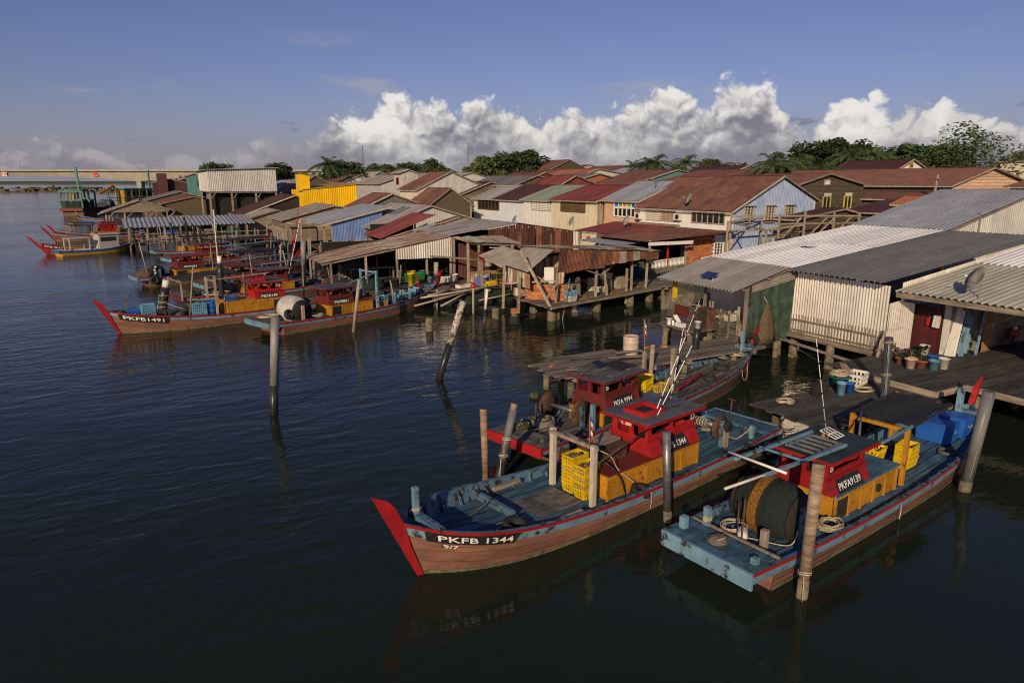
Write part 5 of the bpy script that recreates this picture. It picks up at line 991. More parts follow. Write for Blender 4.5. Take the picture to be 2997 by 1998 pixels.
def house(label, y0, y1, x0, xr, xb, ze, zr, rm, wf, wg=None, zb=None, z0=1.0, ov=.45, sheet=0, rows=1, rmb=None, name='house', cat='house', pitch=.3, siding=0, eave=True, og=.35):
    """gabled house, ridge along Y at x=xr; front wall faces -X, near gable faces -Y"""
    wg = wg or wf; zb = ze if zb is None else zb; t = thing(name, label, cat); sf = (zr - ze) / (xr - x0); sb = (zr - zb) / (xb - xr); iny = og
    MB().box(x0, x0 + .12, y0, y1, z0, ze - .02).uvbox().build('front_wall', wf, t); MB().box(xb - .12, xb, y0, y1, z0, zb - .02).uvbox().build('back_wall', wf, t)
    for nm, y in (('gable_wall', y0), ('gable_wall', y1 - .12)):
        if isinstance(wg, bpy.types.Material) and siding and y == y0:
            nz = int((zr - z0) / siding)
            MB().poly([(x0 + .13, y + .05, z0), (xb - .13, y + .05, z0), (xb - .13, y + .05, zb - .05), (xr, y + .05, zr - .05), (x0 + .13, y + .05, ze - .05)], .06, (0, 1, 0)).uvbox().build(nm, wg, t)
            for k in range(nz):
                za, zc = z0 + k * siding, z0 + (k + 1) * siding; xa = x0 + .13 + max(0, (zc - ze) / sf); xc = xb - .13 - max(0, (zc - zb) / sb)
                if xc - xa > .3 and zc > 2.5: MB().hexa([(xa, y - .02, za), (xc, y - .02, za), (xc, y + .048, za), (xa, y + .048, za), (xa, y + .03, zc), (xc, y + .03, zc), (xc, y + .048, zc), (xa, y + .048, zc)]).build('board', wg, t)
        elif wg.name.endswith('sheet') or 'tin' in wg.name:
            mb = MB(); nseg = max(6, int((xb - x0) / .6))
            for k in range(nseg):
                a, b = x0 + .12 + (xb - x0 - .24) * k / nseg, x0 + .12 + (xb - x0 - .24) * (k + 1) / nseg; h = lambda x: min(ze + (x - x0) * sf, zb + (xb - x) * sb) - .05
                mb.corr((a, y, z0), (b, y, z0), (b, y, h(b)), (a, y, h(a)), .2, .018)
            mb.build(nm, wg, t)
        else: MB().poly([(x0 + .125, y, z0), (xb - .125, y, z0), (xb - .125, y, zb - .05), (xr, y, zr - .05), (x0 + .125, y, ze - .05)], .115, (0, 1, 0)).uvbox().build(nm, wg, t)
    e0, e1 = (x0 - ov, y0 - iny, ze - ov * sf), (x0 - ov, y1 + iny, ze - ov * sf); r0, r1 = (xr, y0 - iny, zr), (xr, y1 + iny, zr); b0, b1 = (xb + ov, y0 - iny, zb - ov * sb), (xb + ov, y1 + iny, zb - ov * sb)
    if sheet: roof(t, e0, e1, r1, r0, rm, sheet, rows, pitch, .025)
    else: MB().corr(e0, e1, r1, r0, pitch, .03).build('roof_slope', rm, t)
    MB().corr(r0, r1, b1, b0, pitch, .03).build('roof_slope', rmb or (rm if not callable(rm) else C_RUSTROOF), t)
    for y in (y0 - iny - .03, y1 + iny + .03): rail(t, (e0[0], y, e0[2] - .07), (xr, y, zr - .07), .05, .17, M_TRIM if 'weathered' not in wg.name else M_WOODX, 'barge_board'); rail(t, (xr, y, zr - .07), (b0[0], y, b0[2] - .07), .05, .17, M_WOODX, 'barge_board')
    if eave: rail(t, (e0[0] + .02, e0[1], e0[2] - .09), (e1[0] + .02, e1[1], e1[2] - .09), .04, .13, M_TRIM, 'fascia')
    MB().beam((xr, y0 - iny, zr + .04), (xr, y1 + iny, zr + .04), .3, .03).build('ridge_cap', rm if not callable(rm) else C_RUSTROOF, t)
    return t
# ---- the terrace along the water
h = house('two-storey house with big red-brown roof and pale blue corrugated gable', 45.75, 59.0, 46.8, 52.65, 57.6, 6.2, 9.15, C_RUSTROOF, M_WALLW, C_PALEBLUEW, 6.95, ov=.5, sheet=1.0, rows=3)
win(h, 'x', 46.8, 46.6, 51.0, 4.78, 6.0, 6, M_TRIM, d=.12); win(h, 'x', 46.8, 55.5, 57.8, 4.7, 5.9, 2, M_TRIM, rows=6, pane=M_CREAM); win(h, 'x', 46.8, 53.3, 55.45, 4.7, 5.9, 3, M_TRIM, rows=8, pane=M_PINKB)
for x in (48.1, 50.8, 53.4): win(h, 'y', 45.75, x, x + 1.2, 4.9, 6.45, 3, M_TRIM, rows=6, d=.18, fw=.08, hood=True)
MB().box(46.5, 46.79, 46, 59, 3.95, 4.1).build('ledge', M_CONC, h); MB().box(46.3, 46.78, 52.5, 59.0, 4.12, 4.45).build('parapet', M_CONC, h)
MB().box(46.75, 46.79, 45.9, 46.4, 1.0, 6.1).build('corner_post', M_WALLW, h)
def ac(label, p): t = thing('air_conditioner', label, 'air conditioner', p); MB().box(-.35, 0, -.45, .45, 0, .65).build('case', M_WPLAST, t); MB().lathe([(.02, 0), (.25, 0), (.25, .02), (.2, .03)], 16, (-.355, -.08, .33), Matrix(((0, 0, -1), (0, 1, 0), (1, 0, 0)))).build('fan_grille', M_DARKIN, t); MB().box(-.3, .02, -.4, .4, -.06, -.004).build('bracket', M_STEEL, t)
ac('white air conditioner beside the louvred window of the red-brown-roofed house', (46.75, 59.0, 4.75)); ac('white air conditioner between louvres and wide window of that house', (46.75, 52.75, 4.9))
dish('grey satellite dish at the eave of the red-brown roofed house', (46.6, 51.3, 6.2), R(160), .55, -25, .6)
h = house('peach house with pale blue-grey roof and coloured glass window', 59.3, 65.7, 47.0, 52.2, 58, 6.75, 8.72, C_BLUEGREY, M_PEACH, M_PEACH, 6.6, sheet=.95)
win(h, 'x', 47.0, 59.9, 63.8, 4.8, 5.85, 5, M_WALLW, fw=.12, d=.12); win(h, 'x', 47.0, 59.9, 63.8, 5.87, 6.4, 5, M_WALLW, d=.10, panes=[mat('stained_%s' % n_, c_, c_, 2, rough=.2, bump=0) for n_, c_ in (('blue', (.03, .10, .55)), ('green', (.10, .40, .05)), ('orange', (.55, .15, .02)), ('green2', (.12, .42, .06)), ('blue2', (.03, .10, .55)))][::-1])
h = house('cream house with bright red roof and brown shuttered window', 66.4, 76.4, 46.4, 52.0, 58, 6.55, 8.23, C_REDROOF, M_CREAM, C_OLDTIN, 6.4, sheet=.95); win(h, 'x', 46.4, 68.7, 74.2, 5.0, 6.35, 5, M_BROWNW, mat('amber_glass', (.16, .11, .05), (.10, .07, .035), 3, rough=.3, bump=0), rows=4); 
for k in range(11): MB().box(46.375, 46.399, 66.6 + k * .95, 66.66 + k * .95, 3.3, 4.95).build('batten', M_CREAM, h)
h = house('white house with pale green roof and barred window', 76.7, 84.3, 46.6, 52.0, 58, 6.42, 8.2, C_GREEN, M_WALLW, M_WALLW, 6.4, sheet=.95); win(h, 'x', 46.6, 76.9, 82.0, 4.9, 6.2, 7, M_TRIM, M_WALLW, rows=6)
for k in range(9): MB().box(46.575, 46.599, 76.9 + k * .9, 76.96 + k * .9, 3.3, 4.85).build('batten', M_WALLW, h)
h = house('white house with half grey, half dark maroon roof and brown arched window', 84.6, 101.0, 46.8, 52.0, 58, 6.25, 8.2, lambda i, j: C_MAROON if i < 10 else C_GREY, M_PALEBL, M_PALEBL, 6.2, sheet=.95); win(h, 'x', 46.8, 92.0, 99.3, 4.5, 6.05, 6, M_BROWNW, fw=.16, d=.14)
dish('small satellite dish on the grey roof below the white wall', (42, 78.11, 3.28), R(170), .5, -25, .5); dish('satellite dish below the cream house front', (43, 66.27, 3.44), R(170), .55, -25, .6); dish('satellite dish on the red lean-to roof by the peach house', (44, 57.46, 3.91), R(170), .55, -25, .6)
# ---- porch before the red-brown roofed house
P_ = thing('porch', 'tiled porch with white balustrade, brick wall and brown tin roof', 'porch')
def on(x): return 44.9 + (x - 36.9) * .288
MB().hexa([(36.9, 44.9, -.3), (42.1, 46.4, -.3), (42.1, 46.65, -.3), (36.9, 45.15, -.3), (36.9, 44.9, 1.45), (42.1, 46.4, 1.45), (42.1, 46.65, 1.45), (36.9, 45.15, 1.45)]).build('base_wall', M_CONC, P_); MB().box(36.9, 46.6, 46.66, 58, .9, 1.35).build('floor', M_CONC, P_)
for k in range(26): x = 37.05 + k * .197; MB().lathe([(.045, 0), (.03, .06), (.065, .22), (.035, .42), (.05, .5), (.05, .56)], 7, (x, on(x) + .12, 1.45)).build('baluster', M_WALLW, P_, True)
rail(P_, (36.9, 45.02, 2.06), (42.1, 46.52, 2.06), .16, .1, M_WALLW, 'handrail')
for y_ in range(15):
    for k in range(9):
        if (k + y_ % 2 * .5) < 8.6: o = MB().box(0, .33, 0, .1, 0, .17).build('brick', M_BRICK, P_); o.location = (42.3 + (k + (y_ % 2) * .5) * .345, 46.5 + (k * .0), 1.2 + y_ * .185)
MB().box(42.3, 45.4, 46.61, 46.7, 1.1, 4.0).build('brick_backing', M_CONC, P_); MB().box(45.42, 46.7, 46.5, 46.7, 1.1, 3.9).build('door_wall', M_PALEBL, P_); win(P_, 'y', 46.5, 45.5, 46.6, 1.3, 3.2, 3, M_WALLW, rows=7)
roof(P_, (36.5, 44.7, 3.72), (36.5, 52.2, 3.72), (46.6, 52.2, 4.25), (46.6, 44.7, 4.25), lambda i, j: C_RUSTROOF if i % 3 else C_RUST, .95, 2, .25, .025)
for x in (36.9, 39.5, 42.2): rail(P_, (x, on(x) + .1, 1.3), (x, on(x) + .1, 3.85), .13, m=M_REDP if x == 39.5 else M_TRIM, name='post')
MB().lathe([(.16, 0), (.13, .5), (.2, .9), (.24, 1.0)], 10, (37.15, 45.1, 2.1)).build('yellow_column', M_CRATE, P_, True); MB().box(37, 46.5, 52, 52.1, 1.3, 3.8).build('back_wall', M_DARKIN, P_); rail(P_, (36.55, 44.72, 3.58), (41.8, 45.2, 3.5), .05, .28, M_WALLW, 'canopy_board')
roof(thing('lean_to_roof', 'red tin lean-to roof with hanging lanterns under the peach house', 'roof'), (40.5, 52.6, 3.55), (40.5, 62, 3.55), (46.6, 63, 4.3), (46.6, 52.6, 4.3), C_REDROOF, .95, 1, .25, .025)
RL = bpy.data.objects['lean_to_roof']
for y in (53, 57.5, 61.5): rail(RL, (40.7, y, 1.05), (40.7, y, 3.55), .12, name='post')
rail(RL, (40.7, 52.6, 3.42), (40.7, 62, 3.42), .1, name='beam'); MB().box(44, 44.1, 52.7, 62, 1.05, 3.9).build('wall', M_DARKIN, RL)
for k in range(6): y = 53.4 + k * 1.5; t = thing('paper_lantern', 'small red lantern hanging under the red lean-to roof', 'lantern', (40.55, y, 2.75), 0, 'red lanterns under the lean-to'); MB().lathe([(.06, 0), (.17, .08), (.2, .18), (.17, .28), (.06, .36)], 10).build('shade', M_REDP, t, True); MB().tube([(0, 0, .36), (.1, 0, .62)], .012, 4).build('cord', M_ROPEDK, t); MB().lathe([(.03, -.2), (.03, 0)], 6).build('tassel', M_CRATE, t)
roof(thing('patio_roof', 'flat blue-grey tin roof before the brown porch roof', 'roof'), (34.29, 45.66, 3.4), (34.84, 52.49, 3.4), (38.25, 53.61, 3.55), (38.78, 47.46, 3.55), C_BLUEGREY, .9, 1, .25, .022)
PR = bpy.data.objects['patio_roof']
for q in ((34.29, 45.66, 3.4), (34.84, 52.49, 3.4), (38.25, 53.61, 3.55), (38.78, 47.46, 3.55)): rail(PR, (q[0], q[1], -.4), (q[0], q[1], q[2] - .04), .11, name='post')
# ---- timber skeleton beside the blue gable
F_ = thing('timber_frame', 'skeleton of weathered posts, beams and braces beside the blue gable', 'frame')
for x, y, zt in ((42.0, 37.5, 5.0), (46.2, 40.0, 6.0), (45.5, 44.6, 5.9), (49.5, 40.2, 6.2), (53.5, 40.4, 6.0), (57, 40.5, 5.8), (49.5, 44.8, 5.6), (54, 44.8, 5.6), (43.0, 42.5, 5.4)): rail(F_, (x, y, 1.0), (x, y, zt), .13, m=M_BIRCH, name='post')
for p, q in (((42, 37.5, 4.95), (45.5, 44.6, 5.1)), ((46.2, 40, 5.85), (57.2, 40.5, 5.6)), ((46.2, 40, 5.2), (57.2, 40.5, 5.0)), ((41.8, 37.4, 5.0), (47, 38.2, 5.2)), ((42, 37.5, 4.4), (49.5, 40.2, 4.5)), ((45.5, 44.6, 5.6), (54, 44.8, 5.5)), ((45.2, 44.3, 4.4), (57, 44.8, 4.3)), ((46.2, 40, 4.0), (57, 40.5, 3.9)), ((43, 42.5, 5.3), (49.5, 44.8, 5.4))): rail(F_, p, q, .07, .14, M_BIRCH, 'beam')
for p, q in (((42, 37.5, 2.4), (44.4, 39, 4.9)), ((42, 37.5, 2.6), (40.4, 36.6, 4.6)), ((46.2, 40, 3.6), (49.0, 40.2, 5.6)), ((49.5, 40.2, 3.6), (52.6, 40.4, 5.6)), ((53.5, 40.4, 3.9), (56, 40.5, 5.6)), ((53.5, 40.4, 5.5), (51.5, 40.3, 4.2)), ((45.5, 44.6, 3), (48, 44.7, 5.3))): rail(F_, p, q, .09, .09, M_BIRCH, 'brace')

# ================================================================ the rusted shack on its deck
D_ = thing('shack_deck', 'ragged plank deck on concrete stubs under the rusted shack', 'deck')
def dk(x, o): return (x, 35.55 + (x - 21.5) * .283 + o)
for k in range(13):
    x = 21.3 - rnd(0, .3)
    while x < 32.5:
        L = rnd(2.2, 4); a, b = dk(x, k * .33), dk(min(x + L, 33), k * .33); MB().beam((a[0] + .01, a[1], 1.07 + rnd(-.01, .01)), (b[0] - .01, b[1], 1.07), .3, .05).build('plank', M_PLANK, D_); x += L
for x in (21.6, 23.6, 26.3, 29.6, 32): rail(D_, (*dk(x, -.05), .95), (*dk(x, 4.2), .95), .14, .14, M_WOODY, 'bearer')
for x, y in ((22.55, 39.3), (26.5, 37.6), (29.9, 38.4), (22.2, 36.4), (22.65, 36.6), (32.3, 39.2)): MB().lathe([(.3, -.6), (.29, .88)], 10, (x, y, 0)).build('pile', M_PILE, D_, True)
rail(D_, (*dk(21.5, -.12), .98), (*dk(33, -.12), .98), .06, .16, M_WOODX, 'edge_board')
H_ = thing('rusted_shack', 'leaning shack roofed with grey junk sheets, rusted tin hanging in front', 'shack')
def q_(p, dy=0): return Vector((p[0], p[1] + dy, p[2]))
tl, tr, bl, br = Vector((22.3, 35.7, 4.55)), Vector((32.5, 38.6, 3.68)), Vector((22.0, 35.45, 3.1)), Vector((32.4, 38.45, 3.3))
for k in range(14):
    u0, u1 = k / 14, (k + 1) / 14; mm = C_TIN if k in (8, 10) else (C_RUST if k % 4 else C_RUSTDK); jl = rnd(-.12, .06)
    MB().corr(bl.lerp(br, u0) + Vector((0, 0, jl)), bl.lerp(br, u1) + Vector((0, 0, jl)), tl.lerp(tr, u1), tl.lerp(tr, u0), .14, .032).build('hanging_sheet', mm, H_)
bk0, bk1 = Vector((22.6, 41.5, 4.2)), Vector((33.5, 43.5, 3.6))
for k in range(12):
    for j in range(2):
        u0, u1 = k / 12 - .01, (k + 1) / 12 + .015; v0, v1 = j * .48, j * .48 + .54; f = lambda u, v: tl.lerp(tr, u).lerp(bk0.lerp(bk1, u), v) + Vector((0, -.15 * (1 - v), .05 + .03 * j + rnd(0, .05)))
        MB().corr(f(u0, v0), f(u1, v0), f(u1, v1), f(u0, v1), .12, .018).build('roof_sheet', (C_TIN, C_RUST, C_TIN, C_GREY, C_OLDTIN)[(k * 2 + j * 3) % 5], H_)
MB().corr((20.9, 37.2, 3.05), (20.9, 40.8, 3.2), (22.6, 40.8, 4.25), (22.5, 36.6, 4.5), .12, .018).build('side_sheet', C_TIN, H_); MB().corr((20.6, 40.2, 3.0), (20.6, 43.8, 3.5), (22.6, 44, 4.1), (22.6, 40.6, 3.9), .12, .018).build('side_sheet', C_TIN, H_)
wallrow(H_, (21.5, 40.2), (24.1, 37.9), 1.1, 3.6, C_OLDTIN, .7, .12, .016, 'wall_sheet', z1b=3.9); wallrow(H_, (21.3, 41.2), (21.3, 37.6), 1.9, 3.2, C_OLDTIN, .7, .12, .016, 'wall_sheet')
for r_ in range(9):
    for k in range(9): o = MB().box(0, .27, 0, .1, 0, .1).build('brick', M_BRICK, H_); o.location = (21.5 + (k + r_ % 2 * .5) * .21, 38.6 - (k + r_ % 2 * .5) * .2, 1.1 + r_ * .115); o.rotation_euler = (0, 0, R(-43))
MB().poly([(21.58, 38.72, 1.08), (23.6, 36.80, 1.08), (23.6, 36.80, 2.1), (21.58, 38.72, 2.1)], .05, (.69, .72, 0)).build('mortar', M_CONC, H_)
for p, q in (((21.6, 35.4, .9), (20.8, 37.9, 4.3)), ((22.6, 36.6, 1.08), (22.5, 36.2, 3.4)), ((26.1, 37.2, 1.08), (25.9, 36.9, 3.5)), ((27.1, 37.3, 1.08), (26.6, 37.2, 3.6)), ((31.6, 38.8, 1.08), (31.6, 38.7, 3.6)), ((20.9, 40.6, .2), (20.8, 40.2, 3.3)), ((21.0, 38.6, .2), (21.0, 38.4, 2.6)), ((29.4, 38.2, .2), (29.4, 38.2, 2.7)), ((29.9, 38.3, .5), (29.9, 38.3, 3.3))): rail(H_, p, q, .13, m=M_BIRCH, name='post')
for p, q in (((20.9, 38.2, 3.3), (23.4, 36.8, 1.6)), ((20.6, 40.0, 2.0), (22.5, 36.4, 2.5)), ((24.6, 36.4, 3.1), (26.8, 37.3, 2.4)), ((26.6, 37.2, 2.6), (28.3, 37.8, 3.3)), ((22.4, 36.2, 2.3), (21.6, 36.0, 1.5))): rail(H_, p, q, .1, .1, M_BIRCH, 'brace')
MB().box(24.0, 33, 42.0, 42.1, 1.1, 3.6).build('back_wall', M_DARKIN, H_)
t = thing('refrigerator', 'white upright refrigerator standing outside the rusted shack', 'refrigerator', (22.9, 37.8, 1.1), R(-45)); MB().box(-.32, .32, -.3, .3, 0, .62).build('lower_door', M_PORC, t); MB().box(-.32, .32, -.3, .3, .64, 2.1).build('upper_door', M_PORC, t)
for nm, x, y, sx, sy, sz, lab in (('stone_block', 24.4, 37.8, 1.5, .7, .95, 'long stained concrete block on the shack deck'), ('stone_block', 28.3, 39.0, .6, .5, .85, 'square concrete block beside the crate under the rusted sheets'), ('stone_block', 29.8, 39.4, .9, .7, .9, 'dark concrete block at the end of the rusted shack')):
    t = thing(nm, lab, 'block', (x, y, 1.09), R(16)); MB().hexa([(-sx / 2, -sy / 2, 0), (sx / 2, -sy / 2, 0), (sx / 2, sy / 2, 0), (-sx / 2, sy / 2, 0), (-sx / 2 * .94, -sy / 2 * .9, sz), (sx / 2 * .97, -sy / 2 * .9, sz * .96), (sx / 2 * .97, sy / 2, sz), (-sx / 2 * .95, sy / 2, sz)]).build('slab', M_CONC, t); MB().box(-sx / 2 * 1.02, sx / 2 * 1.02, -sy / 2 * 1.02, sy / 2 * 1.02, 0, .08).build('plinth', M_PILE, t)
crate('grey crate with pale blue crate nested on it on the shack deck', (23.7, 36.5, 1.1), R(16), CRATE_W, None, 1.15); crate('pale blue crate on top of the grey crate by the shack', (23.7, 36.5, 1.4), R(16), CRATE_B, None, 1.18); crate('cream box of odds and ends on the square block', (28.2, 39.0, 1.95), R(16), CRATE_W, None, 1.3); crate('pale slatted crate standing under the rusted sheets', (27.6, 38.8, 1.1), R(16), CRATE_W, None, 1.1)
for k in range(3): crate(['lower', 'middle', 'upper'][k] + ' slatted crate of the pile behind the shack posts', (27.4, 39.5, 1.1 + k * .3), R(10), CRATE_W)
for k, (x, o, c_) in enumerate(((24.6, .35, M_YEL), (27.6, .3, M_YEL), (31.3, .9, M_YEL), (25.2, .6, M_PLANK), (30.3, .6, M_PLANK), (25.6, 1.1, M_WOODX))): a, b = dk(x, o), dk(x + 1.3, o + .05); ob = MB().beam((0, 0, .03), (b[0] - a[0], b[1] - a[1], .03), .26, .05).build('board', c_); ob.location = (a[0], a[1], 1.1); tag(ob, ('ochre plank lying by the pale blue crate on the deck', 'ochre plank lying between the leaning shack posts', 'ochre plank lying at the far end of the shack deck', 'grey plank lying before the long concrete block', 'grey plank lying before the dark concrete block', 'brown plank lying beside the long concrete block')[k], 'board')
for k in range(9): t = thing('scrap_bundle', 'heap of scrap timber and nets stored inside the rusted shack', 'scrap', (24.8 + k * .75, 39.6 + rnd(0, 1.3), 1.09), rnd(0, 3), 'scrap inside the rusted shack'); [MB().beam((-.7 * rnd(.5, 1), .12 * j - .3, .05 + .13 * j), (.7 * rnd(.5, 1), .1 * j - .25, .08 + .14 * j), .16, .1).build('piece', random.choice([M_WOODX, M_NETBR, M_WOOD, M_DARKIN, M_CONC]), t) for j in range(6)]
bucket('blue tub planted with greens beside the porch', (33.94, 43.02, 1.2), M_BLUEBOX, .5, .75, 'tub', 'tub', False); crate('pale green crate beside the blue planted tub', (34.75, 43.08, 1.2), .2, CRATE_T, None, 1.5)
potted('leafy greens growing over the blue tub by the porch', (*(33.94, 43.02, 1.2)[:2], 1.85), .3, .2, M_DARKIN, LEAF[0], .7, 0, 70, .6, .06); potted('tall dark cordyline in a pot beside the porch balustrade', (35.98, 44.03, 1.2), .25, .35, M_TERRA, LEAF[2], 1.5, 0, 80, .8, .06)
deck('walk_boards', 'grey boardwalk running from the shack to the porch', 33.0, 44, 38.6, 44.2, 1.08, 'x', .3, M_PLANK, [(33.4, 39), (37, 39), (41, 39), (33.4, 43.6)], 3.5, .2); tag(MB().box(31, 46, 35.9, 36.3, -.5, .95).build('retaining_wall', M_CONC), 'mossy concrete retaining wall beside the shelter and boardwalk', 'wall')

# ================================================================ jetty stalls behind PKF 8881
deck('jetty', 'broad dark landing deck cluttered with buckets under the streaked tin roof', 12.4, 22.0, 46.4, 56.5, 1.1, 'x', .3, M_PLANKD, [(12.8, 46.8), (15.5, 46.8), (18.5, 46.8), (21.4, 47), (12.8, 51), (12.8, 55.5), (16, 51)], 4, .3)
C1 = thing('canopy', 'long lean-to of rust-streaked tin above the landing deck', 'canopy')
roof(C1, (10.9, 49.6, 2.8), (10.9, 55.2, 2.85), (21.1, 56.2, 4.42), (21.1, 49.6, 4.42), lambda i, j: C_OLDTIN, .8, 2, .3, .05)
wallrow(C1, (16.5, 49.55), (21.0, 49.55), 2.85, 3.62, C_SILVER, .75, .17, .03, 'hanging_wall', .04, z1b=4.36)
for x in (11.6, 14.2, 16.6, 19, 21): rail(C1, (x, 49.8, 1.08), (x, 49.8, 2.75 + (x - 10.9) * .157), .14, name='post'); rail(C1, (x, 54.9, 1.08), (x, 54.9, 2.7 + (x - 10.9) * .157), .14, name='post')
for y in (49.75, 52.5, 55): rail(C1, (10.95, y, 2.74), (21, y, 4.33), .09, .1, M_WOODX, 'rafter')
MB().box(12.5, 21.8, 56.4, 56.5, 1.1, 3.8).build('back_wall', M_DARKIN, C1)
G1 = thing('rust_walled_shed', 'shed with patched grey roof and dark rusted corrugated end wall', 'shed')
roof(G1, (21.0, 49.9, 4.42), (21.0, 57.5, 4.42), (27.3, 57.5, 5.28), (27.3, 49.9, 5.28), lambda i, j: C_GREY if (i + j) % 4 else C_TIN, .85, 2, .25, .022)
roof(G1, (33.6, 57.5, 4.34), (33.6, 49.9, 4.34), (27.3, 49.9, 5.28), (27.3, 57.5, 5.28), C_GREY, .85, 1, .25, .022)
for k in range(14):
    a, b = 24.4 + k * .63, 25.0 + k * .63; h_ = lambda x: (4.42 + (x - 21) * .1365 if x < 27.3 else 5.28 - (x - 27.3) * .149) - .06; tl_ = .12 if k == 7 else 0
    MB().corr((a + tl_, 50, 2.6 - tl_), (b + tl_, 50, 2.6 - tl_), (b, 50, h_(b)), (a, 50, h_(a)), .14, .03).build('wall_sheet', C_SILVER if k == 13 else (C_RUSTDK, C_RUST, C_RUSTDK)[k % 3], G1)
for x in (21.2, 24.3, 27.3, 30.3, 33.2): rail(G1, (x, 50.08, .9 if x < 30 else 1.0), (x, 50.08, 4.3), .15, name='post')
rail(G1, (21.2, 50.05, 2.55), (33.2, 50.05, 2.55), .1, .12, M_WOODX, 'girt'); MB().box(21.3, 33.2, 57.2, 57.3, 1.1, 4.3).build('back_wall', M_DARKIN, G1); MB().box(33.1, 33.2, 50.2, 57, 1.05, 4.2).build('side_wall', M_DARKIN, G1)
deck('stall_deck', 'plank floor of the lantern stall behind the potted plants', 21.0, 33.0, 43.9, 50.0, 1.1, 'x', .3, M_PLANK, [(21.4, 44.2), (24, 44.2), (27, 44.2), (21.4, 47), (30, 44.4)], 4, .2)
L_ = thing('lantern_stall', 'open stall of bleached posts with red lanterns and junk roof', 'stall')
for x, y, zt in ((21.2, 46.9, 4.25), (22.1, 46.9, 4.1), (24.8, 46.6, 3.9), (21.2, 49.6, 4.3), (24.9, 49.5, 4.2), (21.1, 44.3, 3.0)): rail(L_, (x, y, 1.08), (x, y, zt), .16, m=M_BIRCH if y == 46.9 else M_WOOD, name='post')
for p, q in (((21.1, 46.9, 4.1), (25.0, 46.6, 3.8)), ((21.2, 46.9, 2.9), (24.9, 46.6, 2.7)), ((21.2, 49.6, 4.2), (25, 49.5, 4.1)), ((19.2, 49.6, 3.0), (21.2, 46.9, 2.95)), ((21.2, 46.9, 1.9), (24.9, 46.6, 1.9))): rail(L_, p, q, .1, .12, M_WOODX, 'beam')
for k in range(9): x = 21 + k * .5; MB().corr((x, 46.5, 4.2 - .03 * k), (x + .62, 46.5, 4.2 - .03 * k + rnd(-.05, .05)), (x + .62, 49.8, 4.4 + rnd(-.1, .1)), (x, 49.8, 4.35), .12, .018).build('roof_sheet', random.choice([C_TIN, C_TIN, C_RUST, C_OLDTIN]), L_)
wallrow(L_, (21.1, 46.85), (23.0, 46.8), 1.15, 1.9, C_OLDTIN, .9, .12, .014, 'low_wall'); wallrow(L_, (24.9, 49.2), (21.4, 49.2), 1.1, 3.9, C_RUSTDK, .8, .12, .016, 'back_wall')
for k, (x, z) in enumerate(((22.3, 3.1), (24.3, 2.95))): t = thing('lantern', ('glass lantern with red base hung at the open stall post', 'dull red lantern hung inside the stall beside the net')[k], 'lantern', (x, 46.75, z)); MB().lathe([(.12, -.22), (.3, -.1), (.36, .08), (.30, .26), (.12, .36)], 12).build('globe', mat('dark_red_glass', (.13, .02, .02), (.06, .01, .01), 3, rough=.15, bump=0), t, True); MB().lathe([(.13, -.38), (.14, -.22)], 10).build('base', M_REDP, t); MB().tube([(0, 0, .36), (.05, 0, .85)], .012, 4).build('cord', M_ROPEDK, t)
MB().tube([(22.9, 46.7, 3.72), (23.9, 46.7, 3.66)], .035, 6).build('lamp_tube', M_WPLAST, L_); MB().box(22.3, 24.5, 47.6, 48.2, 1.1, 2.0).build('sideboard', M_BROWNW, L_); [MB().box(22.4 + k * 1.05, 23.3 + k * 1.05, 47.56, 47.6, 1.55, 1.9).build('drawer_front', M_YEL, L_) for k in range(2)]
bucket('white basket tub hanging on the stall rail', (22.9, 46.9, 2.32), M_WPLAST, .36, .5, 'tub', 'tub'); crate('teal crate on a dark box inside the stall', (24.4, 46.3, 2.0), .2, CRATE_T, None, 1.4); t = thing('plastic_bin', 'dark teal bin under the teal crate in the stall', 'bin', (24.4, 46.3, 1.1), .2); MB().box(-.4, .4, -.3, .3, 0, .82).build('body', M_TEALP, t); MB().box(-.42, .42, -.32, .32, .825, .9).build('rim', M_TEALP, t)
# ---- plant landing in front of the stall
deck('plant_landing', 'sagging landing of loose boards with potted plants before the stall', 17.2, 23.6, 44.3, 46.3, 1.15, 'x', .3, M_PLANK, [(17.6, 44.6), (20, 44.5), (23, 44.6)], 2.6, .5)
D2 = bpy.data.objects['plant_landing']
drape(D2, (3.0, -.1), (6.4, -.1), -.05, 1.05, NET_DK, 'net_skirt', .08, 10); drape(D2, (.2, -.12), (3.0, -.1), .0, .95, NET_DK, 'net_skirt', .1, 8)
for p, q in (((-1.2, -1.0, .9), (6.0, -.4, 1.35)), ((-.2, -.6, .75), (3.2, -.5, 1.0)), ((-1.6, -.8, .35), (2.6, -.6, 1.05)), ((3.5, -.3, .25), (6.4, -.3, .55)), ((.3, -.9, .2), (2.4, -.5, .9)), ((.2, -.4, -.5), (.25, -.4, 1.3)), ((3.9, -.5, -.5), (3.9, -.5, 1.5)), ((1.2, -.4, 1.2), (-.6, -.8, 1.0))): MB().tube([p, q], .065, 7).build('pole', M_BIRCH, D2, True)
PX = (21.9, 45.89, 1.16)
crate('violet crate among the pots on the plant landing', (PX[0] - .2, PX[1] - .5, 1.16), .2, CRATE_V, None, 1.8); crate('yellow crate at the edge of the plant landing', (PX[0] - .1, PX[1] - 1.7, 1.16), .15, CRATE_Y, None, 1.25); icebox('pale blue cool box behind the potted plants', (23.2, 45.9, 1.16), .2, 1.0, .6, .5, M_PALEBLUE); icebox('cream cool box behind the violet crate', (22.5, 46.1, 1.16), .2, 1.1, .5, .55, M_WPLAST)
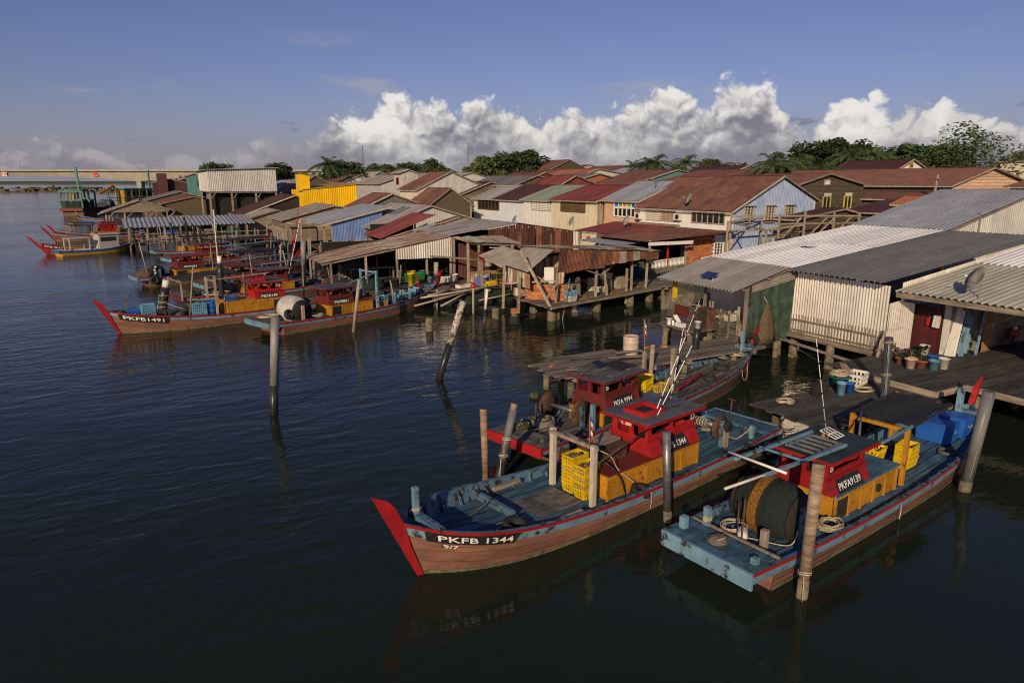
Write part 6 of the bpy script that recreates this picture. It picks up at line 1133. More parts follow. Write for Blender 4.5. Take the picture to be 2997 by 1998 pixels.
for k, (dx, lab) in enumerate(((.3, 'dark leafy plant in a brown urn nearest the violet crate'), (.75, 'small plant in a brown urn second from the violet crate'), (1.15, 'grassy plant in a brown urn third from the violet crate'))): potted(lab, (22.0 + dx * .9, 45.2 - dx * .1, 1.16), .2, .38, M_TERRA, LEAF[(2, 0, 0)[k]], .4, 0, 50, .4, .035)
potted('yellow-green palm-like plant in a brown pot on the landing', (23.35, 45.1, 1.16), .22, .36, M_TERRA, LEAF[1], 1.0, 0, 110, .75, .045)
for k in range(8): o = MB().box(-.14, .14, -.07, .07, 0, .09).build('brick', M_BRICK); o.location = (22.0 + (k % 4) * .33, 44.55 + .12 * (k // 4), 1.16 + .093 * (k // 4)); o.rotation_euler = (0, 0, rnd(-.4, .4)); tag(o, 'loose brick in the low heap before the urns', 'brick', 'bricks on the plant landing')
MB().lathe([(.3, 0), (.34, .3)], 14, (19.3, 45.2, 1.16)).build('pot', M_DARKIN, tag(obj('cooking_pot', None), 'big black cooking pot on the boards by the red stem post', 'pot'), True); MB().lathe([(.36, 0), (.36, .04), (.05, .1)], 14, (19.3, 45.2, 1.47)).build('lid', M_DARKIN, bpy.data.objects['cooking_pot'])
t = thing('foam_box', 'stained white foam box lying by the black cooking pot', 'box', (19.9, 44.8, 1.16), .3); MB().box(-.6, .6, -.25, .25, 0, .22).build('tray', M_WPLAST, t); MB().box(-.62, -.1, -.26, .26, .225, .27).build('lid', M_BRICK, t)
for lab, c, q in (('pole capped with a red ball in front of the landing', M_REDP, (18.77, 40.79, 0)), ): t = thing('marker_pole', lab, 'pole', (q[0], q[1], 0)); MB().tube([(0, 0, -.5), (0, 0, 1.7)], .08, 8).build('shaft', M_BIRCH, t, True); MB().lathe([(.05, 1.68), (.16, 1.75), (.18, 1.86), (.12, 1.98), (.02, 2.02)], 10).build('ball', c, t, True)
# ---- clutter on the landing deck
rgc = random.Random(21)
for lab, x, y, m_, r_, h_ in (('tall yellow drum standing near the deck edge', 16.9, 47.6, M_CRATE, .26, .95), ('cream bucket on the landing deck by the stall post', 20.6, 48.2, M_WPLAST, .3, .6), ('grey metal bin on the landing deck behind the red stem', 18.9, 50.3, M_STEEL, .36, .75), ('small blue bucket beside the grey metal bin', 18.8, 48.7, M_PALEBLUE, .16, .4), ('red bucket on the landing deck among cream boxes', 19.9, 48.9, M_REDP, .2, .35), ('black tub near the yellow drum on the landing deck', 15.9, 48.3, M_DARKIN, .5, .5), ('low black tub on the landing deck by the post', 14.9, 48.2, M_DARKIN, .6, .45), ('blue bucket at the back of the landing deck', 17.9, 53.0, M_PALEBLUE, .25, .5), ('yellow bucket at the back of the landing deck', 18.8, 52.5, M_CRATE, .25, .45), ('cream bucket at the back wall of the landing deck', 15.5, 54.0, M_WPLAST, .28, .5)): bucket(lab, (x, y, 1.1), m_, r_, h_, handle=False)
crate('big green crate on the landing deck behind the mooring post', (17.9, 49.6, 1.1), .2, CRATE_G, None, 2.2); crate('cream crate beside the red bucket on the landing deck', (19.4, 48.3, 1.1), .1, CRATE_W, None, 1.3); crate('cream crate nearest the stall on the landing deck', (20.2, 48.5, 1.1), .0, CRATE_W, None, 1.2); crate('yellow crate on the far table of the landing deck', (18.9, 53.6, 1.1), .0, CRATE_Y, None, 1.3)
t = thing('work_table', 'long wooden work table at the back of the landing deck', 'table', (15.5, 53.0, 1.1)); MB().box(-1.8, 1.8, -.5, .5, .8, .88).build('tabletop', M_WOODX, t); [MB().box(x - .05, x + .05, y - .05, y + .05, 0, .8).build('leg', M_WOOD, t) for x in (-1.7, 1.7) for y in (-.4, .4)]
t = thing('net_heap', 'dark heap of net with green floats on the landing deck', 'net', (13.9, 47.5, 1.1)); mb = MB(); mb.lathe([(1.0, 0), (.95, .3), (.6, .62), (.15, .75)], 14); mb.v = [(v[0] * (1 + .15 * math.sin(i * 2.3)), v[1] * .7, v[2] * (1 + .15 * math.sin(i * 1.7))) for i, v in enumerate(mb.v)]; mb.build('mesh', M_NET, t, True)
for k in range(14): a = k * .9; MB().lathe([(.02, -.09), (.09, 0), (.02, .09)], 8, (.7 * math.cos(a) * (.4 + .05 * k), .5 * math.sin(a) * (.4 + .05 * k) - .1, .62 - .03 * k)).build('net_float', M_TEALP, t, True)
pile('wooden post with black foot and rope on the landing deck edge', (18.3, 46.2), (18.35, 46.2, 2.9), .17, M_BIRCH, low=M_BLACKPIPE, low_z=1.9, ropes=((1.7, 0),))
icebox('white freezer chest under the streaked tin roof', (14.5, 55.0, 1.1), 0, 2.0, .8, 1.0, M_WPLAST)

# ================================================================ village behind
h = house('wooden house with dark weathered boards, yellow-trimmed windows and brown roof', 47.0, 54.5, 56.6, 60.6, 66.3, 8.5, 9.45, C_RUSTROOF, M_SIDING, M_SIDING, 8.35, siding=.22, ov=.6)
for x, cols in ((60.2, 2), (63.4, 2)): win(h, 'y', 47.0, x, x + 1.15, 5.2, 7.2, cols, M_YELTRIM, d=.1); MB().box(x + .05, x + 1.1, 46.88, 46.915, 7.22, 7.5).build('sill_panel', M_WPLAST, h)
win(h, 'y', 47.0, 60.2, 61.0, 8.3, 8.8, 1, M_TRIM, M_WPLAST); win(h, 'y', 47.0, 57.2, 57.9, 6.0, 7.2, 1, M_YELTRIM)
house('low dark-boarded house with green-stained gable behind the timber frame', 41.6, 43.2, 50, 56.0, 60.0, 5.5, 6.25, C_MAROON, M_SIDING, M_SIDING, 5.5, siding=.25, ov=.5)
house('low house under a plain dark maroon roof behind the blue-grey shed', 34, 42.5, 58, 64, 70, 6.0, 6.9, C_MAROON, M_SIDING, M_SIDING)
house('long brown-roofed house with peach board gable', 40.5, 64, 70.4, 77, 83.5, 8.35, 10.05, C_RUSTROOF, M_SIDING, M_PEACHB, 8.7, siding=.3, ov=.5)
house('small brown roof stepped below the long peach-gabled house', 42, 52, 66.5, 70.0, 74, 7.0, 7.6, C_RUSTROOF, M_SIDING, M_SIDING); house('tiny cream-gabled annexe with white barge boards', 35.5, 39.5, 60.5, 62.6, 64.8, 6.7, 7.35, C_ORANGE, M_PEACHB, M_PEACHB, ov=.3)
house('house with dark brown roof beyond the blue-grey shed ridge', 33, 38, 76, 82, 90, 8.2, 9.2, C_RUSTROOF, M_SIDING, M_SIDING)
E_ = house('white-gabled hall with round yellow emblem and maroon roof', 60.5, 70, 92.1, 95.0, 98.0, 10.5, 11.7, C_MAROON, M_WALLW, M_WALLW, 10.65)
MB().lathe([(.02, 0), (.52, 0), (.52, .05), (.02, .06)], 20, (95.0, 60.47, 10.85), Matrix(((1, 0, 0), (0, 0, -1), (0, -1, 0)))).build('emblem', mat('emblem_yellow', (.60, .40, .10), (.5, .33, .08), 4), E_)
mb = MB(); [mb.box(94.72 + .2 * i, 94.84 + .2 * i, 60.38, 60.40, 10.62 + .03 * (i % 2), 11.08) for i in range(3)]; [mb.box(94.66, 95.32, 60.37, 60.379, z, z + .06) for z in (10.66, 10.84, 11.02)]; mb.build('emblem_strokes', M_BROWNW, E_)
house('house with plain brown roof beside the wooden house', 56, 66, 60, 67, 75, 8.2, 9.4, C_RUSTROOF, M_CREAM, M_SIDING); house('small white block house with short orange roof', 56, 60.5, 78, 80.5, 84, 8.9, 9.9, C_ORANGE, M_WALLW, M_CONC)
# second row and beyond, seen over the terrace
house('house with red-brown roof and silver corrugated gable beside a white tower', 104, 112, 38.3, 44.1, 49.3, 7.6, 10.3, C_RUSTROOF, M_CREAM, C_PALEW, 8.3, sheet=1.2, rows=2)
w_ = house('tall narrow white tin tower-house with slanted cap', 116, 120, 40.0, 41.2, 43.0, 10.4, 10.8, C_GREY, C_PALEW, C_PALEW, 10.2, name='tower_house', ov=.5); win(w_, 'x', 40.0, 117.2, 118.6, 8.2, 9.4, 1, M_REDP)
h = house('cream-fronted house with deep maroon roof and log side wall', 103, 112, 44.1, 50.8, 57, 6.25, 8.72, C_MAROON, M_CREAM, M_LOG, 6.6, siding=.2, sheet=1.1); win(h, 'x', 44.1, 104, 110, 5.0, 6.05, 6, M_BROWNW)
house('house with broad dark brown roof before the log-walled house', 95, 104, 36.8, 40.2, 43.6, 5.4, 7.77, C_RUSTROOF, M_CREAM, M_SIDING, sheet=1.2); house('house with long brown roof and grey corrugated gable', 88, 96, 25.2, 28.9, 33.5, 5.5, 7.15, C_RUSTROOF, M_CREAM, C_DKGREY, 5.6, sheet=1.2)
house('house with grey metal roof and two skylights on the waterfront', 70, 82, 21.6, 27.2, 33.2, 4.05, 6.2, lambda i, j: C_GREY, M_SIDING, C_PALEW, 4.4, sheet=.9, rows=2)
G2 = bpy.data.objects[[o.name for o in bpy.data.objects if o.get('label', '').startswith('house with grey metal roof and two')][0]]
for y in (73.0, 74.6): MB().hexa([(24.2, y, 5.10), (26.2, y, 5.87), (26.2, y + .7, 5.87), (24.2, y + .7, 5.10), (24.2, y, 5.14), (26.2, y, 5.91), (26.2, y + .7, 5.91), (24.2, y + .7, 5.14)]).build('skylight', C_DKGREY, G2)
B_ = thing('blue_tin_shed', 'shed with bright blue corrugated wall and pale blue-grey lean roof', 'shed')
roof(B_, (16.6, 74.7, 4.1), (16.6, 86, 4.1), (24.5, 86, 5.95), (24.5, 74.7, 5.95), C_BLUEGREY, .95, 2, .25, .022); wallrow(B_, (17.9, 75), (23.5, 75), 2.3, 4.3, C_BLUEW, .8, .16, .02, 'wall_sheet', z1b=5.6); rail(B_, (16.6, 74.65, 4.02), (24.5, 74.65, 5.87), .06, .2, M_TRIM, 'barge_board')
for x in (17.0, 17.9, 20, 22): rail(B_, (x, 75.1, -.4), (x, 75.1, 4.1), .16, name='post')
MB().box(17.2, 23.5, 75.2, 85.5, 1.1, 1.3).build('floor', M_PLANKD, B_); MB().box(20.2, 21.6, 74.9, 74.98, 1.6, 2.35).build('cream_panel', M_WPLAST, B_); MB().box(17.5, 19.2, 75.3, 75.6, 1.31, 2.1).build('yellow_stack', M_CRATE, B_)
R_ = thing('patched_lean_to', 'red and rust patched lean-to roof between grey house and canopy', 'lean-to')
roof(R_, (19.0, 61.3, 3.5), (19.0, 67.4, 3.5), (24.5, 67.6, 5.55), (24.5, 61.3, 5.55), C_REDROOF, .9, 1, .25, .022); roof(R_, (19.4, 57.4, 3.3), (19.4, 61.3, 3.45), (26.5, 61.3, 5.4), (27, 57.4, 5.1), lambda i, j: (C_RUST, C_TIN, C_OLDTIN, C_BLUEGREY, C_RUSTDK)[(i * 2 + j) % 5], .6, 3, .2, .022)
for y in (57.8, 61.3, 67): rail(R_, (19.6, y, .9), (19.6, y, 3.5), .14, name='post'); rail(R_, (24.4, y, 1), (24.4, y, 4.9), .14, name='post')
MB().box(19.8, 24.3, 67.2, 67.3, 1, 4.5).build('back_wall', M_DARKIN, R_); wallrow(R_, (21.5, 57.5), (27, 57.5), 3.0, 3.9, C_PALEW, .8, .13, .016, 'end_wall', z1b=5.0)
PF = thing('picket_fence', 'row of tall grey pickets before the blue corrugated wall', 'fence')
for k in range(22): MB().box(-.09, .09, -.02, .02, 0, 1.7 + .05 * (k % 3)).build('picket', M_WOOD, PF).location = (14.6 + k * .29, 66.0, 1.35)
for z in (1.6, 2.6): rail(PF, (14.5, 66.05, z), (21, 66.05, z), .06, .1, M_WOODX, 'rail')
for x in (14.6, 17.6, 20.8): rail(PF, (x, 66.1, -.5), (x, 66.1, 2.9), .14, name='post')
deck('fence_deck', 'narrow deck behind the picket fence', 14.3, 24, 66.2, 74.8, 1.1, 'x', .5, M_PLANKD, [(14.6, 66.5), (14.6, 70), (14.6, 74), (18, 66.5)], 5)
h = house('weathered board house on stilts with sagging grey roof', 93, 104, 16.2, 22.5, 28, 4.0, 5.6, C_TIN, M_WOODY, M_WOODX, 4.6, siding=.28, ov=.7); MB().box(15.9, 16.15, 93.5, 103, 2.9, 3.2).build('ledge', M_WOODY, h); MB().box(16.6, 20, 92.75, 92.9, 2.7, 2.9).build('dark_gap', M_DARKIN, h)  # solid dark strip on the gable paints a shaded gap
for x, y in ((16.4, 93.2), (19, 93.2), (16.4, 98), (16.4, 103)): MB().lathe([(.2, -.6), (.17, 1.05)], 8, (x, y, 0)).build('stilt', M_PILE, h)
h = house('small grey board shack with patched tin roof and hung laundry', 107, 118, 12.8, 17.5, 22, 3.35, 4.6, C_TIN, M_WOODY, M_WOODX, siding=.28, ov=.6); cloth('white sheet hanging on the grey board shack', (12.5, 111.0, 3.0), 1.6, 1.5, M_WTARP)
for x, y in ((13, 107.3), (13, 112), (13, 117.5), (16, 107.3)): MB().lathe([(.2, -.6), (.17, 1.05)], 8, (x, y, 0)).build('stilt', M_PILE, h)
# yellow building
Yb = thing('yellow_building', 'bright yellow corrugated building with square corner tower', 'building'); Y0 = 112
def yp(x, y, Y): return (x, Y, y)
wallrow(Yb, (22.6, 112.0), (31, 112.0), 1.05, 7.42, C_YELW, 1.0, .3, .03, 'wall_sheet', 0, True, 8.2); wallrow(Yb, (22.6, 116.5), (22.6, 112), 1.05, 7.42, C_YELW, 1.2, 4, .005, 'side_sheet', 0)
MB().hexa([(22.4, 111.8, 7.43), (31.1, 111.8, 8.22), (31.1, 122, 8.5), (22.4, 117, 7.8), (22.4, 111.8, 7.5), (31.1, 111.8, 8.3), (31.1, 122, 8.58), (22.4, 117, 7.88)]).uvbox().build('roof', C_YELROOF, Yb)
tw = MB(); tw.hexa([(22.1, 112.4, 7.3), (23.7, 112.4, 7.3), (23.7, 115.2, 7.3), (22.1, 115.2, 7.3), (22.1, 112.4, 9.95), (23.7, 112.4, 9.6), (23.7, 115.2, 9.6), (22.1, 115.2, 9.95)]); tw.uvbox().build('tower', C_YELW, Yb); win(Yb, 'x', 22.1, 113.2, 113.9, 8.8, 9.5, 1, M_YELTRIM); MB().hexa([(21.4, 112.0, 10.15), (24.0, 112.0, 9.62), (24.0, 115.6, 9.62), (21.4, 115.6, 10.15), (21.4, 112.0, 10.2), (24.0, 112.0, 9.68), (24.0, 115.6, 9.68), (21.4, 115.6, 10.2)]).build('tower_cap', M_TRIM, Yb)
wallrow(Yb, (22.6, 122), (31, 122), 1.05, 7.4, C_YELW, 2, .3, .03, 'wall_sheet', 0, True)
Wb = thing('white_warehouse', 'big windowless white corrugated warehouse on open stilts', 'warehouse'); wallrow(Wb, (10.3, 130), (21.6, 130), 7.05, 10.6, C_PALEW, 1.1, .3, .03, 'wall_sheet', 0, True, 11.0); wallrow(Wb, (10.3, 150), (10.3, 130), 7.05, 10.6, C_PALEW, 2, .3, .03, 'wall_sheet', 0, True); wallrow(Wb, (21.6, 130), (21.6, 150), 7.05, 11, C_PALEW, 2, .3, .03, 'wall_sheet', 0, True)
MB().hexa([(9.7, 129.5, 10.62), (22, 129.5, 11.05), (22, 150.5, 11.05), (9.7, 150.5, 10.62), (9.7, 129.5, 10.72), (22, 129.5, 11.15), (22, 150.5, 11.15), (9.7, 150.5, 10.72)]).uvbox().build('roof', C_BLUEGREY, Wb)
for x in (10.5, 14, 18, 21.4): rail(Wb, (x, 130.3, -.5), (x, 130.3, 7.1), .3, m=M_CONC, name='column'); rail(Wb, (x, 130.3, 5.6), (x + 1.0, 130.3, 6.9), .12, name='brace'); rail(Wb, (x, 149, -.5), (x, 149, 7.1), .3, m=M_CONC, name='column')
rail(Wb, (10.3, 130.2, 6.9), (21.6, 130.2, 6.9), .2, .25, M_STEEL, 'floor_beam'); MB().box(10.3, 21.6, 131, 149.8, 6.9, 7.04).build('floor', M_CONC, Wb); MB().box(10.6, 21.4, 131.5, 131.7, 1, 6.8).build('inner_wall', M_DARKIN, Wb)  # dark sheet added behind the columns paints the shade under the warehouse
house('long shed with low dark maroon roof below the white warehouse', 116, 138, 13.6, 22.0, 30, 3.55, 6.6, C_MAROON, M_DARKIN, M_DARKIN)
h = house('open red-roofed stall with pale green eaves by the water', 150, 166, 3.5, 9.0, 14.5, 4.7, 5.9, C_REDROOF, M_SIDING, M_SIDING, 5.1, z0=2.4); MB().box(2.8, 3.3, 149, 160, 4.45, 4.55).build('green_eave', C_GREEN, h)
for x in (3.8, 6.5, 9, 12, 14): rail(h, (x, 150.2, -.4), (x, 150.2, 4.8), .22, name='post')
h = house('open timber shelter with wide brown gable roof at the water', 146, 160, -6.5, -.5, 4.5, 3.3, 5.4, C_TIN, M_DARKIN, M_WOODX, 3.7, z0=3.2, ov=.8)
for x in (-6, -3, .5, 4): rail(h, (x, 146.2, -.4), (x, 146.2, 3.5), .25, name='post'); rail(h, (x, 159.5, -.4), (x, 159.5, 3.5), .25, name='post'); rail(h, (x, 146.3, 2.0), (x + 1.5, 146.3, 3.3), .15, name='brace')
deck('stall_deck', 'dark landing under the open timber shelter', -7, 16, 143, 168, 1.1, 'x', 1.2, M_PLANKD, [(-6.5, 143.5), (-2, 143.5), (3, 143.5), (8, 143.5), (13, 143.5), (-6.5, 150), (-6.5, 160)], 8, .5)
h = house('dark roofed fish shed behind the open shelters', 175, 200, 0, 8, 16, 4.5, 6.6, C_DKGREY, M_SIDING, M_SIDING, z0=1.0); [rail(h, (x, 175.3, -.5), (x, 175.3, 1.2), .3, name='stilt') for x in (.5, 5, 10)]
h = house('maroon block house beside the bridge foot', 232, 245, 3.5, 8, 12.5, 8.6, 9.6, C_MAROON, C_MAROON, C_MAROON); MB().box(4.6, 7.3, 230, 231.9, 1.05, 11.2).build('tower', C_MAROON, h)
house('red roofed hall beside the maroon block house', 236, 250, 9.5, 14.5, 18, 8.9, 10.6, C_REDROOF, C_MAROON, C_MAROON); house('dark green boxy shed near the bridge foot', 225, 234, 12.6, 14.5, 16.2, 10.6, 11.2, C_DKGREY, C_TEAL, C_TEAL)
# canopy jetty at left
J1 = deck('jetty', 'long rickety jetty under the ribbed grey canopy', -2.2, 15, 98.5, 106.5, 1.1, 'x', .8, M_PLANK, [(-1.8, 99), (2, 99), (6, 99), (10, 99), (14, 99), (-1.8, 103)], 5, .4)
C2 = thing('canopy', 'long ribbed grey canopy over the rickety jetty', 'canopy'); roof(C2, (-2.4, 103.0, 2.75), (14, 103.4, 2.95), (13.6, 110.5, 3.9), (-2.7, 109.5, 3.75), C_BLUEGREY, 1.7, 1, .5, .06)
for k in range(8): x = -2 + k * 2.1; rail(C2, (x, 103.3, -.4), (x + rnd(-.2, .2), 103.3, 2.75), .18, name='post'); rail(C2, (x, 109, -.4), (x, 109, 3.6), .18, name='post')
for z in (1.6, 2.2): rail(C2, (-2, 98.8, z), (14.5, 98.8, z), .1, .12, M_WOODX, 'railing')
for k in range(12): x = -1.9 + k * 1.4; rail(C2, (x, 98.8, 1.1), (x, 98.8, 2.35), .11, name='railing_post')
MB().box(1.5, 6.5, 99.2, 99.3, 1.15, 1.9).build('board_panel', M_WOODX, C2)
for x, y, zt in ((-1.0, 97.6, 3.2), (3.4, 97.4, 3.6), (5.0, 97.2, 4.3), (5.9, 97.2, 3.4), (6.6, 97.2, 3.1)): pile('slim dark pole leaning against the rickety jetty', (x, y), (x - .5, y, zt), .15, M_BLACKPIPE)
# remaining roofs of the village, near gable y, far gable y, front x, ridge x, back x, eave z, ridge z
for lab, y0, y1, x0, xr, xb, ze, zr, rm, wf, wg in (
    ('house with grey-brown roof and pale corrugated gable past the yellow building', 128, 146, 40.0, 44.5, 49, 8.5, 10.0, C_TIN, C_PALEW, C_PALEW),
    ('house with brown roof and pale gable behind the yellow tower', 158, 178, 40.8, 45.0, 47, 8.8, 10.4, C_RUSTROOF, C_PALEW, C_PALEW),
    ('house with weathered dark gable behind the yellow tower', 135, 150, 24, 29.5, 36, 6.6, 9.9, C_TIN, M_SIDING, M_SIDING),
    ('pale blue low house past the white warehouse', 150, 168, 22.5, 29, 36, 7.6, 9.1, C_BLUEGREY, C_PALEW, M_PALEBL),
    ('house with dark maroon and grey roof behind the terrace', 115, 126, 56.5, 62, 68, 7.3, 9.8, C_MAROON, M_WALLW, M_CREAM),
    ('house with grey roof and weathered plank gable behind the terrace', 96, 112, 51.6, 55.4, 61, 8.3, 9.7, C_DKGREY, M_SIDING, M_SIDING),
    ('red-roofed house with red corrugated gable behind the green roof', 88, 97, 55, 57.4, 61, 8.4, 9.6, C_REDROOF, M_CREAM, C_REDROOF),
    ('house with orange-red roof and pale board gable in mid village', 112, 124, 74, 78.3, 88, 9.8, 11.2, C_ORANGE, C_PALEW, C_PALEW),
    ('house with dark brown roof and green trim beyond the orange roof', 96, 108, 78, 84, 92, 9.3, 10.8, C_RUSTROOF, M_SIDING, C_TEAL),
    ('maroon and silver roofed house among the palms', 92, 104, 92, 97, 103, 10.0, 11.6, C_MAROON, C_PALEW, C_PALEW),
    ('large old house with steep dark brown hipped-looking roof', 150, 168, 88, 96, 104, 10.8, 14.2, C_RUSTROOF, M_SIDING, M_SIDING),
    ('red gable-fronted house before the large old house', 118, 130, 66, 70, 74.5, 9.2, 10.6, C_REDROOF, C_REDROOF, C_REDROOF),
    ('small white block house beside the large old house', 165, 172, 88, 90.5, 93, 12.5, 13.0, C_PALEW, M_WALLW, M_WALLW),
    ('house with long brown roof before the palm clump', 74, 92, 77, 86, 95, 8.9, 10.6, C_RUSTROOF, M_CREAM, M_SIDING),
    ('house with grey roof behind the tall white tower-house', 140, 160, 52, 58, 64, 9.0, 10.7, C_TIN, C_PALEW, C_PALEW),
    ('teal-gabled house far behind the yellow building', 190, 205, 55, 59.5, 64, 9.2, 11.6, C_TIN, C_PALEW, C_TEAL),
    ('white-gabled house with brown roof beside the teal-gabled one', 180, 195, 57, 62, 66, 9.0, 11.3, C_RUSTROOF, M_WALLW, M_WALLW),
    ('house with rusty red roof far behind the tower-house', 175, 195, 68, 75, 83, 9.5, 11.8, C_RUSTROOF, M_CREAM, M_SIDING),
    ('house with grey roof beside the far rusty red roof', 150, 166, 62, 69, 76, 9.2, 10.9, C_GREY, C_PALEW, C_PALEW),
    ('brown roofed house at the back of the red corrugated gable', 130, 142, 78, 84, 90, 9.7, 11.4, C_RUSTROOF, M_CREAM, M_SIDING),
    ('grey roofed house with orange gable beyond the terrace', 100, 112, 64, 70, 77, 8.7, 10.1, C_DKGREY, M_PEACH, C_ORANGE),
    ('pale-fronted house with silver roof near the palms', 118, 130, 92, 98, 105, 10.2, 11.8, C_BLUEGREY, M_WALLW, C_PALEW),
    ('dark roofed long house at the village back', 140, 165, 106, 114, 122, 11, 13, C_RUSTROOF, M_SIDING, M_SIDING),
    ('maroon roofed long house far behind the orange roof', 170, 190, 108, 116, 124, 11.5, 13.6, C_MAROON, M_CREAM, M_CREAM),
    ('low brown house between the terrace and the orange-red roof', 84, 94, 63, 68, 74, 7.8, 9.2, C_RUSTROOF, M_SIDING, M_SIDING),
    ('grey tin house behind the peach terrace house', 66, 80, 61, 67, 73, 7.4, 8.7, C_TIN, M_SIDING, M_SIDING),
    ('small orange-tiled house behind the small white block house', 176, 186, 97, 101, 105, 12.2, 13.8, C_ORANGE, M_CREAM, M_CREAM),
    ('long pale viaduct-like warehouse behind the tall airy tree', 62, 66, 128, 150, 172, 12.0, 12.6, C_BEIGE, M_CREAM, M_CREAM)):
    house(lab, y0, y1, x0, xr, xb, ze, zr, rm, wf, wg, pitch=.5, sheet=1.6 if y0 < 135 else 0)
def antenna(label, p, h, n=5):
    t = thing('roof_antenna', label, 'antenna', p); MB().tube([(0, 0, -.4), (0, 0, h)], .035, 5).build('mast', M_STEEL, t)
    for k in range(n): MB().tube([(-.5 + .06 * k, -.3, h - .15 - k * .12), (.5 - .06 * k, .3, h - .15 - k * .12)], .018, 4).build('element', M_STEEL, t)
antenna('television antenna on the pale blue-grey terrace roof', (50, 60.5, 7.95), 2.2); antenna('tall thin mast antenna on the maroon and grey terrace roof', (50.5, 90.5, 7.6), 3.6, 3); antenna('antenna on the red-brown roof with silver gable', (41, 108, 8.9), 2.0); t = thing('utility_pole', 'leaning wooden utility pole behind the low dark house', 'pole', (66.5, 40, 1.05)); MB().tube([(0, 0, 0), (.5, -.1, 8.2)], .12, 7).build('post', M_WOOD, t); MB().beam((.1, -.6, 7.8), (.8, .5, 7.8), .1).build('crossarm', M_WOOD, t)
for lab, p in (('tall lattice radio mast on the far village skyline', (111.4, 245.1, 16.2)), ('slim telecom mast by the bridge end', (87.8, 304.5, 17.4))):
    t = thing('radio_mast', lab, 'mast', (p[0], p[1], 1.05)); H_m = p[2] + 6
    for a in range(3): MB().tube([(.8 * math.cos(a * 2.1), .8 * math.sin(a * 2.1), 0), (.1 * math.cos(a * 2.1), .1 * math.sin(a * 2.1), H_m)], .06, 4).build('leg', M_STEEL, t)
    for k in range(10): MB().tube([(.75 * (1 - k / 11), 0, k * H_m / 10), (-.4 * (1 - k / 11), .65 * (1 - k / 11), (k + 1) * H_m / 10)], .04, 4).build('lacing', M_REDP if k % 2 else M_WPLAST, t)

# ================================================================ boats along the far jetties
KW = dict(detail=True)
b4 = Boat('brown-hulled boat numbered PKFB1491 with red stem and ochre engine box', (10.5, 47.3), (-2.35, 44.6), 2.8, g0=.68, gb=.7, gs=.06, stem_h=.78, stem_f=.72, rake=.32, full=5, deck=M_DECKGREY, inner=mat('olive_inner', (.055, .06, .05), (.03, .03, .028), 2, wear=(DIRT, .3, 4)))
b4.bow_name('PKFB1491', 1, t0=.972, board=2.5, h=.21); b4.engine_box(3.0, 6.8, .85, .5, .8, M_YEL, M_YEL, 4, open_bays=(0,)); b4.wheelhouse(3.2, 5.0, .7, 1.3, 1.0, M_RED, M_ROOFGREY, 'PKFB149', 'B', .28, .36, 1, mark_x=3.4, board_len=1.2)
b4.post(7.4, .75, .5, 3.0, .12, M_WOOD); b4.post(7.5, -.7, .5, 2.8, .12, M_WOOD); b4.bar((7.4, .8, 2.7), (7.5, -.9, 2.6), .09); b4.bar((7.4, .7, 2.75), (4.0, .6, 2.9), .06); MB().box(5.8, 6.6, -.4, .3, 1.3, 1.6).build('engine_top', M_YEL, b4.o)
b4.post(12.1, -.3, .9, 1.9, .12, M_DECKGREY, 'bitt')
for k in range(4): crate(f'{["lowest","second","third","topmost"][k]} pale blue crate of the stack before the ochre box of PKFB1491', b4.W(8.35, .45, b4.floor(8.3) + k * .17), b4.rz, CRATE_B, 'pale blue crates on PKFB1491', 1.25)
for k in range(5): crate(f'{["lowest","second","third","fourth","topmost"][k]} pale blue crate of the stack in the bow of PKFB1491', b4.W(11.15, .35, b4.floor(11.2) + k * .15), b4.rz, CRATE_B, 'pale blue crates on PKFB1491', 1.2)
icebox('blue ice box in the bow of PKFB1491', b4.W(11.9, -.25, b4.floor(12)), b4.rz + R(90), .8, .7, .6); drum('blue drum beside the ochre box of PKFB1491', b4.W(7.65, .2, b4.floor(7.6)), M_BLUEBOX, .4, .9, 'plastic_drum'); crate('dark blue crate on the engine box of PKFB1491', b4.W(6.4, .3, 1.3), b4.rz, crate_mesh(M_BLUEBOX), None, 1.1)
b5 = Boat('boat numbered PKF 8881 with white-covered drum and pale blue crates', (5.1, 40.6), (18.1, 45.75), 3.0, g0=.7, gb=.72, gs=.1, stem_h=.95, stem_f=.7, rake=.3, full=4.2, deck=M_DECKGREY, transom=M_STRAKE)
b5.engine_box(4.5, 7.6, .8, .5, .75, M_YEL, M_DKRED, 4, open_bays=(0,)); b5.wheelhouse(4.4, 6.2, .65, 1.2, 1.0, M_DKRED, M_ROOFGREY, 'PKF8881', 'B', .35, .36, -1, hatch=False, mark_x=4.6, board_len=1.2)
mb = MB(); mb.lathe([(.72, -.7), (.8, -.4), (.82, .3), (.7, .62)], 18, (2.3, 0, 1.2), Matrix(((1, 0, 0), (0, 0, 1), (0, 1, 0)))); mb.build('covered_drum', M_WTARP, b5.o, True); MB().lathe([(.05, -.03), (.66, -.03), (.66, .03), (.05, .03)], 18, (2.45, -.78, 1.15), Matrix(((1, 0, 0), (0, 0, 1), (0, 1, 0)))).build('drum_flange', M_DARKIN, b5.o, True)
for y in (-.95, .8): b5.post(2.4, y, .5, 1.5, .15, M_WOOD, 'drum_post')
b5.post(8.0, -.8, .5, 3.0, .12, M_STRAKE); b5.post(8.0, .8, .5, 3.0, .12, M_STRAKE); b5.bar((8, -.9, 2.9), (8, .9, 2.9), .09, M_STRAKE); b5.bar((8, -.8, 2.9), (6, -.6, 2.4), .07, M_STRAKE); b5.post(12.5, .2, .9, 2.2, .12, M_RED, 'bitt')
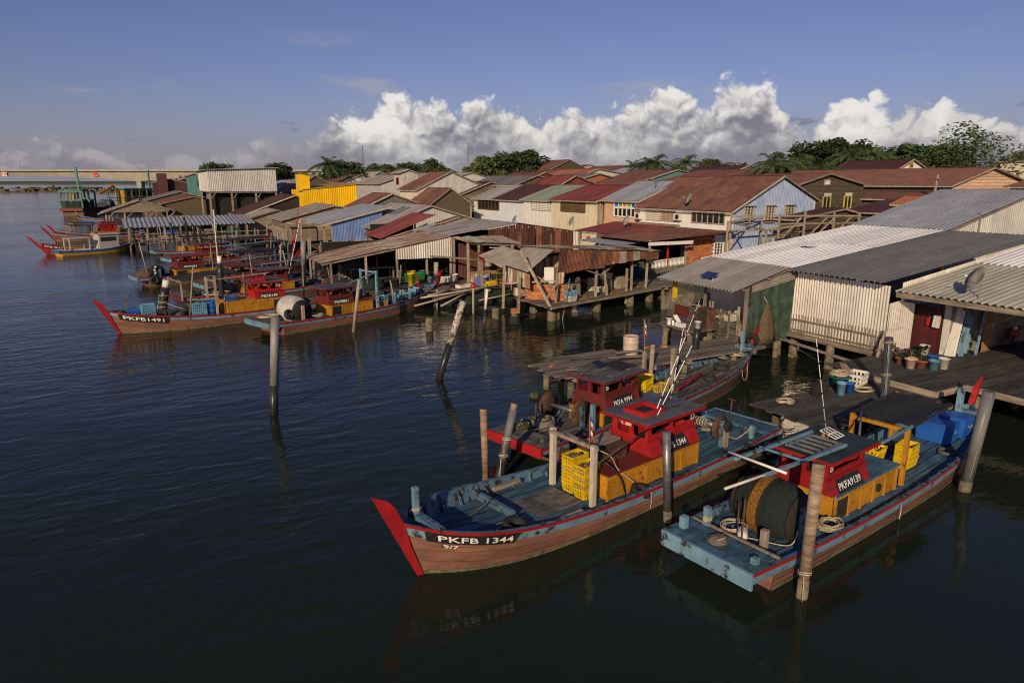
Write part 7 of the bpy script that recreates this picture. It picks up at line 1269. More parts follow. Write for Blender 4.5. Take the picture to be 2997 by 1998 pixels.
tyre('tyre on the stern of PKF 8881 under the white cover', b5.W(1.6, -.75, 1.05), (R(70), 0, .6), 1.1); rope_coil('heap of white rope on the stern of PKF 8881', b5.W(.9, .3, .82), .7, 8, M_ROPE, .03, .2, 31); rope_coil('beige rope heap behind the covered drum of PKF 8881', b5.W(3.5, -.6, .62), .5, 7, M_ROPE, .03, .2, 32)
for k, (x, y, z, me, tl, lab) in enumerate(((8.7, -.3, 0, CRATE_D, 0, 'tawny crate under a pale blue crate on PKF 8881'), (8.7, -.3, .3, CRATE_B, 0, 'pale blue crate on the tawny crate of PKF 8881'), (10.1, -.2, 0, CRATE_B, 0, 'pale blue crate amidships on PKF 8881'), (10.2, -.2, .33, CRATE_B, .5, 'tilted pale blue crate thrown on another on PKF 8881'), (11.4, -.1, .1, CRATE_B, 0, 'pale blue crate toward the bow of PKF 8881'), (11.9, .1, .25, CRATE_B, .2, 'pale blue crate beside the bow bitt of PKF 8881'), (6.9, -.1, .75, CRATE_T, 0, 'dark teal crate on the engine box of PKF 8881'))): crate(lab, b5.W(x, y, b5.floor(x) + z), b5.rz + .1 * k, me, 'crates on PKF 8881', 1.35, tl)
t = thing('plywood_box', 'open brown plywood box on the deck of PKF 8881', 'box', b5.W(7.9, .1, b5.floor(7.9)), b5.rz); [MB().box(*q, 0, .75).build('side', mat('red_brown_ply', (.16, .07, .04), (.10, .045, .03), 3), t) for q in ((-.45, .45, -.4, -.36), (-.45, .45, .36, .4), (-.45, -.41, -.36, .36), (.41, .45, -.36, .36))]
t = thing('cloth_heap', 'tan sacking bundled over the bow of PKF 8881', 'cloth', b5.W(11.2, .5, b5.floor(11.2)), b5.rz); mb = MB(); mb.lathe([(.6, 0), (.62, .25), (.45, .5), (.1, .62)], 12); mb.v = [(v[0] * 1.3 * (1 + .2 * math.sin(i * 2.1)), v[1] * (1 + .2 * math.sin(i * 1.3)), v[2]) for i, v in enumerate(mb.v)]; mb.build('sack', mat('sacking', (.42, .32, .2), (.26, .19, .12), 4, bump=.8), t, True); rope_line('rope tying the tan sacking to the bow', [b5.W(11.6, .3, 1.4), b5.W(12.3, .25, 1.6), b5.W(12.5, .2, 1.9)], M_ROPE, .02)
tyre('tyre slung on the red stem post of PKF 8881', b5.W(14.05, 0, 1.75), (R(70), 0, b5.rz + R(90)), 1.05)
b7 = Boat('grey-decked boat with black awning over its stern beside PKFB1491', (1.4, 52.3), (15.2, 55.6), 3.0, g0=.75, gb=.6, deck=M_DECKGREY, hull=M_HULLDK, full=4.2, transom=M_DKRED); b7.awning(.0, 4.2, 1.5, 2.1, .6, M_TARP, M_WOOD, .25, .09); b7.wheelhouse(6.0, 7.8, .7, 1.2, 1.0, M_DKRED, M_ROOFGREY, None, 'B', .3, .4, -1, hatch=False); b7.engine_box(4.6, 8.2, .85, .5, .75, M_YEL, M_YEL, 4); rope_coil('white rope spread under the black stern awning', b7.W(2.5, -.4, .72), 1.0, 7, M_ROPE, .03, .2, 35)
b8 = Boat('dark red cabined boat moored between awning boat and PKFP951', (3.2, 57.6), (16.6, 61.2), 2.9, g0=.75, gb=.6, deck=M_DECKGREY, full=4.2); b8.wheelhouse(2.6, 6.2, .8, 1.0, 1.1, M_DKRED, M_DKRED, None, 'B', .3, .4, -1, hatch=False, holes=3); b8.awning(8.2, 12.4, 1.2, 2.2, .6, M_TARP, M_BLUE, .3, .09); b8.pole((7.4, 0, 1), (8.8, .2, 6.6), .035, M_REDP, 'rod', 5); b8.pole((7.2, -.3, 1), (8.6, -.3, 5.6), .03, M_WHITE, 'rod', 6)
b6 = Boat('boat numbered PKFP951 with net heap and green floats on its stern', (-1.3, 65.3), (12.8, 69.2), 2.9, g0=.7, gb=.65, full=4.2, deck=M_DECKGREY); b6.engine_box(3.2, 7.0, .85, .5, .75, M_YEL, M_TARP, 4, open_bays=(0,)); b6.wheelhouse(3.4, 5.6, .7, 1.25, 1.05, M_DKRED, M_DKRED, 'PKFP951', 'B', .35, .4, -1, hatch=False, board_len=1.3); b6.awning(8.5, 12.0, 1.2, 2.3, .6, M_TARP, M_BLUE, .2, .09)
net_drum(b6, 1.9, -.5, .7, 1.1, .55); t = thing('net_heap', 'tawny net heap piled on the stern of PKFP951', 'net', b6.W(1.0, .2, .75)); mb = MB(); mb.lathe([(.75, 0), (.7, .25), (.4, .55), (.1, .62)], 12); mb.v = [(v[0] * (1 + .15 * math.sin(i * 2.3)), v[1], v[2]) for i, v in enumerate(mb.v)]; mb.build('mesh', M_NETBR, t, True); [MB().lathe([(.02, -.1), (.1, 0), (.02, .1)], 8, (.75 + .05 * (k % 3), -.9 + .05 * k, .2 + .12 * (k % 6))).build('net_float', M_WPLAST if k % 2 else M_TEALP, t, True) for k in range(14)]
tyre('tyre fender on the stern side of PKFP951', b6.W(1.2, -1.5, .6), (R(85), 0, b6.rz), 1.3); crate('yellow crate behind the cabin of PKFP951', b6.W(7.8, .1, b6.floor(7.8)), b6.rz, CRATE_Y, None, 1.3); b6.pole((6.9, -.4, 1), (7.0, -.4, 6.2), .04, M_WPLAST, 'rod')
b6b = Boat('boat with black awning and red stem before the picket fence', (1.6, 79.0), (15.2, 84.2), 2.9, g0=.75, gb=.65, full=4.2, deck=M_DECKGREY, detail=False); b6b.wheelhouse(3.4, 6.0, .75, 1.0, 1.1, M_DKRED, M_DKRED, None, 'B', .3, .4, -1, hatch=False, holes=3); b6b.awning(6.5, 11.5, 1.3, 2.4, .6, M_TARP, M_BLUE, .2, .1); b6b.engine_box(3, 7.5, .8, .5, .7, M_YEL, M_YEL, 4)
b6c = Boat('low blue boat with folded awning frame behind PKFP951', (3.5, 72.0), (16.5, 76.0), 2.8, g0=.7, gb=.6, full=4.2, deck=M_DECK, detail=False); b6c.awning(5, 9.5, 1.1, 2.4, .6, M_TARP, M_BLUE, .3, .1); b6c.wheelhouse(2.4, 4.6, .7, .8, 1.0, M_DKRED, M_ROOFGREY, None, 'B', .3, .4, -1, hatch=False)
b6d = Boat('small boat with black canopy under the rickety jetty', (.5, 89.5), (13.5, 92.6), 2.7, g0=.7, gb=.6, full=4.2, detail=False); b6d.awning(3, 9, 1.2, 2.3, .6, M_TARP, M_WOOD, .2, .1); b6d.engine_box(3, 7.5, .8, .5, .7, M_YEL, M_YEL, 3)
M_YELHULL = paint('yellow_hull_paint', (.52, .26, .015), .2); M_COBALT = paint('cobalt_paint', (.025, .11, .36), .2); M_CABIN = mat('grey_white_cabin', (.45, .43, .41), (.36, .34, .32), 1.5)
b9 = Boat('red and yellow boat with long raked stem moored farther out', (-.5, 103.2), (-11.8, 100.2), 2.7, g0=.7, gb=.75, hull=M_RED, strake=M_YELHULL, stem_h=.95, stem_f=1.0, rake=.7, full=4.5, detail=False); b9.bow_name('PKB 9017', 1, t0=.965, board=2.3, h=.22)
b9b = Boat('cobalt and yellow boat with pale grey cabin and awning posts', (-9.6, 96.8), (-1.2, 100.8), 2.5, g0=.6, gb=.8, hull=M_YELHULL, strake=M_COBALT, rail=M_COBALT, stem=M_RED, stem_h=.7, stem_f=1.0, full=3.2, detail=False, platform=.3, deck=M_CABIN, inner=M_CABIN)
MB().box(4.6, 6.9, -.8, .8, .6, 2.3).build('cabin', M_CABIN, b9b.o); MB().box(4.8, 6.6, -.815, -.801, 1.5, 2.0).build('cabin_window', M_DARKIN, b9b.o); MB().box(4.4, 7.1, -.95, .95, 2.31, 2.38).build('cabin_roof', M_CABIN, b9b.o); MB().box(1.2, 3.6, -.9, .9, 2.0, 2.06).build('shade_roof', M_CABIN, b9b.o)
for x in (1.3, 3.5): [b9b.post(x, y, .5, 2.0, .1, M_CABIN) for y in (-.8, .8)]
for lab, y, m_ in (('red-bowed boat with ochre box behind the cobalt boat', 121, M_HULL), ('red-bowed boat with black awning farthest of the bow-out group', 128, M_HULLDK)):
    bb = Boat(lab, (-.5, y + 3.2), (-12.6, y), 2.8, g0=.7, gb=.75, stem_h=.9, stem_f=.9, rake=.6, hull=m_, full=4.5, detail=False); bb.engine_box(3.5, 7, .85, .5, .75, M_YEL, M_YEL, 4); bb.wheelhouse(3.8, 5.8, .7, 1.2, 1.1, M_RED, M_DKRED, None, 'B', .3, .4, 1, hatch=False); bb.awning(6.8, 10, 1.1, 2.3, .6, M_TARP, M_WOOD, .1, .1)
bb = Boat('small yellow and blue sampan moored by the big trawler', (-6.5, 172), (-13.5, 188), 2.6, g0=.7, gb=.6, hull=M_COBALT, strake=M_YELHULL, full=3, detail=False, stem=M_YELHULL)
# trawlers
M_TEALF = paint('teal_frame_paint', (.06, .19, .165), .35)
tr = Boat('brown-hulled trawler with teal gallows frame seen stern on', (-16.6, 216), (-9, 238), 6.4, g0=1.9, gb=1.4, gs=.1, hull=M_HULLDK, strake=M_DKRED, rail=M_RED, transom=M_DKRED, deck=M_DECKGREY, inner=M_TEALF, full=3, sh=.7, stem_h=1.0)
for x, zt in ((.8, 6.3), (5, 6.5), (9, 6.5)):
    for y in (-2.6, 2.6, 0): tr.post(x, y, 1.6, zt, .35, M_TEALF, 'frame_post')
    tr.bar((x, -3.2, zt), (x, 3.2, zt), .4, M_TEALF, 'frame_beam'); tr.bar((x, -2.6, 4.0), (x, 2.6, 4.0), .3, M_TEALF, 'frame_beam')
tr.post(6, 0, 6.4, 12.6, .45, M_TEALF, 'mast'); tr.bar((6, -1.6, 9.4), (6, 1.6, 9.4), .25, M_TEALF, 'yard'); MB().box(2, 9, -2.2, 2.2, 1.8, 3.8).build('deck_house', M_DARKIN, tr.o); MB().box(1.9, 1.99, -.7, .9, 4.2, 5.6).build('ochre_panel', M_YEL, tr.o); tr.awning(1, 8.5, 2.5, 6.9, 1, M_TARP, M_TEALF, -.3, .2, posts=())
for sd in (-1, 1): tr.bar((.8, sd * 3.0, 6.2), (-.6, sd * 3.4, 8.0), .3, M_TEALF, 'derrick')
drape(tr.o, (.6, -2.5), (.6, 2.5), 1.9, 3.9, NET_DK, 'hung_net', .2, 12)
t2 = Boat('trawler with bright ochre deckhouse and teal rails behind the shelters', (-12, 246), (8, 262), 6.0, g0=1.8, gb=1.2, hull=M_HULLDK, strake=M_TEALF, deck=M_DECKGREY, inner=M_TEALF, full=3, sh=.7); MB().box(8, 18, -2.2, 2.2, 1.7, 6.4).build('deck_house', M_YEL, t2.o); MB().box(7.5, 18.5, -2.8, 2.8, 6.41, 6.8).build('house_roof', M_TEALF, t2.o)
for k in range(5): MB().box(8.7 + k * 1.9, 9.7 + k * 1.9, -2.24, -2.205, 4.6, 5.8).build('cabin_window', M_DARKIN, t2.o)
for z in (3.2, 4.0): t2.bar((2, -2.8, z), (18.5, -2.8, z), .18, M_TEALF, 'railing')
for k in range(7): t2.post(2 + k * 2.7, -2.8, 1.6, 6.4, .25, M_TEALF, 'rail_post')
t2.post(19, 0, 2, 12.5, .4, M_TEALF, 'mast'); t2.bar((1, 0, 5.2), (6, 0, 7.6), .6, M_YEL, 'crane_arm'); t2.bar((6, 0, 7.6), (7.5, 0, 5), .5, M_YEL, 'crane_arm'); t2.post(7.5, 0, 1.6, 5, .6, M_TEALF, 'crane_post')
for k, (x, y) in enumerate(((1, -1.5), (2.2, -1), (3.2, -1.8), (1.8, .5))): MB().lathe([(.9, 0), (1.0, .8), (.6, 1.7), (.1, 2.0)], 10, (x, y, 1.6)).build('net_bundle', (M_COBALT, M_NETBR, M_DARKIN, M_NETBR)[k], t2.o, True)
# ================================================================ bridge, far rafts, trees, hill
BR = thing('road_bridge', 'long pale concrete bridge crossing the river mouth', 'bridge', (55.8, 691.2, 8.5), R(-28)); BR.location.z = 0
M_BRIDGE = mat('bridge_concrete', (.36, .33, .26), (.28, .25, .20), .15, rough=.9, rnd=0)
def prof(x): u = min(1, abs(x + 62) / 118) if x < 30 else 1; return 3.3 + 5.2 * (1 - u) ** 2
n = 60; xs = [-330 + k * (330 + 150) / n for k in range(n + 1)]
mb = MB(); zt = 18.2
for y in (-5, 5): pass
mb.strip([(x, -5, zt) for x in xs], [(x, -3.4, zt - prof(x)) for x in xs], True); mb.strip([(x, 5, zt) for x in xs], [(x, 3.4, zt - prof(x)) for x in xs]); mb.strip([(x, -3.4, zt - prof(x)) for x in xs], [(x, 3.4, zt - prof(x)) for x in xs], True); mb.build('girder', M_BRIDGE, BR)
MB().box(-330, 150, -6.4, 6.4, zt + .02, zt + .5).build('deck_slab', mat('dark_slab_edge', (.06, .06, .055), (.04, .04, .04), .2), BR); [MB().box(-330, 150, y - .15, y + .15, zt + .5, zt + 1.9).build('parapet', M_BRIDGE, BR) for y in (-6.2, 6.2)]
for x in (-292, -62, 60, 105): MB().hexa([(x - 1.6, -3, -1), (x + 1.6, -3, -1), (x + 1.6, 3, -1), (x - 1.6, 3, -1), (x - 2.2, -3.2, zt - prof(x)), (x + 2.2, -3.2, zt - prof(x)), (x + 2.2, 3.2, zt - prof(x)), (x - 2.2, 3.2, zt - prof(x))]).build('pier', M_BRIDGE, BR)
for x in (-290, -228, -165, -98, -40, 20): MB().tube([(x, -5.8, zt + .5), (x, -5.8, zt + 11)], .14, 5).build('lamp_post', M_STEEL, BR)
sg = MB().box(-101, -97.5, -5.5, -5.2, zt - 3.6, zt - .3).build('navigation_sign', M_REDP, BR); MB().box(-101.4, -97.1, -5.19, -5.1, zt - 4, zt).build('sign_frame', M_WPLAST, sg)
sg = MB().box(-183, -178.5, -5.5, -5.2, zt - 3.8, zt - .3).build('navigation_sign', M_WPLAST, BR); [MB().box(-182.4 + k * 1.4, -181.7 + k * 1.4, -5.56, -5.51, zt - 3.4, zt - .8).build('sign_bar', M_REDP, sg) for k in range(3)]
rgf = random.Random(4)
for i, (px, py, d, wd) in enumerate(((90, 437, 620, 150), (250, 431, 760, 190), (40, 428, 1000, 260), (400, 437, 640, 70))):
    p = (-0.2, 1.3, 8.5); r_ = None
    q = [(-80.3, 763.6, 8.5), (-30, 899.6, 8.5), (-157.7, 1246.6, 8.5), (36, 725, 8.5)][i]; t = thing('fish_farm', ('long dark line of floating fish farms before the bridge', 'fish farm rafts with small huts beyond the first line', 'farthest floating fish farms near the horizon', 'fish farm rafts beside the bridge pier')[i], 'fish farm', (q[0], q[1], 0), R(-28))
    MB().box(-wd / 2, wd / 2, -8, 8, -.3, .6).build('raft', M_SIDING, t)
    for k in range(int(wd / 4)): x = rgf.uniform(-wd / 2, wd / 2); s_ = rgf.uniform(.5, 2.2); MB().box(x - s_, x + s_, -4, 2, .6, rgf.uniform(1.0, 3.0)).build('hut', M_SIDING, t)
def crown_mesh(seed, n, rx, rz, leaf, lm, holes=.3, clumps=16):
    rg = random.Random(seed); cl = []
    for _ in range(clumps):
        a, e, r_ = rg.uniform(0, 6.28), rg.uniform(-.5, 1.4), rg.uniform(.45, 1.0); cl.append((rx * r_ * math.cos(a) * math.cos(e), rx * r_ * math.sin(a) * math.cos(e), rz * r_ * math.sin(e), rg.uniform(.22, .42)))
    mb = MB()
    for _ in range(n):
        c = rg.choice(cl); d = Vector((rg.gauss(0, 1), rg.gauss(0, 1), rg.gauss(0, 1))).normalized() * rg.uniform(.5, 1.05) ; p = Vector((c[0] + d.x * rx * c[3], c[1] + d.y * rx * c[3], c[2] + d.z * rz * c[3] * 1.1))
        u = Vector((rg.gauss(0, 1), rg.gauss(0, 1), rg.gauss(0, .6))).normalized(); v = u.cross(Vector((rg.gauss(0, 1), rg.gauss(0, 1), rg.gauss(0, 1)))).normalized(); s_ = leaf * rg.uniform(.6, 1.2)
        mb.add([p - u * s_, p + v * s_ * .55, p + u * s_, p - v * s_ * .55], [(0, 1, 2, 3)])
    return mb.mesh('crown', lm), cl
F1 = mat('tree_foliage', (.050, .085, .022), (.018, .034, .012), .35, rough=.7, bump=0, rnd=.25); F2 = mat('tree_foliage_light', (.085, .115, .030), (.035, .055, .018), .4, rough=.7, bump=0, rnd=.25); F3 = mat('palm_foliage', (.075, .110, .030), (.03, .05, .018), .5, rough=.6, bump=0, rnd=.25); M_TRUNK = mat('tree_bark', (.13, .10, .075), (.06, .045, .035), 1, (1, 1, .3))
CR = [crown_mesh(s, 4200, 5, 4, .36, m_, clumps=c_) for s, m_, c_ in ((1, F1, 22), (2, F1, 17), (3, F2, 18))] + [crown_mesh(9, 3400, 6, 5, .23, F2, clumps=34)]
def tree(label, p, ztop, w, k=0):
    t = thing('broadleaf_tree', label, 'tree', (p[0], p[1], 1.05), 0, 'trees behind the village'); h_ = ztop - 1.05; me, cl = CR[k]; sx = w / 10; sz = min(h_ * .30 / 4, sx * 1.25); zc = h_ - 4 * sz
    o = obj('crown', me, t, (0, 0, zc), rnd(0, 6)); o.scale = (sx, sx, sz); mb = MB(); mb.tube([(0, 0, 0), (.1, .1, zc * .5), (0, 0, zc)], [.05 * w, .035 * w, .02 * w], 7)
    for c in cl[:6]: mb.tube([(0, 0, zc * .55), (c[0] * sx * .5, c[1] * sx * .5, zc * .8), (c[0] * sx, c[1] * sx, zc + c[2] * sz)], [.018 * w, .012 * w, .005 * w], 5)
    mb.build('trunk', M_TRUNK, t, True); return t
def frond_mesh():
    mb = MB(); rg = random.Random(8)
    for f in range(22):
        a = f * 2.4; e = rg.uniform(-.25, 1.15); L = rg.uniform(2.6, 3.4); pts = []
        for i in range(8): s_ = i / 7; pts.append(Vector((math.cos(a) * math.cos(e) * L * s_, math.sin(a) * math.cos(e) * L * s_, math.sin(e) * L * s_ - 1.7 * s_ ** 2.2)))
        sd = Vector((-math.sin(a), math.cos(a), 0))
        for i in range(1, 8):
            for sg_ in (-1, 1):
                for o_ in (0, .5): c = pts[i - 1].lerp(pts[i], o_); tip = c + sd * sg_ * .62 * (1 - .6 * i / 8) + (pts[i] - pts[i - 1]) * .6 - Vector((0, 0, .28)); w__ = (pts[i] - pts[i - 1]) * .22; mb.add([c - w__, c + w__, tip], [(0, 1, 2)])
    return mb.mesh('fronds', F3)
FR = frond_mesh()
def palm(label, p, ztop, s=1.0):
    t = thing('coconut_palm', label, 'palm', (p[0], p[1], 1.05), 0, 'palms behind the village'); h_ = ztop - 1.05 - .7 * s; lx, ly = rnd(-.8, .8), rnd(-.8, .8)
    MB().tube([(0, 0, 0), (lx * .3, ly * .3, h_ * .5), (lx, ly, h_)], [.26, .2, .15], 7).build('trunk', M_TRUNK, t, True); o = obj('fronds', FR, t, (lx, ly, h_), rnd(0, 6)); o.scale = (s * 1.3, s * 1.3, s * 1.2); return t
TREES = [(500, 378, 190, 8, 0, 'dark rounded tree rising behind the white warehouse roof'), (633, 378, 190, 9, 1, 'dark tree at the landward corner of the white warehouse'), (795, 374, 170, 9, 0, 'dense dark tree beside the lone palm behind the yellow tower'), (880, 380, 230, 12, 1, 'low spreading tree between lattice mast and domed tree'), (935, 377, 200, 11, 0, 'domed dark tree behind the tower-house roofs'), (1000, 373, 170, 7, 2, 'small airy tree close beside the tower-house'),
    (1112, 366, 180, 10, 2, 'broad tree behind the white block house'), (1150, 364, 190, 9, 1, 'dark tree joined to the tallest central tree'), (1198, 350, 180, 12, 0, 'tallest central tree over the old brown-roofed house'), (1900, 326, 150, 12, 0, 'massive dark tree at the palm end of the big grove'), (1945, 330, 160, 12, 1, 'tall tree in the middle of the grove behind the maroon hall'), (2010, 348, 150, 13, 1, 'dark tree of the grove above the white block house'), (2110, 336, 140, 12, 0, 'layered dark tree behind the maroon hall'), (2135, 342, 150, 10, 1, 'dark tree between the layered tree and the airy tree'), (2245, 312, 120, 13, 3, 'tall airy tree with open branches above the long brown roof'), (2180, 350, 130, 9, 3, 'thin-leaved smaller tree beside the tall airy tree'), (1625, 374, 150, 8, 2, 'low tree among the palms behind the red-brown roof')]
TP = [(19.8, 211.7, 13.5), (34, 204.1, 13.5), (46, 174.5, 13.4), (73.1, 230, 14.2), (69.8, 196.8, 13.8), (65.6, 164.1, 13.5), (80.9, 167.8, 14.5), (89.5, 175.1, 15.1), (89.8, 163.6, 16.3), (134.4, 105.2, 17.3), (147.4, 110, 17.4), (143.5, 99.9, 15.2), (141.9, 89.2, 15.8), (154.1, 94.4, 15.8), (130.9, 72, 16.5), (136.8, 79.9, 14.2), (110.7, 116.7, 12.8)]
for (px, py, d, w__, k, lab), p in zip(TREES, TP): tree(lab, p, p[2], w__ * 1.3, k)
for p, s_, lab in (((37.5, 155.8, 13.5), 1.3, 'lone tall palm beside the dense dark tree'), ((68.4, 220.7, 13.3), 1.2, 'small far palm by the lattice mast'), ((91.8, 115.2, 13.1), 1.15, 'lower palm of the pair behind the terrace'), ((90.7, 110, 13.3), 1.25, 'higher palm of the pair behind the terrace'), ((99.2, 111.3, 13.5), 1.2, 'tall palm behind the red-brown roof ridge'), ((102.7, 132.6, 13.1), 1.1, 'small palm just outside the palm pair'), ((105.7, 107.7, 12.7), 1.1, 'small palm beside the low tree'), ((132.6, 128.3, 12.9), 1.1, 'far small palm over the brown roofs'), ((78.4, 69.7, 11.9), 1.15, 'large palm standing before the grove'), ((82.1, 71.3, 12.2), 1.15, 'large palm leaning beside the other before the grove'), ((84.1, 70.1, 11.8), 1.1, 'palm at the foot of the massive dark tree'), ((83.2, 67, 11.3), 1.1, 'palm below the massive dark tree beside the wooden house'), ((131.2, 94.9, 15.6), 1.3, 'palm crown showing above the grove'), ((120.3, 88.7, 14.2), 1.3, 'palm with dry fronds inside the grove'), ((140.1, 84, 14.2), 1.2, 'palm between layered tree and airy tree'), ((129.1, 89.9, 14.8), 1.2, 'palm behind the maroon hall'), ((59.6, 213.6, 12.9), 1.0, 'small palm between dense dark tree and lattice mast'), ((140.2, 159.3, 13.2), 1.1, 'far palm between the terrace palms')): palm(lab, p, p[2], s_)
mb = MB(); rg = random.Random(12)
FT = [(28.9, 474.3, 13.7), (90.5, 441.8, 14.8), (152.1, 409.3, 15.3), (213.6, 376.7, 15.8), (275.1, 344, 16.1), (336.7, 311.4, 16.3), (398.2, 278.8, 16.8), (481.5, 234.6, 17.4)]
for k in range(9000):
    i = rg.randrange(7); u = rg.random(); a, b = Vector(FT[i]), Vector(FT[i + 1]); p = a.lerp(b, u); hh = (p.z - 1) * (.72 + .36 * math.sin(u * 9 + i * 2.1) * math.sin(u * 23 + i)); p.z = 1.05 + hh * rg.random() ** .5; p.x += rg.uniform(-12, 12); p.y += rg.uniform(-12, 12)
    s_ = rg.uniform(.8, 1.7); d = Vector((rg.gauss(0, 1), rg.gauss(0, 1), rg.gauss(0, 1))).normalized(); e = d.cross(Vector((rg.gauss(0, 1), rg.gauss(0, 1), 1))).normalized(); mb.add([p - d * s_, p + e * s_ * .7, p + d * s_, p - e * s_ * .7], [(0, 1, 2, 3)])
o = mb.build('woodland', F1); o['kind'] = 'stuff'; tag(o, 'far-off line of woodland closing the village skyline', 'woodland')
bush = thing('bush', 'yellow-green bush growing before the wooden house', 'bush', (61.5, 45.6, 1.05)); mb = MB(); [leaves(mb, (rnd(-1.2, 1.4), rnd(-.5, .5), rnd(3.0, 4.9)), 8, .5, .09, 1.2) for _ in range(60)]; mb.build('foliage', LEAF[1], bush); MB().tube([(0, 0, 0), (.1, 0, 3.5)], .06, 6).build('stem', M_TRUNK, bush)
mb = MB(); vs, fs = [], []; HP = [(2799.7, 1542.8, 40.8), (2892.5, 1505.4, 86), (2988, 1466.1, 129.6), (3106.3, 1413, 166.8), (3300.5, 1319.1, 202.3), (3646.6, 1122.3, 153.8), (4074.4, 867.2, 48.8)]
for q in HP: vs += [(q[0], q[1], q[2]), (q[0] * 1.35, q[1] * 1.35, q[2] * 1.1), (q[0] * .94, q[1] * .94, 0)]
for i in range(len(HP) - 1): a = i * 3; fs += [(a + 2, a + 5, a + 3, a), (a, a + 3, a + 4, a + 1)]
structure(mb.add(vs, fs).build('hill', mat('hill_forest', (.06, .075, .045), (.035, .045, .03), .01, rough=.95, bump=0)))
mb = MB(); q = [(-2198.6, 4889.6, 8.5), (288.1, 3567.4, 8.5), (1945.9, 2685.9, 8.5)]; mb.add([(p[0], p[1], 0) for p in q] + [(p[0], p[1], 11 - 3 * i) for i, p in enumerate(q)] + [(p[0] * 1.6, p[1] * 1.6, 20) for p in q], [(0, 1, 4, 3), (1, 2, 5, 4), (3, 4, 7, 6), (4, 5, 8, 7)]); structure(mb.build('far_shore', MATS['hill_forest']))

# ================================================================ working clutter
def heap(label, loc, r, h, m, name='net_heap', cat='net', sy=.8, seed=0, rz=0):
    rg = random.Random(seed); t = thing(name, label, cat, loc, rz); mb = MB(); mb.lathe([(r, 0), (r * .98, h * .3), (r * .8, h * .65), (r * .45, h * .92), (r * .1, h)], 16)
    mb.v = [(v[0] * (1 + rg.uniform(-.16, .16)), v[1] * sy * (1 + rg.uniform(-.16, .16)), v[2] * (1 + rg.uniform(-.12, .15))) for v in mb.v]; mb.build('folds', m, t, True)
    pts = [(r * .8 * rg.uniform(-1, 1), r * .7 * sy * rg.uniform(-1, 1), h * rg.uniform(.7, 1.05)) for _ in range(7)]; MB().tube(pts, .018, 5).build('cord', M_ROPE if seed % 2 else M_ROPEDK, t, True); return t
GREYT = mat('grey_tarp', (.10, .105, .11), (.045, .047, .05), 3, rough=.8, bump=.9); OLIVE = mat('olive_net', (.06, .055, .03), (.025, .025, .015), 12, rough=.95, bump=1.0)
for b, nm, items in (
    (b1, 'PKFB 1344', ((3.3, -.3, .3, .22, OLIVE, 'small olive net heap beside the winch of'), (1.6, -.5, .26, .14, M_ROPEDK, 'flat grey rope pile near the stern of'))),
    (b2, 'PKFA 9994', ((.9, .55, .34, .2, OLIVE, 'low net heap on the stern of'), (6.4, -.95, .28, .22, GREYT, 'grey tarpaulin bundle beside the hatch of'), (9.7, .55, .36, .24, M_ROPEDK, 'grey rope and net pile amidships on'))),
    (b3, 'PKFA9139', ((10.1, .35, .34, .25, OLIVE, 'olive net heap under the black awning of'), (.55, .1, .28, .12, M_ROPEDK, 'flat rope pile on the stern planks of'))),
    (b4, 'PKFB1491', ((2.0, -.2, .7, .45, OLIVE, 'olive net heap on the stern of'), (9.4, -.5, .5, .3, GREYT, 'grey tarpaulin bundle amidships on'), (10.4, -.4, .4, .25, M_ROPEDK, 'rope heap before the bow crates of'))),
    (b5, 'PKF 8881', ((9.4, .5, .6, .5, GREYT, 'dark tarpaulin bundle beside the pale blue crates of'), (3.5, .4, .6, .5, OLIVE, 'net heap behind the covered drum of'))),
    (b7, 'the black-awning boat', ((1.0, .6, .6, .4, OLIVE, 'olive net heap under the stern awning of'), (9.5, 0, .8, .5, GREYT, 'grey tarpaulin heap amidships on'), (11.2, .2, .5, .35, M_NETBR, 'brown net heap near the bow of'))),
    (b8, 'the dark red cabined boat', ((1.2, 0, .9, .6, OLIVE, 'big olive net heap on the stern of'), (7.2, .2, .6, .5, M_BLUEBOX, 'bundle of blue sheeting amidships on'), (10.2, -.3, .6, .4, M_NETBR, 'brown net heap under the awning of'))),
    (b6, 'PKFP951', ((7.6, .6, .6, .4, GREYT, 'grey tarpaulin bundle behind the cabin of'), (10.2, 0, .7, .4, OLIVE, 'net heap under the bow awning of'))),
    (b6b, 'the boat before the picket fence', ((1.5, 0, .8, .6, OLIVE, 'net heap on the stern of'), (9, .2, .7, .5, GREYT, 'tarpaulin heap under the awning of'))),
    (b6c, 'the low blue boat', ((1.2, 0, .8, .5, M_NETBR, 'brown net heap on the stern of'), (7, 0, .9, .5, OLIVE, 'olive net heap under the awning frame of')))):
    for k, (x, y, r_, h_, m_, lab) in enumerate(items): heap(f'{lab} {nm}', b.W(x, y, b.floor(x) + (.2 if x < 1 and b in (b1, b2, b3) else .0)), r_, h_, m_, 'tarpaulin_bundle' if m_ in (GREYT, M_BLUEBOX) else 'net_heap', 'tarpaulin' if m_ in (GREYT, M_BLUEBOX) else 'net', .8, k * 3 + len(nm), b.rz)
for b, xs in ((b4, (1.2, 9.0)), (b7, (5.2, 8.6, 11.5)), (b8, (1.0, 7.6)), (b6, (1.0, 7.4, 11.8)), (b6b, (1.2, 12.0)), (b6c, (1.5, 10.5, 11.2)), (b5, (9.6, 11.0)), (b6d, (1, 10))):
    for k, x in enumerate(xs): b.pole((x, (-.7, .6, -.3)[k], b.floor(x)), (x + rnd(-.5, .5), (-.8, .7, -.2)[k], b.floor(x) + rnd(1.6, 3.4)), .05, M_WOOD, 'pole')
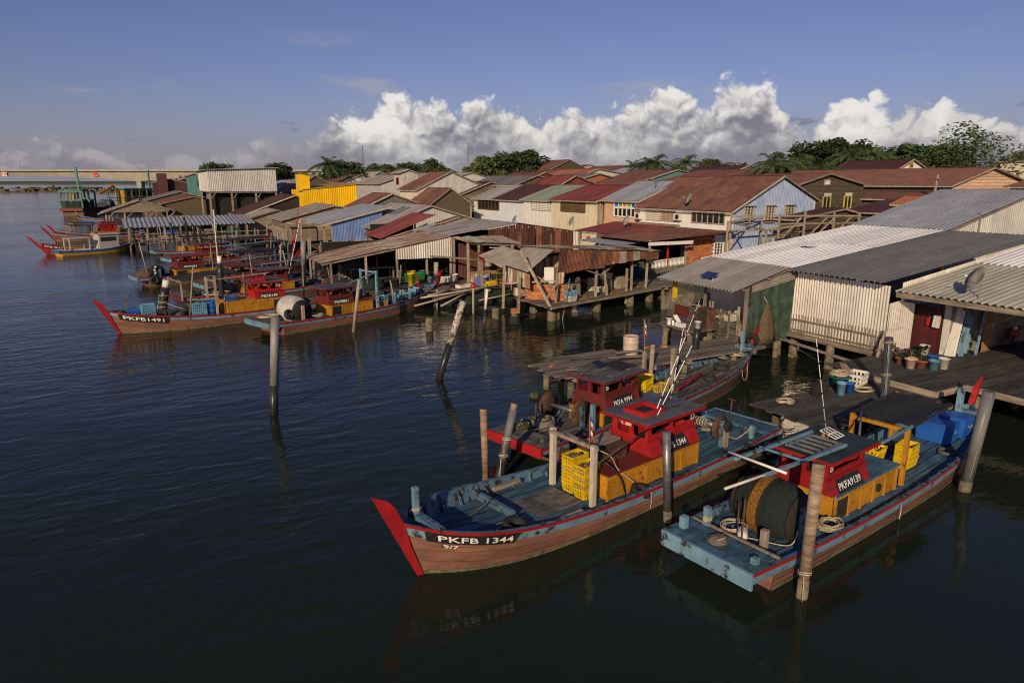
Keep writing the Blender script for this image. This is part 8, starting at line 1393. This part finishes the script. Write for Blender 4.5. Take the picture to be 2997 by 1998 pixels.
for b, x0, x1, z in ((b7, 5.2, 11.5, 2.6), (b6, 7.4, 11.8, 2.9), (b6c, 1.5, 11, 2.5), (b8, 1, 7.6, 2.5)): b.bar((x0, -.6, z), (x1, .4, z + .2), .06, M_STRAKE, 'ridge_pole')
for k in range(26):
    x, y = [(12.0, 58.5), (13.6, 62.3), (14.5, 71.0), (12.8, 78.8), (15.2, 88.0), (17.5, 90.5), (8.8, 95.5), (11.5, 96.5), (14.2, 97.0), (1.5, 96.2), (16.5, 63.5), (10.2, 86.5), (13.9, 95), (15.9, 80), (11.2, 70.5), (9.8, 61.6), (16.2, 57.2), (13.4, 47.1), (15.6, 57), (17.3, 73), (18.8, 64.5), (12.2, 92.8), (3.8, 94.5), (6.2, 95.5), (-4.5, 141), (2.0, 141.5)][k]
    a = rnd(-.5, .5); o = MB().tube([(0, 0, -.6), (a * .5, rnd(-.1, .1), 1.2), (a, 0, rnd(2.4, 4.0))], [.1, .085, .07], 7).build('stake', random.choice([M_WOOD, M_WOOD, M_BIRCH, M_BLACKPIPE, M_PILE]), None, True); o.location = (x, y, 0); tag(o, 'slim stake standing in the shallows among the moored boats', 'stake', 'stakes among the far boats')
# stored things along the far jetties
for k, (x, y, z, m_, lab) in enumerate(((3, 104, 1.1, M_BLUEBOX, 'blue bin under the ribbed grey canopy'), (7.5, 104.5, 1.1, M_WOODX, 'wooden chest under the ribbed grey canopy'), (11, 104, 1.1, M_TEALP, 'teal bin at the landward end of the ribbed canopy'), (-3, 147, 1.1, M_DKRED, 'dark red chest under the open timber shelter'), (1, 147.5, 1.1, M_PALEBLUE, 'pale blue chest under the open timber shelter'), (7, 147, 1.1, M_WPLAST, 'white chest under the red-roofed stall'))): icebox(lab, (x, y, z), rnd(0, .4), 1.6, 1.0, 1.2, m_)
for k, (x, y, lab) in enumerate(((13.0, 53.2, 'dark net hung from the streaked canopy rafters'), (19.8, 52.0, 'net drying behind the silver hanging wall'), (22.6, 42.6, 'net hung beside the leaning shack'))):
    t = thing('hung_net', lab, 'net'); drape(t, (x, y), (x + 2.2, y + .3), 1.3, 2.9, NET_DK, 'mesh', .18, 10); rail(t, (x - .2, y, 2.92), (x + 2.4, y + .3, 2.92), .05, name='pole'); rail(t, (x, y, 1.08), (x, y, 2.9), .06, name='upright'); rail(t, (x + 2.2, y + .3, 1.08), (x + 2.2, y + .3, 2.9), .06, name='upright')
rope_line('black cable strung across the pale blue gable', [(47.2, 45.4, 5.4), (52, 45.2, 5.0), (57.4, 45.3, 5.2)], M_BLACKPIPE, .02, 'cable', 'cable')
rope_line('black mooring line sagging under the tin shed', [(26.2, 21.9, 1.3), (27.0, 20.3, .45), (27.6, 18.9, .6), (27.7, 18.2, 1.0)], M_BLACKPIPE, .02)
rope_line('pale mooring rope from the bow of PKFA9139 to the thick grey pipe', [b3.W(11.0, -1.28, .62), (20.2, 9.9, .4), (19.75, 9.75, .35)], M_ROPE, .014); rope_line('thin mooring rope from PKFB1491 to the fat black pipe', [(.6, 47.4, 1.2), (1.8, 46.9, .75), (3.0, 46.7, .75)], M_ROPE, .018)
rope_line('white rope end hanging over the side of PKFB 1344', [b1.W(6.9, 1.40, .72), b1.W(6.88, 1.46, .45), b1.W(6.92, 1.46, .15)], M_ROPE, .013); rope_line('rope end hanging over the side of PKFA9139', [b3.W(6.2, -1.30, .66), b3.W(6.25, -1.34, .4), b3.W(6.2, -1.35, .1)], M_ROPE, .013)
rope_line('black hoses looping from the engine hood to the deck of PKFB 1344', [b1.W(7.6, .3, 1.45), b1.W(7.9, .6, 1.5), b1.W(7.7, .98, 1.2), b1.W(7.5, 1.05, .7), b1.W(7.6, 1.1, .5)], M_BLACKPIPE, .022, 'hose', 'hose')
flag('small dark blue flag on the crate post of PKFB 1344', b1.W(8.42, .62, 2.08), .75, lean=(.03, .05)); flag('striped flag on the pole of PKFP951', b6.W(7.0, -.4, 3.4), 1.2, lean=(.0, .05))
